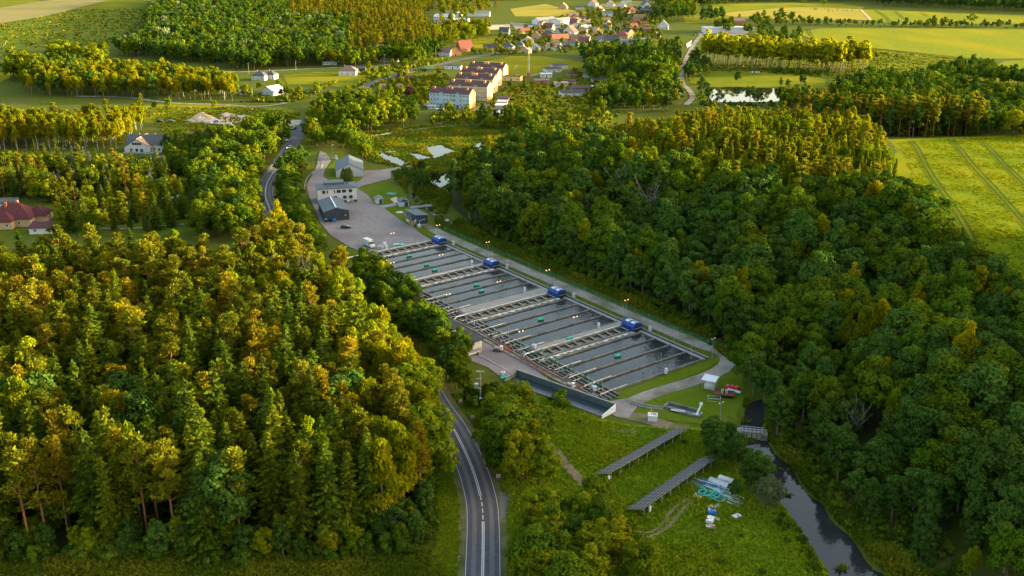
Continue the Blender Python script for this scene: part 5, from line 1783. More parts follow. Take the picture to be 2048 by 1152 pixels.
def house(name, label, cat, loc, rz, w, d, h, rh, wall, roof, kind='gable', group=None, wins=(3, 1), gwins=1, chim=1, frame='frame', door=True, ov=.45, sill=1.5, bay=None):
    """front at y=0 facing -y, from x=0 to w, local origin at its left front corner; kind: gable | cross (gable to the front) | hip | flat | mono"""
    t = thing(name, label, cat, loc, rz, group)
    cx = w / 2
    if kind == 'gable':
        gable_body(w, d, h, rh).build('wall', WALLS[wall], t)
        rf = slope_slab(w, d, h, rh, ov, .16).build('roof', ROOFS[roof], t)
        slope_slab(w, d, h, rh, ov, .16, True).build('roof', ROOFS[roof], t)
        MB().box((cx, d / 2, h + rh + .18), (w + 2 * ov, .3, .1)).build('ridge_cap', ROOFS[roof], rf)
    elif kind == 'cross':
        b = gable_body(d, w, h, rh)
        b.v = [(w - y, x, z) for x, y, z in b.v]
        b.build('wall', WALLS[wall], t)
        for bk in (False, True):
            s_ = slope_slab(d, w, h, rh, ov, .16, bk)
            s_.v = [(w - y, x, z) for x, y, z in s_.v]
            rf = s_.build('roof', ROOFS[roof], t)
        MB().box((cx, d / 2, h + rh + .18), (.3, d + 2 * ov, .1)).build('ridge_cap', ROOFS[roof], rf)
    else:
        MB().box((cx, d / 2, h / 2 - .25), (w, d, h + .5)).build('wall', WALLS[wall], t)
        if kind == 'hip':
            rf = hip_roof(w, d, h + .21, rh, ov).build('roof', ROOFS[roof], t)
        else:
            m_ = MB().box((cx, d / 2, h + .12), (w + 2 * ov, d + 2 * ov, .22))
            if kind == 'mono':
                m_.v = [(x, y, z + rh * (y + ov) / (d + 2 * ov)) for x, y, z in m_.v]
            rf = m_.build('roof', ROOFS[roof], t)
            if kind == 'mono':
                MB().add([(0.0, d, h), (w, d, h), (w, d, h + rh * .9), (0, d, h + rh * .9), (0, 0, h), (w, 0, h)], [(1, 0, 3, 2), (0, 4, 3), (1, 2, 5)]).build('upper_wall', WALLS[wall], t)
    cols, rows = wins
    for r in range(rows):
        for c in range(cols):
            if door and r == 0 and c == cols // 2:
                continue
            window(t, w * (c + .5) / cols, -.03, sill + r * 2.7, min(1.3, w / cols * .55), 1.25, 0, frame)
            if d > 4 and c < 2 and r < 2:
                window(t, w + .03, d * (c + .5) / 2, sill + r * 2.7, 1.1, 1.2, math.pi / 2, frame)
    if kind in ('cross',) and gwins:
        window(t, cx, -.03, h + rh * .3, 1.1, 1.1, 0, frame)
    if kind == 'gable' and gwins:
        window(t, w + .03, d / 2, h + rh * .25, 1.0, 1.0, math.pi / 2, frame)
    if door and cols:
        MB().box((w * (cols // 2 + .5) / cols, -.02, 1.0), (1.0, .1, 2.05)).build('door', M['frame_dark'] if wall != 'white' else M['timber'], t)
    for k in range(chim):
        zt = h + (rh if kind in ('gable', 'cross', 'hip') else .3)
        x = cx + (-.25 + .5 * k) * w * (.9 if kind != 'cross' else .2)
        yy_ = d / 2 + (.5 if kind != 'cross' else (k - .3) * d * .3)
        MB().box((x, yy_, zt + .1), (.55, .55, 1.6)).build('chimney', WALLS['brick'], rf)
    return t


def village(px, py, w, d, h, rh, rz, wall, roof, label, kind='gable', name='house', cat='house', **kw):
    """house whose front middle stands at a photo pixel"""
    x, y = G(px, py)
    a = R(rz)
    return house(name, label, cat, (x - math.cos(a) * w / 2, y - math.sin(a) * w / 2, z_at(x, y)), a, w, d, h, rh, wall, roof, kind, **kw)


# --- apartment blocks
BLK = thing
specs = [((951, 213.5), 'pale blue apartment block with gable painted sunlit orange, nearest of the five', 'blue', 'maroon'), ((985.3, 197.5), 'cream apartment block with maroon roof, directly behind the blue one', 'cream', 'maroon'),
         ((995.8, 182.5), 'cream apartment block in the middle of the staggered row', 'cream', 'maroon'), ((1004, 169.5), 'cream apartment block, fourth from the blue one', 'cream', 'maroon'),
         ((1016, 157.5), 'apartment block at the sports field end of the row', 'cream', 'maroon')]
ANG = R(-19)
WL, WD, WH, WR = 29.0, 11.0, 10.0, 2.9
for i, (p, lab, wl, rf_) in enumerate(specs):
    x, y = G(*p)
    # pixel marks the back corner of the right gable
    bx, by = x - WD * -math.sin(ANG), y - WD * math.cos(ANG)
    o = (bx - WL * math.cos(ANG), by - WL * math.sin(ANG), 0)
    t = thing('apartment_block', lab, 'apartment block', o, ANG, 'staggered apartment blocks')
    gb = gable_body(WL, WD, WH, WR)
    gb.f = [f for f in gb.f if f not in ((1, 2, 6, 9, 5), (3, 0, 4, 8, 7))]
    gb.build('wall', WALLS[wl], t)
    for xx, fl in ((0, True), (WL, False)):
        f = [(0, 1, 2, 4, 3)]
        gm = MB().add([(xx, 0, -.5), (xx, WD, -.5), (xx, WD, WH), (xx, 0, WH), (xx, WD / 2, WH + WR)], [(3, 4, 2, 1, 0) if fl else f[0]])
        gm.v += [(xx + (.12 if fl else -.12), y_, z_) for _, y_, z_ in gm.v[:5]]
        gm.build('gable_wall', WALLS['pink' if i == 0 else 'cream'], t)  # blue block: orange of the low sun is painted into its gable colour
    r1 = slope_slab(WL, WD, WH, WR, .4, .16).build('roof', ROOFS[rf_], t)
    slope_slab(WL, WD, WH, WR, .4, .16, True).build('roof', ROOFS[rf_], t)
    for cx_ in (2.2, 12.2, 14.6, 25.8):
        c = MB().box((cx_, 3.6, WH + WR - .6), (1.9, 1.3, 2.6)).build('chimney', WALLS['pink' if i else 'brick'], r1)
    for fl in range(3):
        for k in range(12):
            if k in (3, 8):
                continue
            window(t, 1.6 + k * 2.35, -.03, 2.6 + fl * 2.9, 1.15 if k not in (6, 7) else 1.7, 1.35)
        for yy_ in (3.2, 7.8) if fl < 2 and i > 1 else ():
            window(t, WL + .03, yy_, 2.8 + fl * 2.9, 1.0, 1.2, math.pi / 2)
    for k in range(10):
        window(t, 1.6 + k * 2.8, -.03, .55, .8, .5)
    window(t, WL + .03, WD / 2, WH + 1.3, .8, .9, math.pi / 2)
    for k in (3, 8):
        xx = 1.6 + k * 2.35
        MB().box((xx, -.12, WH / 2 + .2), (2.1, .25, WH + .6)).build('stair_bay', WALLS[wl], t)
        for fl in range(3):
            for q_ in (-.4, .4):
                window(t, xx + q_, -.27, 3.8 + fl * 2.5, .55, .7)
        MB().box((xx, -.3, 1.15), (1.3, .15, 2.2)).build('door', M['frame_dark'], t)
        MB().box((xx, -.9, 2.5), (2.2, 1.4, .15)).build('porch_roof', M['concrete'], t)

# --- fish farm buildings
def two(pA, pB, h):
    a, b = Vector(ray(*pA, h)), Vector(ray(*pB, h))
    return a, b, (b - a).length, math.atan2(b.y - a.y, b.x - a.x)


a, b, w, ang = two((634.5, 379), (713, 374.5), 6.6)
of = house('office', 'white two storey farm office with shallow blue roof', 'office', (a.x, a.y, 0), ang, w, 9.5, 6.6, 1.0, 'white', 'blue', 'hip', wins=(0, 0), chim=0, door=False, ov=.5)
for xx, zz, ww in ((2.7, 5.2, 1.3), (4.3, 5.2, .5), (7.4, 5.2, .5), (9.2, 5.2, 1.7), (11.5, 5.2, 1.7), (14.3, 5.2, 1.4), (11.7, 2.5, 1.5), (14.4, 2.5, 1.5), (7.6, 2.5, 1.3)):
    if xx < w - .6:
        window(of, xx, -.03, zz, ww, 1.35, 0, 'frame_dark')
MB().box((w / 2, -.06, .55), (w + .02, .1, 1.1)).build('plinth', WALLS['steel'], of)
MB().box((w - 2.2, -1.0, .7), (1.4, 1.2, 1.4)).build('ramp', M['concrete'], of)
MB().box((w - 3.8, -.8, .9), (1.6, .06, .9)).build('railing', M['white'], of)
MB().box((w * .45, 6.2, 7.9), (w * .5, 5.5, 1.1)).build('upper_roof', ROOFS['blue'], of)
for xx in (w * .2, w * .78):
    MB().box((xx, 4, 8.0), (.5, .5, 1.0)).build('chimney', M['black'], of)
for yy_ in (2.5, 6.5):
    window(of, w + .03, yy_, 5.2, 1.2, 1.3, math.pi / 2, 'frame_dark')

a, b, w, ang = two((647.5, 425), (698, 421), 4.0)
dh = house('dark_hall', 'dark steel hall with blue grey gable roof beside the office', 'hall', (a.x, a.y, 0), ang, w, 19, 4.0, 1.5, 'steel', 'blue', 'cross', wins=(0, 0), gwins=0, chim=0, door=False, ov=.25)
MB().box((w / 2, 9.5, 5.75), (.5, 18.5, .1)).build('skylight', M['clear'], dh)
MB().box((w - 1.6, -.05, 2.2), (.35, .1, .4)).build('wall_lamp', M['white'], dh)
MB().box((w / 2 - 1.2, 8, 5.7), (.35, .35, .5)).build('vent', M['black'], dh)

a, b, w, ang = two((671.5, 341.5), (726, 339.5), 3.4)
bn = house('barn', 'grey block barn with blue and rust toned gable roof', 'barn', (a.x, a.y, 0), ang, w, 20, 3.4, 3.2, 'grey', 'blue', 'cross', wins=(0, 0), gwins=0, chim=0, door=False, ov=.35)
for i in range(7):
    MB().box((w * (i + .5) / 7, -.02, 1.6), (.06, .08, 3.2)).build('panel_joint', M['concrete_dark'], bn)
MB().box((w + .05, 6, 1.6), (.12, 4, 3.0)).build('sliding_door', M['timber'], bn)

for lab, pA, pB, h, d, wl, rf_, kd in (('small grey garden shed with dark door by the lawn', (751, 399), (765.5, 398), 2.1, 3.4, 'grey', 'grey', 'cross'),
                                       ('small shed with navy gable and blue roof by the footbridge', (799, 404.5), (817.5, 403), 2.2, 4.6, 'grey', 'blue', 'cross')):
    a, b, w, ang = two(pA, pB, h)
    s_ = house('garden_shed', lab, 'shed', (a.x, a.y, .05), ang, w, d, h, .9, wl, rf_, kd, wins=(0, 0), gwins=0, chim=0, door=False, ov=.3, group='garden sheds by the stream')
    MB().box((w * .72, -.04, 1.0), (w * .38, .1, 1.95)).build('door', WALLS['navy'], s_)
    MB().add([(.05, -.03, h + .02), (w - .05, -.03, h + .02), (w / 2, -.03, h + .85)], [(0, 1, 2)]).build('gable_board', WALLS['navy' if 'navy' in lab else 'sheet'], s_)

a, b, w, ang = two((811, 421), (833, 432.5), 4.6)
x0, y0 = a.x, a.y
sh = thing('open_shelter', 'open fronted navy shelter with mono pitch roof and pallets of feed', 'shelter', (x0, y0, .02), ang)
D = 5.0
MB().box((w / 2, D - .1, 2.2), (w, .2, 4.4)).build('back_wall', WALLS['navy'], sh)
MB().box((w - .1, D / 2 - .1, 2.6), (.2, D - .2, 3.6)).build('side_wall', WALLS['navy'], sh)
MB().box((w - .1, D / 2 - .1, .4), (.24, D - .2, .8)).build('plinth', M['concrete'], sh)
MB().box((.1, D / 2 - .1, 2.2), (.2, D - .2, 4.4)).build('side_wall', WALLS['grey'], sh)
r_ = MB().box((w / 2, D / 2 - .1, 4.75), (w + .8, D + .9, .18))
r_.v = [(x, y, z - .10 * (y - D / 2)) for x, y, z in r_.v]
r_.build('roof', ROOFS['blue'], sh)
for xx in (.15, w * .42):
    MB().box((xx, .1, 2.25), (.16, .16, 4.5)).build('post', M['steel'], sh)
MB().box((w * .25, .15, .6), (w * .45, .2, 1.2)).build('front_panel', WALLS['sheet'], sh)
MB().tube([(w + .1, 1.2, .6), (w + .1, 1.2, 2.6), (w + .1, 3.8, 2.9)], .08, 6).build('downpipe', M['white'], sh)
Msh = lambda x, y, z: Vector((x0 + math.cos(ang) * x - math.sin(ang) * y, y0 + math.sin(ang) * x + math.cos(ang) * y, z))
for i, (xx, yy_, lab) in enumerate(((w * .55, -.6, 'stack of brown cartons on a pallet, left of two before the shelter'), (w * .78, -.8, 'stack of brown cartons on a pallet, right of two before the shelter'))):
    c = thing('carton_stack', lab, 'pallet load', Msh(xx, yy_, .1), ang, 'carton pallets before the shelter')
    MB().box((0, 0, .08), (1.2, 1.0, .15)).build('pallet', M['timber'], c)
    for k in range(3):
        MB().box((0, 0, .45 + .6 * k), (1.15, .95, .56)).build('carton', plain('carton', (0.36, 0.19, 0.09), .9) if 'carton' not in M else M['carton'], c)
bb = thing('big_bag', 'white bulk bag standing inside the open shelter', 'bulk bag', Msh(w * .62, 1.6, .05), ang)
MB().lathe([(.7, 0), (.9, .4), (.9, 1.4), (.55, 1.9), (.15, 2.0)], 10).build('sack', M['clear'], bb)
for a_ in (-.4, .4):
    MB().tube([(a_, -.2, 1.8), (a_, 0, 2.3), (a_, .2, 1.8)], .04, 4).build('loop', M['white'], bb)
ib = thing('intermediate_tank', 'grey caged water tank at the corner of the open shelter', 'tank', Msh(w + .9, .6, .05), ang)
MB().box((0, 0, .75), (1.1, 1.1, 1.1)).build('body', M['white'], ib)
for z in (.25, .6, .95, 1.28):
    for sx in (-1, 1):
        MB().box((sx * .58, 0, z), (.05, 1.2, .05)).build('cage_bar', M['steel'], ib)
        MB().box((0, sx * .58, z), (1.1, .05, .05)).build('cage_bar', M['steel'], ib)
MB().box((0, 0, .08), (1.2, 1.2, .16)).build('pallet', M['steel'], ib)

for lab, s0, s1, t0, t1, h in (('white storehouse with grey roof, half hidden by the roadside trees', 60, 81.5, 46.0, 52.5, 2.6), ('white storehouse with grey roof and slatted wall facing the plaza', 85.5, 94, 47.0, 53.5, 3.2)):
    o = PP(s0, t1, .0)
    t = thing('storehouse', lab, 'storehouse', o, PA, 'storehouses beside the plaza')
    w, d = s1 - s0, t1 - t0
    MB().box((w / 2, d / 2, h / 2), (w, d, h)).build('wall', WALLS['white'], t)
    r_ = MB().box((w / 2, d / 2, h + .45), (w + 1.4, d + 1.4, .2))
    r_.v = [(x, y, z + .07 * (y - d / 2)) for x, y, z in r_.v]
    r_.build('roof', ROOFS['slate'], t)
    MB().box((w + .05, d / 2, h * .86 + .25), (.1, d - .1, .3)).build('fascia', WALLS['white'], t)
    for k in range(5):
        MB().box((w + .06, d / 2, .25 + k * .24), (.1, d - .5, .12)).build('slat', M['concrete'], t)
    MB().box((w * .5, d + .04, 1.1), (1.2, .08, 2.1)).build('door', M['frame_dark'], t)

# gate
x, y = G(656, 318)
gt = thing('farm_gate', 'barred steel gate across the farm access drive', 'gate', (x - 3.6, y, .1), R(-4))
for xx in (0, 3.6, 7.2):
    MB().box((xx, 0, 1.0), (.25, .25, 2.0)).build('post', M['steel'], gt)
for xx in (0, 3.6):
    for k in range(9):
        MB().box((xx + .4 + k * .35, 0, .95), (.05, .05, 1.5)).build('bar', M['steel'], gt)
    for z in (.2, 1.7):
        MB().box((xx + 1.8, 0, z), (3.3, .08, .08)).build('rail', M['steel'], gt)
MB().box((8.2, -.3, 1.0), (.9, .6, 1.9)).build('cabinet', M['white'], gt)

# footbridge over the stream
p0, p1 = Vector((*ray(821, 416, .3), .3)), Vector((*ray(870, 410.5, .3), .3))
fb = thing('footbridge', 'pale concrete footbridge over the stream behind the garden sheds', 'bridge', p0)
dv = p1 - p0
MB().beam((0, 0, .1), dv + Vector((0, 0, .1)), 2.4, .35).build('deck', M['concrete'], fb)
n_ = dv.normalized()
for s_ in (-1.1, 1.1):
    o_ = Vector((-n_.y, n_.x, 0)) * s_
    MB().beam(o_ + Vector((0, 0, .36)), o_ + dv + Vector((0, 0, .36)), .15, .18).build('kerb', M['concrete'], fb)
for f in (.35, .75):
    MB().box((dv * f + Vector((0, 0, -.9)))[:], (.5, 2.2, 1.7), rz=math.atan2(dv.y, dv.x)).build('pier', M['concrete_dark'], fb)

# --- houses on the left
a = R(-6)
x, y = G(254, 304)
wh = house('country_house', 'large white house with dark roof, one slope painted sunlit tan, at the birch grove', 'house', (x, y, 0), R(-3), 19.5, 11, 4.2, 4.2, 'white', 'dark', 'gable', wins=(0, 0), gwins=1, chim=2, door=False)
cg = MB().add([(-.2, -2.2, -.4), (14.0, -2.2, -.4), (14.0, -2.2, 3.3), (7.0, -2.2, 7.6), (-.2, -2.2, 3.3), (-.2, .2, -.4), (14, .2, -.4), (14, 4.5, 3.3), (7, 5.2, 7.6), (-.2, 4.5, 3.3)],
              [(0, 1, 2, 3, 4), (1, 6, 7, 2), (0, 4, 9, 5), (2, 7, 8, 3), (4, 3, 8, 9)])
cg.build('front_gable', WALLS['white'], wh)
for sg in (-1, 1):
    xa = 7 + sg * 7.7
    v = [(7, -2.7, 7.9), (xa, -2.7, 3.05), (xa, 5, 3.05), (7, 13.5, 8.0)]
    v += [(x_, y_, z_ - .2) for x_, y_, z_ in v]
    f = [(0, 1, 2, 3), (7, 6, 5, 4), (0, 4, 5, 1), (1, 5, 6, 2), (2, 6, 7, 3), (3, 7, 4, 0)]
    MB().add(v, f if sg < 0 else [tuple(reversed(q)) for q in f]).build('roof', ROOFS['tan' if sg > 0 else 'dark'], wh)  # sunlight on the right slope of the dark roof is painted as tan
for k in range(4):
    window(wh, 4.9 + k * 1.3, -2.23, 5.0, 1.05, 1.4, 0, 'frame_dark')
for xx in (3.5, 6.5):
    window(wh, xx, -2.23, 1.6, 1.3, 1.6, 0, 'frame_dark')
MB().box((9.2, -2.25, 1.1), (1.6, .1, 2.2)).build('door', M['frame_dark'], wh)
for xx in (15.5, 18.0):
    window(wh, xx, -.03, 1.6, 1.1, 1.2, 0, 'frame_dark')
MB().box((9.5, -3.6, .3), (20, 2.4, .5)).build('terrace', M['concrete'], wh)

x, y = G(-24, 455)
rh_ = thing('country_house', 'cream house with wine red hipped roof at the edge of the photo', 'house', (x, y, 0), R(4))
MB().box((8.5, 6, 1.4), (17, 12, 3.8)).build('wall', WALLS['cream'], rh_)
hip_roof(17, 12, 3.5, 5.2, .7).build('roof', ROOFS['wine'], rh_)
for xx, yy_, w_, d_ in ((3.0, -3.4, 8, 5), (13.6, 5.0, 7.5, 8.5)):
    MB().box((xx + w_ / 2, yy_ + d_ / 2, 1.3), (w_ - .1, d_, 3.6)).build('wing', WALLS['cream'], rh_)
    m_ = hip_roof(w_, d_, 3.25, 3.4, .55)
    m_.v = [(q[0] + xx, q[1] + yy_, q[2]) for q in m_.v]
    m_.build('wing_roof', ROOFS['wine'], rh_)
for xx, yy_ in ((6.5, 4.4), (10.5, 6.2)):
    MB().box((xx, yy_, 7.7), (.9, .9, 3.0)).build('chimney', WALLS['brick'], rh_)
for xx in (5.0, 9.0):
    window(rh_, xx, -3.43, 1.7, 1.1, 1.5)
window(rh_, 12.5, -.03, 1.7, 1.1, 1.5)
window(rh_, 21.15, 8.0, 1.7, 1.2, 1.4, math.pi / 2)
window(rh_, 21.15, 11.0, 1.7, 1.2, 1.4, math.pi / 2)
MB().box((19.5, 4.2, .3), (3.5, 2.0, .6)).build('steps', WALLS['brick'], rh_)
village(84, 468, 9.5, 6, 2.4, .8, 6, 'white', 'wine', 'low garage with flat wine red roof below the red roofed house', 'mono', 'garage', 'garage', wins=(2, 1), chim=0, door=False)
village(14, 420, 7, 5, 2.8, 1.2, 6, 'white', 'slate', 'grey roofed outbuilding behind the red roofed house', 'mono', 'outbuilding', 'outbuilding', wins=(2, 1), chim=0)
village(340, 409, 5.6, 4, 2.5, .5, -4, 'brick', 'pale', 'small brick garden shed with pale sheet roof among the conifers', 'mono', 'garden_shed', 'shed', wins=(2, 1), chim=0, door=False)
village(395, 279, 8, 6, 2.8, 1.4, 0, 'brick', 'red', 'red roofed shed behind the garden trees', 'gable', 'garden_shed', 'shed', wins=(2, 1), chim=0)
village(516, 161, 11, 9, 3.6, 3.0, -12, 'white', 'dark', 'white house with twin dark hipped roofs, left half', 'hip', chim=1)
village(539, 159, 8, 8, 3.6, 2.8, -12, 'white', 'dark', 'white house with twin dark hipped roofs, right half', 'hip', chim=1)
village(535, 190, 12, 11, 3.4, 2.6, -35, 'white', 'pale', 'white building with pale sheet roof by the lane', 'cross', 'outbuilding', 'building', wins=(3, 1), chim=0)
village(490, 190, 8, 5, 2.6, .6, -10, 'white', 'pale', 'low white shed with flat pale roof by the lane', 'mono', 'shed', 'shed', wins=(2, 1), chim=0)
village(659, 130, 12.5, 9, 3.4, 4.2, 6, 'white', 'dark', 'white house with dark grey roof in front of the hill wood', 'gable', chim=1, wins=(4, 1))
village(695, 152, 14, 10, 4.0, 3.6, -2, 'white', 'brown', 'white bungalow with brown hipped roof on the green field', 'hip', chim=1, wins=(3, 1), door=False)
village(720, 143, 9, 6, 2.6, 1.6, 0, 'steel', 'dark', 'low dark garage beside the brown roofed bungalow', 'gable', 'garage', 'garage', wins=(2, 1), chim=0)
village(746, 141, 6.5, 3, 2.8, .2, 0, 'steel', 'grey', 'dark roadside kiosk with white signboard', 'flat', 'kiosk', 'kiosk', wins=(1, 1), chim=0, door=False)
village(760, 106, 16, 10, 7, .3, -8, 'white', 'pale', 'white industrial building half hidden by lime trees', 'flat', 'factory', 'factory', wins=(5, 2), chim=1)
village(775, 124, 18, 10, 6, .3, -8, 'white', 'pale', 'long white industrial building by the lane', 'flat', 'factory', 'factory', wins=(6, 2), chim=0)
village(889, 113, 11, 9, 4, 4, -15, 'white', 'brown', 'house with brown roof, left of the red roofed pair', 'gable', chim=1)
village(911, 112, 12, 10, 4, 5, 12, 'pink', 'red', 'salmon house with steep red roof, middle of three', 'cross', chim=1)
village(933, 103, 13, 10, 4.5, 5.5, 25, 'brick', 'red', 'brick house with high red roof, right of three', 'gable', chim=1)
village(859, 92, 9, 9, 4, 5, 35, 'white', 'orange', 'steep orange roof showing above the lime trees', 'cross', chim=1)
village(886, 45, 24, 14, 7, 3, -12, 'white', 'pale', 'white mill hall with pale sheet roof', 'gable', 'mill', 'mill', wins=(0, 0), chim=0, door=False)
village(912, 42, 12, 14, 10, 1, -12, 'white', 'pale', 'tall white tower house of the mill', 'flat', 'mill_tower', 'tower', wins=(2, 2), chim=0, door=False)
village(923, 46, 16, 10, 4, 1.5, -12, 'sheet', 'pale', 'low pale shed in front of the mill tower', 'gable', 'shed', 'shed', wins=(0, 0), chim=0, door=False)
village(935, 33, 60, 12, 5, 2, -3, 'sheet', 'grey', 'very long grey roofed shed behind the mill', 'gable', 'long_shed', 'shed', wins=(0, 0), chim=0, door=False)
village(1007, 71, 11, 8, 4.2, 4.5, -15, 'white', 'dark', 'white house with dark blue roof by the green field', 'gable', chim=1)
village(982, 100, 15, 8, 2.8, 2.2, -5, 'wood', 'slate', 'low grey roofed barn behind the lime row', 'gable', 'barn', 'barn', wins=(0, 0), chim=0)
village(1012, 100, 13, 9, 3.2, 3.4, -20, 'white', 'dark', 'dark roofed house at the end of the lime row', 'hip', chim=1)

# --- village
V_ = [
    (1071, 49, 14, 28, 5, 3, -50, 'sheet', 'grey', 'large white hall with grey gable roof beyond the storage yard', 'cross', 'warehouse', 'warehouse'),
    (1110, 50, 16, 26, 5, 3, -42, 'sheet', 'grey', 'pale blue sided hall with grey roof, middle of three halls', 'cross', 'warehouse', 'warehouse'),
    (1150, 57, 13, 24, 4, 2.5, -42, 'sheet', 'slate', 'lower grey roofed hall, nearest of three halls', 'cross', 'warehouse', 'warehouse'),
    (1080, 52, 7, 6, 3.5, 2, -45, 'white', 'orange', 'small white house with orange roof at the hall gate', 'gable', 'house', 'house'),
    (1152, 33, 10, 8, 3, 2, 5, 'white', 'tan', 'small white bungalow with tan roof by the yellow field', 'hip', 'house', 'house'),
    (1125, 18, 12, 10, 3.5, 5, -15, 'cream', 'brown', 'cream house with brown gable at the yellow field', 'cross', 'house', 'house'),
    (1160, 19, 12, 9, 3, 2, 0, 'white', 'slate', 'white low house left of the red awning house', 'hip', 'house', 'house'),
    (1183, 13, 13, 10, 5, 5, -30, 'white', 'red', 'white house with red lower roof at the village end', 'cross', 'house', 'house'),
    (1217, 14, 12, 10, 4, 5, -30, 'white', 'slate', 'white gabled house, left of the new pair', 'cross', 'house', 'house'),
    (1241, 15, 12, 10, 4, 5, -30, 'white', 'slate', 'white gabled house, right of the new pair', 'cross', 'house', 'house'),
    (1256, 8, 12, 9, 6, .3, 0, 'white', 'slate', 'flat roofed grey and white cube house', 'flat', 'house', 'house'),
    (1216, 34, 13, 10, 5, 2.5, 5, 'white', 'blue', 'house with pale blue sheet roof', 'gable', 'house', 'house'),
    (1213, 47, 11, 9, 4, 3, 8, 'brick', 'brown', 'brick house with brown roof in mid village', 'gable', 'house', 'house'),
    (1294, 16, 12, 10, 4, 6, 20, 'white', 'dark', 'white gabled house at the top of the street', 'cross', 'house', 'house'),
    (1292, 27, 15, 10, 4, 2.5, -5, 'navy', 'dark', 'dark blue low house beside the street', 'gable', 'house', 'house'),
    (1280, 42, 15, 10, 4, 4, 5, 'pink', 'brown', 'salmon house with brown roof beside the street', 'gable', 'house', 'house'),
    (1275, 53, 26, 8, 4, 2, -3, 'pink', 'red', 'long salmon building with red roof', 'gable', 'house', 'house'),
    (1281, 64, 36, 7, 3.6, 1.6, -4, 'brick', 'brown', 'long brick outbuilding with brown roof', 'gable', 'barn', 'barn'),
    (1325, 59, 13, 11, 4, 6.5, -12, 'white', 'dark', 'tall white gabled house at the river side of the village', 'cross', 'house', 'house'),
    (1242, 79, 15, 11, 4, 4, -20, 'pink', 'red', 'salmon house with red roof in front of the long outbuilding', 'hip', 'house', 'house'),
    (1263, 75, 10, 9, 5, 5, 25, 'cream', 'slate', 'cream house with steep grey roof', 'cross', 'house', 'house'),
    (1223, 88, 15, 10, 4, 4.5, -8, 'white', 'dark', 'white house with dark roof nearest the alder thicket', 'gable', 'house', 'house'),
    (1258, 88, 18, 8, 3, 1, -8, 'blue', 'blue', 'low pale blue shed with blue roof', 'mono', 'shed', 'shed'),
    (1284, 84, 26, 6, 2.8, .6, 6, 'white', 'grey', 'row of white garages with grey roof', 'mono', 'garage', 'garage'),
    (1136, 73, 15, 12, 4.5, 7, -25, 'white', 'red', 'big white house with steep red brown roof and dormers', 'cross', 'house', 'house'),
    (1122, 88, 17, 11, 5.5, 4, 12, 'cream', 'orange', 'cream hall with bright orange roof', 'gable', 'hall', 'hall'),
    (1104, 101, 14, 10, 3.6, 3.5, -20, 'white', 'tan', 'white house with tan roof nearest the sports field', 'gable', 'house', 'house'),
    (1120, 99, 13, 10, 4, 2.8, 10, 'navy', 'dark', 'dark blue roofed house beside the tan roofed one', 'hip', 'house', 'house'),
    (1096, 75, 13, 10, 4, 3.5, -10, 'brick', 'dark', 'house with dark blue hipped roof behind the orange hall', 'hip', 'house', 'house'),
    (1114, 72, 10, 9, 4, 4, -40, 'white', 'slate', 'white house with grey gable behind the orange hall', 'cross', 'house', 'house'),
    (1053, 71, 11, 9, 4, 4, 25, 'cream', 'red', 'cream house with red roof by the green field', 'gable', 'house', 'house'),
    (1080, 69, 10, 8, 3, 2.5, 0, 'white', 'red', 'low house with pink red roof', 'hip', 'house', 'house'),
    (1198, 70, 10, 9, 4, 4.5, 30, 'cream', 'tan', 'cream house with tan brown roof among trees', 'cross', 'house', 'house'),
    (1211, 63, 12, 9, 4, 3.5, -10, 'grey', 'slate', 'grey house behind the golden trees', 'hip', 'house', 'house'),
    (1174, 50, 9, 8, 3, 3, 20, 'brick', 'brown', 'brown roofed house beside the lower hall', 'gable', 'house', 'house'),
    (1060, 60, 11, 7, 3, 1, -5, 'white', 'grey', 'white works shed in the storage yard', 'mono', 'shed', 'shed'),
    (1448, 66, 46, 14, 6, .4, 2, 'sheet', 'pale', 'very long white hall behind the dark oak', 'flat', 'warehouse', 'warehouse'),
    (1502, 62, 7, 5, 3.5, .3, 0, 'sheet', 'pale', 'small white kiosk right of the long white hall', 'flat', 'kiosk', 'kiosk'),
    (1480, 49, 14, 8, 4, 4, 10, 'brick', 'brown', 'ruined brick house in the scrub', 'gable', 'house', 'house'),
]
for r in V_:
    far = r[12] in ('warehouse', 'shed', 'kiosk', 'garage')
    village(*r[:7], r[7], r[8], r[9], r[10], r[11], r[12], wins=(0, 0) if r[12] in ('warehouse', 'kiosk') else (3, 1), chim=0 if far else 1, door=not far, gwins=0 if far else 1, ov=.5)

rv = random.Random(5)
spots = []
PV = [[(1030, 112), (1090, 98), (1200, 92), (1300, 96), (1325, 72), (1305, 22), (1200, 22), (1130, 32), (1060, 62), (1000, 82)]]
taken = [G(r[0], r[1]) for r in V_]
while len(spots) < 30:
    px, py = rv.uniform(985, 1330), rv.uniform(14, 112)
    if in_poly(PV[0], px, py):
        p = G(px, py)
        if all(math.dist(p, q) > 17 for q in taken):
            taken.append(p)
            spots.append((px, py))
spots.sort()
for i, (px, py) in enumerate(spots):
    rf_ = rv.choice(('red', 'brown', 'slate', 'orange', 'tan', 'dark', 'red', 'brown'))
    wl = rv.choice(('white', 'cream', 'white', 'pink', 'grey'))
    village(px, py, rv.uniform(9, 13), rv.uniform(7, 9), 3.6, rv.uniform(2.5, 4.8), rv.uniform(-40, 40), wl, rf_, f'small {wl} walled house with {rf_} roof among the village trees, {nth(i)} from left', rv.choice(('gable', 'cross', 'hip', 'cross')),
            group='small houses among the village trees')

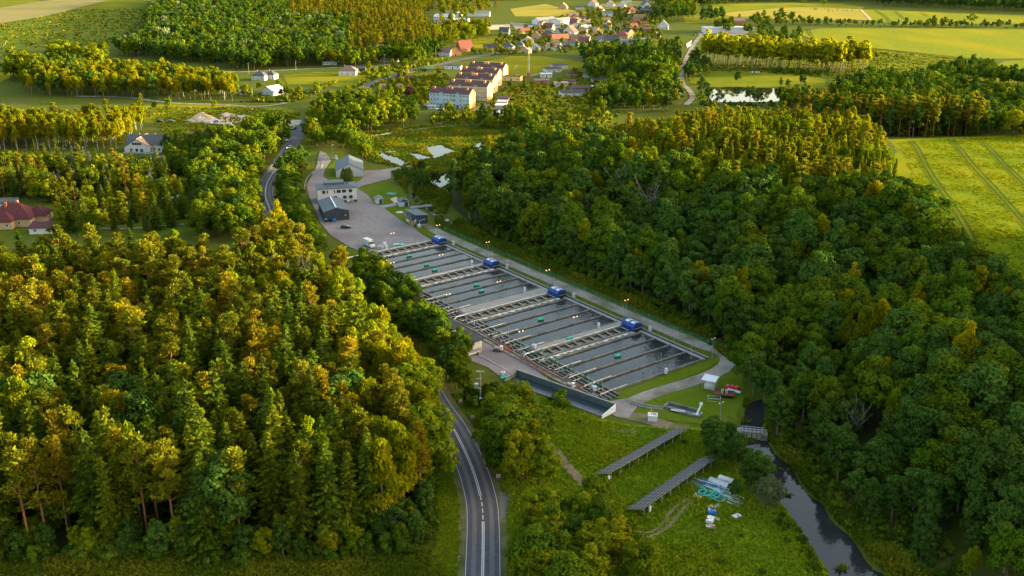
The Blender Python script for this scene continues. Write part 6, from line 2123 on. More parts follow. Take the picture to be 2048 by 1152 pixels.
# sheds and garages between the blocks and the sports field
for px, py, w, d, h, rz, wl, rf_, lab, kd, nm in (
        (1022, 162, 15, 8, 3.6, -14, 'yellow', 'slate', 'low yellow building with many roof windows', 'flat', 'nursery'),
        (1108, 145, 13, 9, 3.0, 20, 'grey', 'slate', 'garage row with dark roof, nearer one', 'mono', 'garage'), (1122, 138, 13, 9, 3.0, 20, 'grey', 'slate', 'garage row with dark roof, farther one', 'mono', 'garage'),
        (1093, 155, 9, 5, 2.8, 4, 'sheet', 'pale', 'small white cabin with green door by the mast', 'flat', 'cabin'),
        (1085, 167, 11, 6, 2.2, 8, 'brick', 'brown', 'low brick shed with brown roof', 'mono', 'shed'), (1124, 173, 10, 8, 2.6, 8, 'grey', 'tan', 'grey block shed without roof sheets', 'flat', 'shed'),
        (1146, 155, 7, 6, 3.2, 10, 'brick', 'slate', 'brick hut behind the grey block shed', 'mono', 'shed'), (1172, 155, 6, 3, 2.4, -5, 'blue', 'blue', 'pale blue steel container', 'flat', 'container'),
        (1140, 170, 8, 5, 2.8, -10, 'pink', 'slate', 'patched shed with grey roof', 'mono', 'shed'), (1200, 165, 12, 6, 2.4, 12, 'wood', 'slate', 'long grey roofed wooden hut', 'mono', 'hut'),
        (1148, 193, 17, 10, 2.8, 14, 'white', 'slate', 'white workshop with pink end wall and grey felt roof', 'mono', 'workshop'), (1164, 184, 15, 8, 2.8, 14, 'brick', 'slate', 'brick workshop with grey felt roof behind the white one', 'mono', 'workshop'),
        (1195, 181, 7, 5, 2.4, 10, 'sheet', 'pale', 'small pale shed right of the workshops', 'mono', 'shed'), (1281, 170, 5, 4, 2.4, 10, 'blue', 'blue', 'pale blue hut among the alder trees', 'mono', 'hut')):
    village(px, py, w, d, h, .5, rz, wl, rf_, lab, kd, nm, nm if nm != 'nursery' else 'building', wins=(3, 1) if w > 8 else (1, 1), chim=2 if nm == 'nursery' else 0, door=w > 8)
for i in range(5):
    village(994 + i * 3.4, 234 - i * 7.6, 6.8, 6.0, 2.5, .3, -6, ('blue', 'sheet', 'grey', 'sheet', 'brick')[i], ('pale', 'maroon', 'pale', 'pale', 'slate')[i],
            ('pale blue garage with white roof, nearest of the row', 'garage with maroon edged roof, second of the row', 'grey garage with pale roof in the middle of the row', 'white garage, fourth of the row', 'brick garage farthest in the row')[i],
            'mono', 'garage', 'garage', wins=(0, 0), chim=0, door=False, group='garage row beside the apartment blocks')
for px, py, w, wl, lab in ((773, 211, 6, 'sheet', 'white caravan on the grass beside the gardens'), (863, 219, 5, 'blue', 'pale blue trailer cabin in front of the blue block'), (880, 226, 5, 'blue', 'mint coloured trailer cabin nearest the pine'), (737, 210, 3, 'sheet', 'small white hut in the hedge')):
    c = village(px, py, w, 2.6, 2.4, .2, -5, wl, 'pale', lab, 'flat', 'cabin', 'cabin', wins=(2, 1), chim=0, door=False, ov=.05)
for px, py, w, lab in ((815, 157, 8, 'dark red garden hut by the road'), (790, 160, 5, 'red brown hut beside the broad tree'), (766, 178, 4, 'small red hut in the garden plots'), (800, 178, 4, 'brick garden hut with red roof'), (860, 143, 6, 'green garden hut at the road')):
    village(px, py, w, 4, 2.3, 1.4, 5, 'brick', 'brown' if 'green' not in lab else 'green', lab, 'gable', 'garden_hut', 'hut', wins=(1, 1), chim=0, door=False)
village(905, 139, 14, 5, 3, .4, -12, 'sheet', 'slate', 'long dark roofed shed by the last apartment block', 'mono', 'shed', 'shed', wins=(3, 1), chim=0)

# mast
x, y = G(1057, 153)
ms = thing('radio_mast', 'tall pale lattice mast on a brick base by the sports field', 'mast', (x, y, 0))
MB().box((0, 0, 1.6), (2.6, 2.6, 3.2)).build('base', WALLS['brick'], ms)
for sx, sy in ((-.6, -.6), (.6, -.6), (.6, .6), (-.6, .6)):
    MB().tube([(sx, sy, 3.2), (sx * .6, sy * .6, 17)], .12, 5).build('leg', M['steel'], ms)
for k in range(9):
    z0, f0, f1 = 3.2 + k * 1.5, .6 - .24 * k / 9, .6 - .24 * (k + 1) / 9
    c = MB()
    for i in range(4):
        p_, q_ = [(-1, -1), (1, -1), (1, 1), (-1, 1)][i], [(1, -1), (1, 1), (-1, 1), (-1, -1)][i]
        c.tube([(p_[0] * f0, p_[1] * f0, z0), (q_[0] * f1, q_[1] * f1, z0 + 1.5)], .07, 4)
    c.build('brace', M['steel'], ms)
MB().tube([(0, 0, 16.8), (0, 0, 19)], .08, 5).build('antenna', M['steel'], ms)
# goal
x, y = G(1031, 139)
gl = thing('football_goal', 'white football goal on the sunlit sports field', 'goal', (x, y, .1), R(80))
MB().tube([(0, 0, 0), (0, 0, 2.44), (7.3, 0, 2.44), (7.3, 0, 0)], .09, 5).build('frame', M['white'], gl)
MB().tube([(0, 0, 2.44), (0, 1.8, 0), (7.3, 1.8, 0), (7.3, 0, 2.44)], .05, 4).build('net_frame', M['white'], gl)
net_fence([(1105, 117), (1140, 120), (1190, 124), (1205, 128)], 'pale concrete fence at the far end of the sports field', 6, 2.2, 'concrete_fence', 'concrete')
# ------------------------------------------------------------------ vehicles
M['carglass'] = mat('car_glass', (0.015, 0.018, 0.02), rough=.06, spec=.7)
M['tyre'] = plain('tyre_rubber', (0.015, 0.015, 0.016), .9)
M['rim'] = plain('wheel_rim', (0.35, 0.36, 0.37), .35, .6)
M['headlamp'] = mat('headlamp', (1.0, 0.86, 0.6), emit=1.5)
M['lens'] = mat('lamp_lens', (0.6, 0.6, 0.58), rough=.2)
M['taillamp'] = plain('tail_lamp', (0.35, 0.02, 0.02), .4)
PAINT = {k: mat('car_paint_' + k, c, rough=.25, spec=.6) for k, c in (('black', (0.012, 0.014, 0.018)), ('white', (0.62, 0.63, 0.64)), ('silver', (0.36, 0.38, 0.41)), ('blue', (0.025, 0.04, 0.07)), ('grey', (0.10, 0.105, 0.11)), ('red', (0.35, 0.03, 0.03)))}


def car(px, py, rz, colr, label, suv=False, lit=False, group=None):
    x, y = G(px, py)
    t = thing('car', label, 'car', (x, y, z_at(x, y) + .075), R(rz), group)
    hh = 1.58 if suv else 1.44
    prof = [(-2.1, .35), (-2.12, .78), (-1.98, .95), (-1.0, 1.0), (.95, 1.0), (1.9, .86), (2.12, .68), (2.14, .35)]
    b = MB()
    n = len(prof)
    for y_, ins in ((-.86, 0), (.86, 0)):
        b.v += [(a, y_ * (.95 if z < .5 else 1), z) for a, z in prof]
    b.f = [tuple(range(n)), tuple(reversed(range(n, 2 * n)))] + [(i, n + i, n + (i + 1) % n, (i + 1) % n) for i in range(n)]
    b.build('body', PAINT[colr], t)
    cp = [(-1.95, .96, .82), (-1.55, hh - .06, .66), (-.2, hh, .66), (.35, hh - .05, .66), (1.15, .98, .80)]
    c = MB()
    for sgn in (-1, 1):
        c.v += [(a, sgn * w_, z) for a, z, w_ in cp]
    c.f = [(0, 1, 2, 3, 4), (9, 8, 7, 6, 5)] + [(i, 5 + i, 6 + i, i + 1) for i in range(4)]
    c.build('windows', M['carglass'], t)
    MB().add([(-1.5, -.62, hh + .012), (.3, -.62, hh - .03), (.3, .62, hh - .03), (-1.5, .62, hh + .012), (-1.5, -.62, hh - .06), (.3, -.62, hh - .08), (.3, .62, hh - .08), (-1.5, .62, hh - .06)],
             [(0, 1, 2, 3), (7, 6, 5, 4), (0, 4, 5, 1), (1, 5, 6, 2), (2, 6, 7, 3), (3, 7, 4, 0)]).build('roof', PAINT[colr], t)
    for a in (-1.32, 1.32):
        for s_ in (-.82, .82):
            w_ = MB().tube([(a, s_ - .1, .32), (a, s_ + .1, .32)], .32, 12).build('wheel', M['tyre'], t)
            MB().tube([(a, s_ - .115, .32), (a, s_ + .115, .32)], .19, 10).build('rim', M['rim'], w_)
    for s_ in (-.6, .6):
        MB().box((2.1, s_, .70), (.12, .34, .14)).build('headlight', M['headlamp'] if lit else M['lens'], t)
        MB().box((-2.08, s_, .80), (.1, .3, .16)).build('tail_light', M['taillamp'], t)
        MB().box((.85, s_ * 1.5, 1.02), (.18, .14, .12)).build('mirror', PAINT[colr], t)
    return t


car(692, 457, 8, 'black', 'black hatchback parked alone on the farm yard')
car(588, 259, -103, 'blue', 'dark blue car parked under the wide tree by the road')
car(576, 282, -100, 'white', 'white car parked at the roadside behind the dark one', True)
car(579, 297, -102, 'white', 'car with lit headlights driving down the main road', False, True)
car(568, 314, -100, 'black', 'dark car following the lit one on the main road', False, True)
car(545, 327, -80, 'blue', 'dark car half hidden in the roadside bay')
car(82, 440, 62, 'silver', 'silver estate car beside the red roofed house', True)
car(418, 248, 3, 'white', 'white car on the sand track, left of the digger')
car(458, 251, -4, 'white', 'white car on the sand track beside the sand lot')
car(320, 244.5, -4, 'black', 'dark car on the meadow track behind the white house')
car(343, 244.5, 2, 'grey', 'grey car on the meadow track near the sand heap')
car(586, 193, 10, 'black', 'dark pickup parked by the lane below the white roofed building', True)
car(841, 214.5, -8, 'white', 'white car parked left of the blue block, first of two')
car(851, 215, -8, 'grey', 'grey car parked left of the blue block, second of two')
car(1264, 33, 70, 'white', 'white car on the village street')
car(1388, 71, 60, 'blue', 'blue car on the gravel lot by the white hall')
car(1080, 54, 20, 'red', 'red car in the village works yard')
car(1033, 105, 10, 'red', 'red car on the village street at the green field')

x, y = G(739, 494)
vn = thing('box_van', 'white refrigerated box van parked by the pond wall', 'van', (x, y, .12), R(-52))
MB().box((-1.2, 0, 1.75), (3.9, 2.1, 2.3)).build('box', WALLS['sheet'], vn)
MB().ext([(.8, .45), (.8, 2.15), (1.3, 2.25), (2.05, 1.45), (2.75, 1.2), (2.85, .45)], -.97, .97).build('cab', M['white'], vn)
MB().add([(1.36, -.9, 2.22), (2.03, -.9, 1.52), (2.03, .9, 1.52), (1.36, .9, 2.22)], [(0, 1, 2, 3)]).build('windscreen', M['carglass'], vn)
for v in vn.children:
    if v.name.startswith('windscreen'):
        v.location.x, v.location.z = .02, .02
for s_ in (-.985, .985):
    MB().box((1.45, s_, 1.65), (.8, .03, .5)).build('side_window', M['carglass'], vn)
    MB().box((2.83, s_ * .75, .85), (.08, .35, .2)).build('headlight', M['lens'], vn)
MB().box((1.05, 0, 2.65), (.6, 1.3, .45)).build('cooler', M['white'], vn)
for a in (-2.1, 1.9):
    for s_ in (-.9, .9):
        w_ = MB().tube([(a, s_ - .12, .38), (a, s_ + .12, .38)], .38, 12).build('wheel', M['tyre'], vn)
        MB().tube([(a, s_ - .13, .38), (a, s_ + .13, .38)], .2, 8).build('rim', M['rim'], w_)
MB().box((-.3, 0, .5), (5.4, 1.2, .2)).build('chassis', M['black'], vn)


def ibc(p, rz, lab, group):
    c = thing('crate_tank', lab, 'tank', p, rz, group)
    b = MB().box((0, 0, .62), (1.1, 1.0, .95))
    b.build('body', M['white'], c)
    MB().lathe([(.2, 1.08), (.2, 1.2), (.12, 1.22)], 8).build('lid', M['blue'], c)
    MB().box((0, 0, .07), (1.2, 1.05, .14)).build('pallet', M['steel'], c)
    for k in range(3):
        MB().box((0, -.52, .35 + k * .3), (1.12, .04, .05)).build('cage_bar', M['steel'], c)
        MB().box((.57, 0, .35 + k * .3), (.04, 1.02, .05)).build('cage_bar', M['steel'], c)


x, y = ray(768, 496, .1)
for i, (dx, dy, z, lab) in enumerate(((-1.7, -.6, 0, 'left front'), (-.4, -1.1, 0, 'middle front'), (1.0, -.9, 0, 'right front'), (-1.0, .6, 0, 'left rear'), (.4, .5, 0, 'right rear'), (.2, -.1, 1.25, 'topmost'))):
    ibc((x + dx, y + dy, .1 + z), .15 * i, f'white caged tank beside the van, {lab} of the heap', 'white tanks heaped beside the van')
x, y = ray(1068, 696, .42)
ibc((x, y, .42), -.5, 'white caged tank standing on the walkway of the third pond', None)
x, y = ray(1006, 751, .1)
ibc((x, y, .1), .3, 'white caged tank on the plaza at the settling tank corner', None)
x, y = ray(801, 492, .1)
for i in range(9):
    t = thing('plastic_crate', 'turquoise plastic crate in the loose heap beside the white tanks', 'crate', (x + (i % 5) * 1.0 - 2.2 + random.uniform(-.2, .2), y + (i // 5) * 1.0 + random.uniform(-.3, .3), .1), random.uniform(0, 3), 'turquoise crates by the car park')
    MB().box((0, 0, .3), (.95, .75, .6)).build('body', M['teal'], t)
    MB().box((0, 0, .63), (1.02, .82, .08)).build('rim', M['clear'] if i % 3 == 0 else M['teal'], t)
x, y = ray(1014, 757, .1)
for i in range(4):
    t = thing('plastic_crate', 'turquoise plastic crate lying at the settling tank corner', 'crate', (x + i * .95 - 1.2, y + .35 * i - .2, .1), .4 * i, 'turquoise crates at the settling tank')
    MB().box((0, 0, .22), (.95, .8, .44)).build('body', M['teal'], t)
    MB().box((0, 0, .47), (1.02, .86, .06)).build('rim', M['clear'] if i == 2 else M['teal'], t)
for px, mm, lab in ((652, 'black', 'black wheeled bin with green lid against the dark hall'), (661.5, 'black', 'black wheeled bin in the middle against the dark hall'), (669, 'blue', 'blue wheeled bin against the dark hall')):
    x, y = ray(px, 444, .1)
    t = thing('wheeled_bin', lab, 'bin', (x, y, .1), .1, 'bins against the dark hall')
    MB().box((0, 0, .6), (1.25 if mm == 'blue' else 1.0, .8, 1.1)).build('body', M[mm], t)
    MB().box((0, -.03, 1.2), (1.32 if mm == 'blue' else 1.06, .9, .12), rx=R(6)).build('lid', M['teal'] if 'green' in lab else M[mm], t)
    for s_ in (-.4, .4):
        MB().tube([(s_, .3, .12), (s_ + .08, .3, .12)], .12, 8).build('wheel', M['tyre'], t)
x, y = ray(799, 426, .1)
t = thing('rowing_boat', 'small white boat upturned on the grass by the yard', 'boat', (x, y, .1), R(8))
hull = []
MB().lathe([(.05, -1.6), (.45, -1.1), (.6, 0), (.5, 1.1), (.1, 1.7)], 8).build('hull', M['white'], t)
t.children[0].rotation_euler = (0, math.pi / 2, 0)
t.children[0].location = (0, 0, .15)
MB().box((0, 0, .72), (2.6, .08, .1)).build('keel', M['white'], t)
x, y = ray(783, 389, .1)
t = thing('covered_pit', 'low pit covered by a green tarpaulin beside the garden shed', 'pit', (x, y, .05), R(-25))
MB().box((0, 0, .2), (4.2, 3.4, .4)).build('kerb', M['concrete'], t)
MB().box((0, 0, .45), (4.5, 3.7, .1)).build('tarpaulin', ROOFS['green'], t)

# fish pump and hoses by the gutter, feeders
def machine(s, tt, lab, rz=0.0):
    t = thing('fish_pump', lab, 'pump', PP(s, tt, .1), PA + rz, 'pumps along the gutter')
    MB().box((0, 0, .35), (2.6, 1.6, .25)).build('frame', M['rust'], t)
    MB().tube([(-.9, 0, .9), (.6, 0, .9)], .42, 10).build('motor', M['steel'], t)
    MB().box((1.0, .1, 1.1), (.8, .9, 1.2)).build('housing', M['white'], t)
    MB().tube([(1.1, 0, 1.4), (2.2, .3, 1.6), (3.0, 1.0, .6)], .13, 6).build('hose', M['red'], t)
    for a in (-1, 1):
        MB().tube([(a, -.8, .22), (a, .8, .22)], .22, 8).build('wheel', M['tyre'], t)


machine(128, 42.2, 'white and steel fish pump at the tank side of the gutter')
machine(97, 43.5, 'grey fish pump on a rusty frame beside the plaza', .6)
machine(133, 38.5, 'white fish pump over the gutter nearest the grass bank', -.4)
t = thing('blue_hose', 'thick blue hose bent across the plaza below the pump', 'hose', PP(129, 43.5, .2))
o = PP(129, 43.5, .2)
MB().tube([(PP(129 + a, 43.5 + b, .3) - o)[:] for a, b in ((0, -1.2), (.5, 0), (1.6, 1.0), (3.2, 1.1), (5.0, .6))], .16, 7).build('tube', M['blue'], t)
MB().tube([(PP(129 + a, 43.5 + b, .3) - o)[:] for a, b in ((4.95, .6), (5.3, .55))], .22, 8).build('coupling', M['steel'], t)
o = Vector((*ray(958, 711, .15), .15))
t = thing('white_hose', 'long straight white hose across the plaza from the storehouse', 'hose', o)
e = Vector((*ray(1030, 749, .15), .15)) - o
MB().tube([(0, 0, .1), (e / 2 + Vector((.1, 0, .05)))[:], e[:]], .09, 6).build('tube', M['white'], t)
MB().tube([(-3.2, -1.0, .5), (-.6, .4, .8), (.4, .8, .9)], .2, 8).build('suction_pipe', M['pipe'], t)
MB().box((-.4, .5, .45), (.6, .6, .9)).build('stand', M['rust'], t)
for s, tt, lab in ((28.9, 6.0, 'white feeder on the walkway of the first pond'), (63.0, 8.0, 'white feeder on the walkway of the second pond'), (101.4, 9.0, 'white feeder on the walkway of the third pond'), (137.2, 16, 'white feeder on the grass bank of the last pond')):
    t = thing('fish_feeder', lab, 'feeder', PP(s, tt, .35), PA, 'white feeders on the pond edges')
    MB().box((0, 0, .55), (.7, .6, .9)).build('cabinet', M['white'], t)
    MB().lathe([(.15, 1.0), (.4, 1.3), (.4, 1.6), (.1, 1.7)], 8).build('hopper', M['white'], t)
    MB().tube([(-.8, .3, 0), (-.8, .3, 2.6)], .05, 5).build('post', M['steel'], t)
    MB().box((.36, 0, .6), (.04, .3, .4)).build('panel', M['black'], t)

# ------------------------------------------------------------------ road furniture
sign_mb = MB().box((0, 0, 0), (.85, .05, .85)).mesh('panel', M['white'])
RP = plain('sign_red', (0.55, 0.02, 0.03), .4)
arrow = MB()
arrow.prism([(.36, .38), (.02, .38), (-.36, 0), (.02, -.38), (.36, -.38), (-.02, 0)], 0, .012)
arrow.v = [(x, -.028 - z, y) for x, y, z in arrow.v]
arrow_me = arrow.mesh('chevron', RP)
for i, (px, py, rz) in enumerate(((921, 811, 20), (944.8, 843, 16), (963, 878, 12), (981.8, 919, 8), (996.7, 962, 6))):
    x, y = G(px, py)
    t = thing('chevron_sign', ('red and white bend sign, farthest of five', 'red and white bend sign, second from the far end', 'red and white bend sign in the middle of five', 'red and white bend sign, second from the near end', 'red and white bend sign nearest the lay-by')[i],
              'road sign', (x, y, 0), R(rz), 'bend signs along the main road')
    MB().tube([(0, .06, -.2), (0, .06, 1.75)], .035, 6).build('post', M['steel'], t)
    p_ = put('panel', sign_mb, t, (0, 0, 1.3))
    put('chevron', arrow_me, p_)
for i, (px, py) in enumerate(((865.5, 856), (887, 898), (904, 947), (919, 1060), (917.5, 1122))):
    x, y = G(px, py)
    t = thing('marker_post', 'slim white roadside marker post, ' + ('first', 'second', 'third', 'fourth', 'fifth')[i] + ' from the far end', 'marker post', (x, y, 0), 0, 'white marker posts')
    MB().box((0, 0, .45), (.14, .1, 1.1)).build('post', M['white'], t)
    MB().box((0, -.03, .82), (.15, .06, .2)).build('black_band', M['black'], t)
x, y = G(961, 806)
t = thing('transformer_pole', 'concrete pole with transformer and cabinet beside the main road', 'utility pole', (x, y, 0))
MB().tube([(0, 0, -.3), (0, 0, 9)], .2, 8, .12).build('pole', M['concrete'], t)
MB().box((0, 0, 8.8), (2.0, .15, .15)).build('crossarm', M['steel'], t)
MB().box((-.4, 0, 6.9), (1.6, .12, .12), rz=.4).build('crossarm', M['steel'], t)
for a in (-.9, -.3, .3, .9):
    MB().lathe([(.05, 0), (.09, .1), (.06, .25), (.03, .3)], 6, (a, 0, 8.88)).build('insulator', M['white'], t)
MB().box((-1.0, 0, 4.9), (1.0, .9, 1.2)).build('transformer', M['steel'], t)
for k in range(4):
    MB().box((-1.52, -.3 + k * .2, 4.9), (.1, .05, 1.0)).build('fin', M['steel'], t)
MB().box((-.7, 0, 4.2), (1.7, .5, .14)).build('bracket', M['steel'], t)
MB().box((.35, -.6, .9), (1.2, .7, 1.8)).build('cabinet', M['white'], t)
for px, py, h, lab in ((498, 148, 9, 'concrete street lamp by the lane at the birch grove'), (770, 132, 9, 'power pole beside the lime trees'), (872, 115, 10, 'power pole by the red roofed houses'), (592, 140, 8, 'wooden power pole by the lane at the hill wood')):
    x, y = G(px, py)
    t = thing('utility_pole', lab, 'utility pole', (x, y, 0))
    MB().tube([(0, 0, -.2), (0, 0, h)], .14, 6, .09).build('pole', M['concrete'], t)
    MB().box((.5, 0, h - .1), (1.3, .12, .1)).build('crossarm', M['steel'], t)

# ------------------------------------------------------------------ solar tables
M['cell'] = mat('solar_cell', (0.014, 0.016, 0.022), (0.020, 0.023, 0.030), 2, .5, spec=.3)
M['alu'] = plain('aluminium_frame', (0.28, 0.285, 0.29), .5, .2)
for i, (n0, n1, lab) in enumerate((((1218, 947.5), (1375, 857.5), 'long ground mounted solar table, the one nearer the ponds'), ((1285, 1019), (1436, 913), 'long ground mounted solar table, the one nearer the pipe heap'))):
    zh, zl = 2.6, 1.0
    a, b = Vector((*ray(*n0, zh), 0)), Vector((*ray(*n1, zh), 0))
    L_ = (b - a).length
    t = thing('solar_table', lab, 'solar panels', a, math.atan2(b.y - a.y, b.x - a.x), 'solar tables on the meadow')
    D_ = 4.3
    nc = int(L_ / 1.72)
    pm = MB().box((0, 0, 0), (L_ / nc - .05, D_ / 4 - .05, .03)).mesh('panel', M['cell'])
    fm = MB()
    for sy in (-1, 1):
        fm.box((0, sy * (D_ / 8 - .03), .005), (L_ / nc - .012, .03, .045))
        fm.box((sy * (L_ / nc / 2 - .022), 0, .005), (.025, D_ / 4 - .1, .045))
    fm = fm.mesh('frame', M['alu'])
    tilt = -math.asin((zh - zl) / D_)
    for c in range(nc):
        for r in range(4):
            q_ = (r + .5) * D_ / 4
            p_ = put('panel', pm, t, ((c + .5) * L_ / nc, q_ * math.cos(tilt), zh + q_ * math.sin(tilt)))
            p_.rotation_euler = (tilt, 0, 0)
            put('frame', fm, p_)
    MB().box((L_ / 2, .35, zh - .28), (L_, .08, .1)).build('rail', M['alu'], t)
    MB().box((L_ / 2, D_ * .75, zl + .2), (L_, .08, .1)).build('rail', M['alu'], t)
    for c in range(9):
        xx = L_ * (c + .5) / 9
        MB().box((xx, .7, zh / 2 - .3), (.12, .12, zh - .1)).build('post', M['steel'], t)
        MB().box((xx, D_ * .7, zl / 2), (.12, .12, zl + .2)).build('post', M['steel'], t)
    MB().box((3.5 if i else .6, .5, .9), (.6, .3, 1.4)).build('inverter', M['white'], t)

# ------------------------------------------------------------------ lawn by the weir
x, y = ray(1419, 776, .03)
t = thing('canopy', 'white flat canopy over a pale block on the lawn', 'canopy', (x, y, .03), R(-28))
r_ = MB().box((0, 0, 2.9), (3.9, 3.3, .1))
r_.v = [(a, b, z + .1 * b) for a, b, z in r_.v]
r_.build('roof', M['white'], t)
for sx in (-1.6, 1.6):
    for sy in (-1.3, 1.3):
        MB().box((sx, sy, 1.42), (.1, .1, 2.85)).build('post', M['steel'], t)
MB().box((.1, 0, .75), (2.6, 2.0, 1.5)).build('block', M['pipe'], t)
x, y = ray(1448, 793, .03)
t = thing('flatbed_trailer', 'rusty flatbed trailer loaded with scrap on the lawn', 'trailer', (x, y, .03), R(-12))
MB().box((0, 0, .85), (5.2, 2.2, .18)).build('bed', M['rust'], t)
MB().box((0, 1.1, 1.15), (5.2, .08, .45)).build('side_board', M['rust'], t)
for a in (-1.2, .2, 1.4):
    for s_ in (-1.0, 1.0):
        MB().tube([(a, s_ - .13, .4), (a, s_ + .13, .4)], .4, 10).build('wheel', M['tyre'], t)
MB().tube([(-2.6, 0, .7), (-4.0, 0, .5)], .07, 5).build('drawbar', M['rust'], t)
for sx in (-.5, .5):
    MB().box((sx, .3, 1.35), (.7, 1.2, .8), rz=.2 * sx).build('scrap_box', M['timber'], t)
x, y = ray(1428, 801, .03)
t = thing('cage_frame', 'low empty steel cage frame on the grass left of the trailer', 'cage', (x, y, .03), R(-10))
for z in (.1, .95):
    for sy in (-.8, .8):
        MB().box((0, sy, z), (3.2, .07, .07)).build('rail', M['steel'], t)
    for sx in (-1.6, 1.6):
        MB().box((sx, 0, z), (.07, 1.5, .07)).build('rail', M['steel'], t)
for sx in (-1.55, 1.55):
    for sy in (-.76, .76):
        MB().box((sx, sy, .52), (.07, .07, .8)).build('leg', M['steel'], t)
for i, (px, py, lab) in enumerate(((1456, 776, 'leftmost red sack behind the trailer'), (1465, 777, 'red sack in the middle behind the trailer'), (1474, 779, 'rightmost red sack behind the trailer'))):
    x, y = ray(px, py, .03)
    t = thing('red_sack', lab, 'sack', (x, y, .03), .4 * i, 'red sacks behind the trailer')
    MB().lathe([(.5, 0), (.75, .25), (.7, .7), (.35, .95), (.1, 1.0)], 9).build('bag', RP, t)
    MB().tube([(-.3, 0, .9), (0, 0, 1.15), (.3, 0, .9)], .05, 4).build('loop', M['white'], t)
x, y = ray(1468, 786, .03)
t = thing('steel_cylinder', 'pale steel cylinder lying behind the trailer', 'cylinder', (x, y, .03), R(-30))
MB().tube([(-1.8, 0, .5), (1.6, 0, .5)], .5, 12).build('shell', M['steel'], t)
MB().tube([(1.6, 0, .5), (1.85, 0, .5)], .36, 12).build('end_cap', M['alu'], t)
x, y = ray(1305, 840, .03)
t = thing('water_tank', 'white square tank with a raised orange pipe on the worn grass', 'tank', (x, y, .03), R(-8))
MB().box((0, 0, .75), (2.3, 2.0, 1.4)).build('body', M['white'], t)
MB().box((0, 0, 1.5), (2.45, 2.15, .12)).build('lid', M['pipe'], t)
MB().tube([(-.2, .1, 1.5), (-.5, .4, 3.0)], .13, 7).build('pipe', plain('orange_pipe', (0.6, 0.16, 0.08), .5), t)
MB().box((.5, .2, 1.62), (.7, .7, .14)).build('hatch', M['concrete'], t)
# small basin and channel
P = [ray(*p, .05) for p in ((1327, 815), (1338, 807), (1398, 823), (1402, 836), (1375, 831))]
o = Vector((*P[0], .05))
t = thing('inlet_basin', 'small sunken concrete basin with flooded floor by the weir lawn', 'basin', o)
Q = [Vector((p[0] - o.x, p[1] - o.y, 0)) for p in P]
MB().add([(p.x, p.y, .06) for p in Q], [tuple(range(4, -1, -1))]).build('water', M['tankwater'], t)
for i in range(5):
    p_, q_ = Q[i], Q[(i + 1) % 5]
    MB().beam(p_ + Vector((0, 0, .3)), q_ + Vector((0, 0, .3)), .4, .5).build('wall', M['concrete_dark'], t)
MB().box((Q[4] * .6 + Vector((0, 0, .5)))[:], (3.4, 1.2, .08), rz=R(-25)).build('cover_plate', M['steel'], t)
C = [Vector((*ray(*p, .05), .05)) - o for p in ((1262, 806), (1290, 814), (1327, 819))]
for sgn in (-.6, .6):
    for a, b in zip(C[:-1], C[1:]):
        nn = Vector((-(b - a).y, (b - a).x, 0)).normalized() * sgn
        MB().beam(a + nn + Vector((0, 0, .2)), b + nn + Vector((0, 0, .2)), .25, .4).build('channel_wall', M['concrete'], t)
x, y = ray(1397, 827, .4)
t = thing('screw_pump', 'white screw pump at the corner of the inlet basin', 'pump', (x, y, .1), R(50))
MB().tube([(-1.2, 0, .3), (1.0, 0, 2.2)], .22, 8).build('barrel', M['white'], t)
MB().box((1.0, 0, 2.5), (.6, .6, .8)).build('motor', M['clear'], t)
MB().tube([(-.6, .5, .4), (-1.6, 1.0, .3)], .12, 6).build('hose', M['pipe'], t)
MB().box((0, 0, .15), (2.4, 1.0, .2)).build('frame', M['steel'], t)
# weir
w0, w1 = Vector((*ray(1484, 862, .6), .6)), Vector((*ray(1524, 866, .6), .6))
t = thing('weir_gate', 'steel weir gate with white railings across the stream', 'weir', w0)
dv = w1 - w0
MB().beam((0, 0, 0), dv, 1.4, .2).build('deck', M['concrete_dark'], t)
nn = Vector((-dv.y, dv.x, 0)).normalized()
for sgn in (-.65, .65):
    for z in (.55, 1.05):
        MB().beam(nn * sgn + Vector((0, 0, z)), dv + nn * sgn + Vector((0, 0, z)), .06, .06).build('rail', M['white'], t)
    for k in range(6):
        p_ = dv * (k / 5) + nn * sgn
        MB().tube([(p_.x, p_.y, -.1), (p_.x, p_.y, 1.1)], .045, 5).build('baluster', M['white'], t)
for k in range(4):
    p_ = dv * ((k + .5) / 4) - nn * .75
    MB().box((p_.x, p_.y, -.65), (dv.length / 4 - .25, .1, 1.1), rz=math.atan2(dv.y, dv.x)).build('sluice_board', M['timber'], t)
for k in (0, 1):
    p_ = dv * (k * 1.24 - .12)
    MB().box((p_.x, p_.y, -.5), (1.4, 3.2, 1.5), rz=math.atan2(dv.y, dv.x)).build('abutment', M['concrete_dark'], t)

# ------------------------------------------------------------------ heaps on the solar meadow
for i, (px, py, ln, lab) in enumerate(((1438, 968, 4.6, 'half round corrugated steel culvert, nearer the solar table'), (1452, 962, 3.4, 'half round corrugated steel culvert with pale lid behind it'))):
    x, y = ray(px, py, .05)
    t = thing('culvert', lab, 'culvert', (x, y, .05), R(-38), 'corrugated culverts by the pipe heap')
    m_ = MB()
    nx, na = 17, 9
    for a in range(nx):
        r = .95 + (.05 if a % 2 else 0)
        for b in range(na):
            th = math.pi * b / (na - 1)
            m_.v.append((-ln / 2 + ln * a / (nx - 1), -r * math.cos(th), r * math.sin(th)))
    for a in range(nx - 1):
        for b in range(na - 1):
            m_.f.append((a * na + b, a * na + b + 1, (a + 1) * na + b + 1, (a + 1) * na + b))
    m_.build('shell', M['steel'] if i == 0 else M['pipe'], t)
    MB().box((ln / 2 + .02, 0, .3), (.06, 1.6, .6)).build('end_board', M['rust'], t)
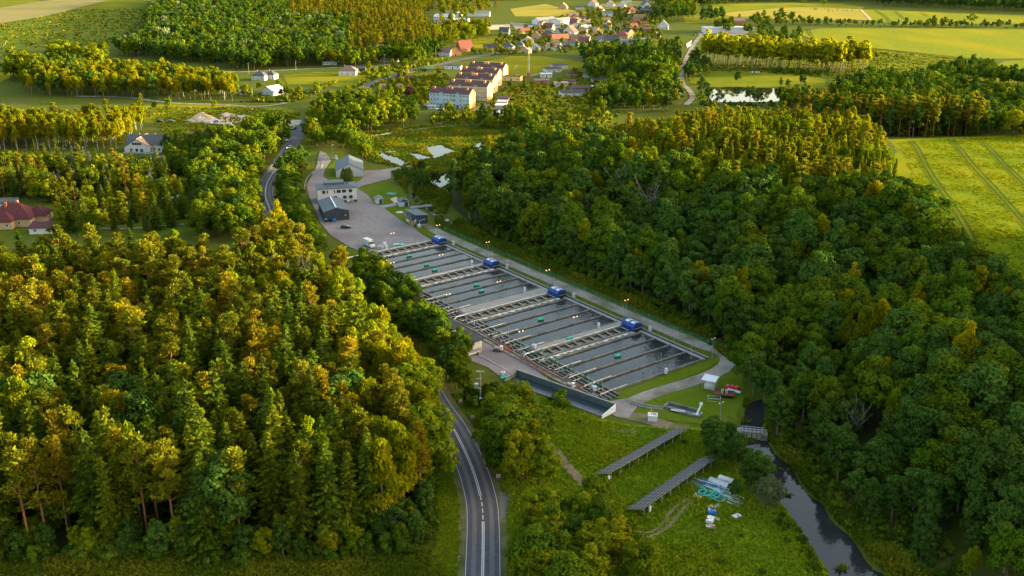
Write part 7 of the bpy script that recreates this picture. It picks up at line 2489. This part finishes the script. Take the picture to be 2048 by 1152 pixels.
for i in range(34):
    f = random.random()
    c = random.choice(('teal', 'pipe', 'blue', 'steel', 'teal', 'pole'))
    px, py = 1398 + 62 * f + random.uniform(-8, 8), 966 + 26 * f + random.uniform(-10, 16)
    x, y = ray(px, py, .1)
    ln = random.uniform(3.5, 8)
    a = R(-38) + random.uniform(-.12, .12)
    t = thing('long_pipe', {'teal': 'long green plastic pipe', 'pipe': 'long pale pipe', 'blue': 'long blue pipe', 'steel': 'long steel pipe', 'pole': 'long grey pipe'}[c] + ' lying in the heap beside the culverts', 'pipe', (x, y, .1 + .28 * random.random()), a, 'pipes heaped beside the culverts, ' + c)
    m_ = MB().tube([(-ln / 2, 0, .1), (0, random.uniform(-.25, .25), .12 + random.uniform(0, .2)), (ln / 2, 0, .1)], random.uniform(.07, .15), 6)
    m_.build('tube', M[c], t)
    MB().tube([(ln / 2 - .12, 0, .1), (ln / 2 + .06, 0, .1)], .17, 7).build('flange', M['steel'], t)
for i in range(5):
    x, y = ray(1404 + 8 * i, 986 + 3 * i, .2)
    t = thing('hose_coil', 'green hose thrown in loose loops on the pipe heap', 'hose', (x, y, .3), random.uniform(0, 3), 'green hoses on the pipe heap')
    r = random.uniform(.9, 1.8)
    MB().tube([(r * math.cos(k * .5), r * .75 * math.sin(k * .5), .2 + .04 * k) for k in range(15)], .09, 6).build('loop', M['teal'], t)
    MB().tube([(r, 0, .25), (r + .9, -.4, .1), (r + 1.9, .2, .1)], .09, 6).build('tail', M['teal'], t)
x, y = ray(1395, 996, .1)
t = thing('yellow_machine', 'small yellow implement at the end of the green hoses', 'implement', (x, y, .05), R(-25))
MB().box((0, 0, .4), (1.8, .7, .3)).build('frame', plain('yellow_paint', (0.5, 0.33, 0.08), .6), t)
MB().lathe([(.3, .5), (.35, .9), (.1, 1.2)], 8, (-.5, 0, 0)).build('hopper', M['timber'], t)
MB().tube([(.5, -.5, .25), (.5, .5, .25)], .25, 8).build('roller', M['steel'], t)
for i, (px, py, sx, sy, sz, c, lab) in enumerate(((1424, 1028, 1.7, 1.2, .8, 'blue', 'blue open tub beside the scrap boards'), (1420, 1044, 1.4, 2.0, .9, 'white', 'white scrap box on the grass'), (1421, 1056, 1.8, .9, .6, 'timber', 'pale pallet with scrap nearest the road side'),
                                                (1431, 1040, 1.6, 1.0, .4, 'timber', 'pinkish boards dumped beside the white scrap box'), (1473, 1034, 1.8, 1.1, .4, 'pipe', 'small heap of pale rubbish in the tall grass'), (1427, 1015, 2.6, 1.2, .35, 'pipe', 'pale slats scattered below the pipe heap'))):
    x, y = ray(px, py, .03)
    t = thing('scrap_box', lab, 'scrap', (x, y, .03), random.uniform(-.6, .6))
    MB().box((0, 0, sz / 2), (sx, sy, sz)).build('box', M[c], t)
    for k in range(4):
        MB().box((random.uniform(-.5, .5) * sx, random.uniform(-.6, .6) * sy, sz + .06), (random.uniform(.6, 1.2), .18, .07), rz=random.uniform(0, 3)).build('board', M[random.choice(('timber', 'white', 'pipe', 'rust'))], t)

# sand heaps and digger on the sand lot
def heap(px, py, r, h, lab):
    x, y = G(px, py)
    m_ = MB()
    n, k = 18, 6
    for i in range(k):
        f = i / (k - 1)
        for j in range(n):
            a = 2 * math.pi * j / n
            rr = r * (1 - f) * (1 + .22 * math.sin(3 * a + i) + random.uniform(-.08, .08))
            m_.v.append((rr * math.cos(a), .6 * rr * math.sin(a), h * (f ** .8) + random.uniform(-.1, .1) * (i > 0) - .1 * (i == 0)))
    for i in range(k - 1):
        for j in range(n):
            m_.f.append((i * n + j, i * n + (j + 1) % n, (i + 1) * n + (j + 1) % n, (i + 1) * n + j))
    o = m_.build('sand_heap', M['sand'], None, (x, y, .05))
    tag(o, lab, 'heap', 'sand heaps on the building lot')


heap(405, 241, 9, 5.5, 'tall pointed sand heap left of the sand lot')
heap(392, 242, 7, 2.6, 'low sand heap at the left end of the sand lot')
heap(418, 243, 7, 2.4, 'low sand heap right of the pointed one')
heap(453, 230, 5, 1.8, 'dark topped earth heap at the back of the sand lot')
x, y = G(433, 245)
t = thing('tarpaulin_stack', 'blue tarpaulin over a stack beside the sand heaps', 'tarpaulin', (x, y, .1), .3)
MB().ext([(-1.6, 0), (-1.2, 1.2), (.9, 1.5), (1.6, 0)], -1.2, 1.2).build('sheet', M['blue'], t)
MB().box((0, 0, .1), (3.4, 2.6, .2)).build('pallet', M['timber'], t)

# hay bales, cows
for i, px in enumerate((1504, 1511, 1516)):
    x, y = G(px, 148)
    t = thing('hay_bale', ('straw coloured bale under the tall poplars, left of three', 'straw coloured bale under the tall poplars, middle of three', 'straw coloured bale under the tall poplars, right of three')[i], 'bale', (x, y, .1), .5 * i, 'bales under the poplars')
    MB().tube([(-.9, 0, 1.0), (.9, 0, 1.0)], 1.0, 12).build('roll', M['timber'], t)
    MB().tube([(-.2, 0, 1.0), (.2, 0, 1.0)], 1.02, 12).build('band', M['pipe'], t)
cow = MB()
cow.tube([(-.95, 0, 1.05), (-.5, 0, 1.1), (.4, 0, 1.1), (.8, 0, 1.15)], .36, 8)
cow.tube([(.75, 0, 1.2), (1.2, 0, 1.1), (1.55, 0, .75)], .2, 6, .12)
for a in (-.75, .6):
    for s_ in (-.2, .2):
        cow.tube([(a, s_, .9), (a - .05, s_, .45), (a, s_, 0)], .11, 5, .06)
cow.tube([(-.98, 0, 1.2), (-1.1, 0, .6)], .03, 4)
cow_me = cow.mesh('cow', mat('cow_hide', (0.10, 0.05, 0.03), (0.03, 0.02, 0.016), 1.5, .9))
for i, (px, py) in enumerate(((1628, 18), (1630, 20), (1633, 19.5), (1650, 18.5), (1656, 19.5), (1657, 23), (1665, 23), (1675, 19), (1674, 22), (1686, 21.5), (1693, 22.5), (1704, 22))):
    x, y = G(px, py)
    tag(put('cow', cow_me, None, (x, y, .2), random.uniform(0, 6.28)), 'brown cow grazing in the herd on the dry pasture', 'cow', 'cows grazing on the dry pasture')

# dead trees
def dead_tree(px, py, h, lab):
    x, y = G(px, py)
    t = thing('dead_tree', lab, 'tree', (x, y, z_at(x, y)))
    t.scale = (h / 12,) * 3
    MB().tube([(0, 0, -.3), (.2, 0, 4), (.6, .3, 8)], .3, 7, .18).build('trunk', BARK['dead'], t)
    for i in range(13):
        z = random.uniform(4, 8)
        a = random.uniform(0, 6.28)
        r = random.uniform(2, 4.2)
        p = [(.4 * z / 8, 0, z), (r * .5 * math.cos(a) + .4, r * .5 * math.sin(a), z + random.uniform(1.5, 2.5)), (r * math.cos(a) + .4, r * math.sin(a), z + random.uniform(3.5, 6))]
        b = MB().tube(p, .11, 5, .03).build('branch', BARK['dead'], t)
        for k in range(3):
            q_ = Vector(p[1]).lerp(Vector(p[2]), .3 * k + .2)
            MB().tube([q_[:], (q_ + Vector((random.uniform(-1, 1), random.uniform(-1, 1), random.uniform(.6, 1.6))))[:]], .04, 4, .012).build('twig', BARK['dead'], b)


dead_tree(1975, 1015, 13, 'leafless pale dead tree leaning out of the wood by the stream')
dead_tree(1290, 470, 21, 'bare grey dead tree rising from the dark wood above the ponds')
dead_tree(1225, 425, 19, 'thin brown dead tree in the dark wood, left of the bare grey one')
dead_tree(1700, 895, 12, 'small bare tree on the wood edge beyond the stream')
dead_tree(585, 640, 21, 'bare topped dead tree among the conifers near the road')
dead_tree(20, 905, 20, 'dead tree with pale branches at the left edge of the conifers')

# ------------------------------------------------------------------ tall grass, reeds, crop tufts
M['garden'] = leaf_mat('garden_leaves', (0.045, 0.080, 0.006), (0.11, 0.14, 0.008), (0.16, 0.15, 0.010), .3, True)
M['tuft'] = leaf_mat('grass_blades', (0.105, 0.175, 0.007), (0.20, 0.270, 0.010), (0.22, 0.260, 0.010), .3, True)
M['reed'] = leaf_mat('reed_blades', (0.050, 0.085, 0.006), (0.105, 0.135, 0.009), (0.15, 0.145, 0.010), .3, True)
M['crop_tuft'] = leaf_mat('crop_leaves', (0.085, 0.125, 0.002), (0.155, 0.178, 0.003), (0.17, 0.178, 0.003), .3, True)


def tufts(name, px, n, hs, ws, m, avoid=True, lean=.35):
    P = [G(*p) for p in px]
    xs, ys = [p[0] for p in P], [p[1] for p in P]
    pts = []
    tries = 0
    while len(pts) < n and tries < n * 12:
        tries += 1
        a, b = random.uniform(min(xs), max(xs)), random.uniform(min(ys), max(ys))
        if in_poly(P, a, b) and not (avoid and any(in_poly(k, a, b) for k in KEEP)):
            pts.append((a, b))
    A = np.array(pts)
    N_ = len(A)
    z = hgt(A[:, 0], A[:, 1])
    V, pl, tn = [], [], []
    cl = np.sin(A[:, 0] * .35) + np.sin(A[:, 1] * .31 + 1.3) + np.sin((A[:, 0] + A[:, 1]) * .17)
    for _ in range(3):
        a = rng.uniform(0, 6.283, N_)
        hh = rng.uniform(*hs, N_) * (1 + .22 * cl)
        ww = rng.uniform(*ws, N_)
        dx, dy = np.cos(a) * ww / 2, np.sin(a) * ww / 2
        lx, ly = rng.normal(0, lean, N_) * hh, rng.normal(0, lean, N_) * hh
        ox, oy = rng.normal(0, .2, N_), rng.normal(0, .2, N_)
        b0 = np.stack([A[:, 0] - dx + ox, A[:, 1] - dy + oy, z - .05], 1)
        b1 = np.stack([A[:, 0] + dx + ox, A[:, 1] + dy + oy, z - .05], 1)
        t1 = np.stack([A[:, 0] + dx * .7 + lx + ox, A[:, 1] + dy * .7 + ly + oy, z + hh * .8], 1)
        t0 = np.stack([A[:, 0] - dx * .7 + lx + ox, A[:, 1] - dy * .7 + ly + oy, z + hh], 1)
        V.append(np.stack([b0, b1, t1, t0], 1).reshape(-1, 3))
        tn.append(np.clip(rng.uniform(0, 1, N_), 0, 1))
        pl.append(np.clip(.5 + .22 * cl + rng.normal(0, .12, N_), 0, 1))
    V = np.concatenate(V)
    F = np.arange(len(V)).reshape(-1, 4)
    setting(put(name, np_mesh(name, V, F, [M[m]], np.concatenate(tn), np.concatenate(pl))), 'stuff')


TRODDEN = [([(1096, 885), (1112, 905), (1130, 930), (1150, 952), (1180, 985)], .5), ([(1112, 893), (1128, 915), (1148, 940), (1165, 955)], .35),
           ([(1212, 1040), (1235, 1060), (1265, 1072), (1300, 1074), (1335, 1055), (1362, 1025), (1385, 1000)], .4), ([(1225, 1030), (1250, 1052), (1280, 1064), (1305, 1064), (1325, 1048), (1345, 1020), (1375, 998)], .35),
           ([(1822, 288), (1850, 330), (1885, 385), (1945, 480)], 1.35), ([(1965, 290), (2000, 322), (2060, 378), (2140, 450)], 1.35), ([(1900, 285), (1935, 320), (1990, 380), (2070, 470)], 1.35)]
for px in TRODDEN:
    C = smooth_line([G(*p) for p in px[0]], 2)
    for a, b in zip(C[:-1], C[1:]):
        d = (b - a).normalized()
        nrm = Vector((d.y, -d.x, 0)) * px[1]
        keep_out([(a - nrm)[:], (a + nrm)[:], (b + nrm)[:], (b - nrm)[:]], True)
SOLAR = [(1010, 790), (1100, 796), (1200, 842), (1260, 852), (1400, 862), (1470, 890), (1530, 975), (1620, 1085), (1665, 1165), (1200, 1165), (1010, 1160), (1015, 1000), (965, 870)]
tufts('meadow_grass', SOLAR, 26000, (.25, .6), (.25, .5), 'tuft')
tufts('verge_grass', [(870, 800), (900, 880), (935, 960), (925, 1160), (860, 1160), (880, 1060), (872, 950), (850, 850)], 5000, (.25, .6), (.25, .5), 'tuft')
tufts('verge_grass', [(925, 790), (960, 820), (1000, 900), (1010, 960), (1000, 970), (975, 900), (935, 830), (905, 790)], 4000, (.25, .55), (.25, .5), 'tuft')
tufts('bank_grass', [(1480, 880), (1530, 960), (1600, 1040), (1690, 1150), (1850, 1165), (1780, 1080), (1680, 990), (1600, 920), (1550, 870), (1530, 800), (1490, 800)], 9000, (.4, 1.0), (.35, .7), 'reed')
tufts('reeds', [(905, 452), (1010, 496), (1150, 556), (1280, 614), (1400, 676), (1478, 735), (1500, 735), (1410, 664), (1280, 602), (1150, 545), (1010, 485), (905, 442)], 5000, (.5, 1.2), (.5, .9), 'reed', False)
tufts('bank_grass', [(870, 425), (905, 445), (1010, 490), (1150, 550), (1280, 608), (1400, 670), (1490, 730), (1480, 745), (1400, 690), (1280, 640), (1150, 580), (1010, 518), (905, 472), (870, 450)], 9000, (.2, .5), (.3, .5), 'reed')
tufts('reeds', [(690, 275), (760, 262), (860, 250), (1000, 247), (1020, 262), (960, 290), (905, 330), (860, 345), (790, 335), (735, 322), (715, 300)], 9000, (.4, 1.0), (.7, 1.4), 'reed')
tufts('reeds', [(900, 330), (960, 292), (1020, 264), (1060, 256), (1000, 290), (930, 335), (905, 350)], 2500, (.6, 1.5), (.8, 1.5), 'reed')
tufts('bank_grass', [(785, 343), (850, 332), (910, 330), (905, 345), (870, 362), (880, 380), (905, 395), (890, 430), (860, 418), (830, 400), (812, 380), (795, 365)], 3500, (.5, 1.2), (.5, .9), 'reed')
tufts('reeds', [(1500, 905), (1545, 960), (1590, 1030), (1640, 1100), (1690, 1165), (1720, 1165), (1650, 1090), (1600, 1020), (1560, 960), (1520, 905)], 2200, (.6, 1.4), (.5, .9), 'reed', True)
tufts('reeds', [(1530, 900), (1600, 960), (1680, 1040), (1790, 1150), (1840, 1165), (1760, 1080), (1680, 1000), (1590, 930), (1540, 880)], 2600, (.6, 1.4), (.5, .9), 'reed', True)
tufts('woodland_grass', [(-120, 1165), (-120, 1120), (300, 1112), (600, 1118), (860, 1100), (900, 1165)], 9000, (.3, .7), (.3, .55), 'reed')
tufts('crop_growth', [(1795, 290), (1900, 284), (2060, 276), (2200, 272), (2200, 560), (2080, 580), (1960, 490), (1840, 400)], 15000, (.15, .38), (.4, .8), 'crop_tuft') if 'crop_tuft' in M else None
tufts('garden_growth', [(745, 215), (770, 170), (860, 150), (900, 150), (880, 190), (856, 212), (820, 222)], 900, (.6, 2.4), (1.0, 2.6), 'garden')
tufts('garden_growth', [(480, 205), (600, 190), (740, 140), (900, 118), (860, 140), (700, 188), (620, 206)], 700, (.6, 2.6), (1.0, 2.8), 'garden')
tufts('garden_growth', [(945, 235), (1010, 175), (1190, 158), (1230, 205), (1180, 235), (1000, 245)], 900, (.5, 2.0), (1.0, 2.6), 'garden')
tufts('garden_growth', [(860, 245), (1000, 262), (1180, 258), (1240, 232), (1180, 222), (1000, 236), (870, 226)], 900, (.7, 2.6), (1.0, 2.8), 'garden')
tufts('garden_growth', [(985, 112), (1200, 96), (1325, 98), (1310, 10), (1130, 30), (990, 80)], 1500, (.8, 3.2), (1.5, 4.0), 'garden')
tufts('garden_growth', [(275, 214), (500, 216), (600, 226), (590, 240), (420, 246), (500, 262), (480, 276), (330, 268)], 1500, (.3, .9), (.8, 1.8), 'garden')
tufts('garden_growth', [(0, 100), (290, 85), (300, 18), (150, 20), (0, 50)], 1200, (.6, 2.0), (1.5, 3.0), 'garden')
tufts('garden_growth', [(1375, 140), (1560, 148), (1650, 158), (1740, 160), (1930, 118), (1740, 100), (1600, 110)], 1500, (.4, 1.4), (1.0, 2.4), 'garden')
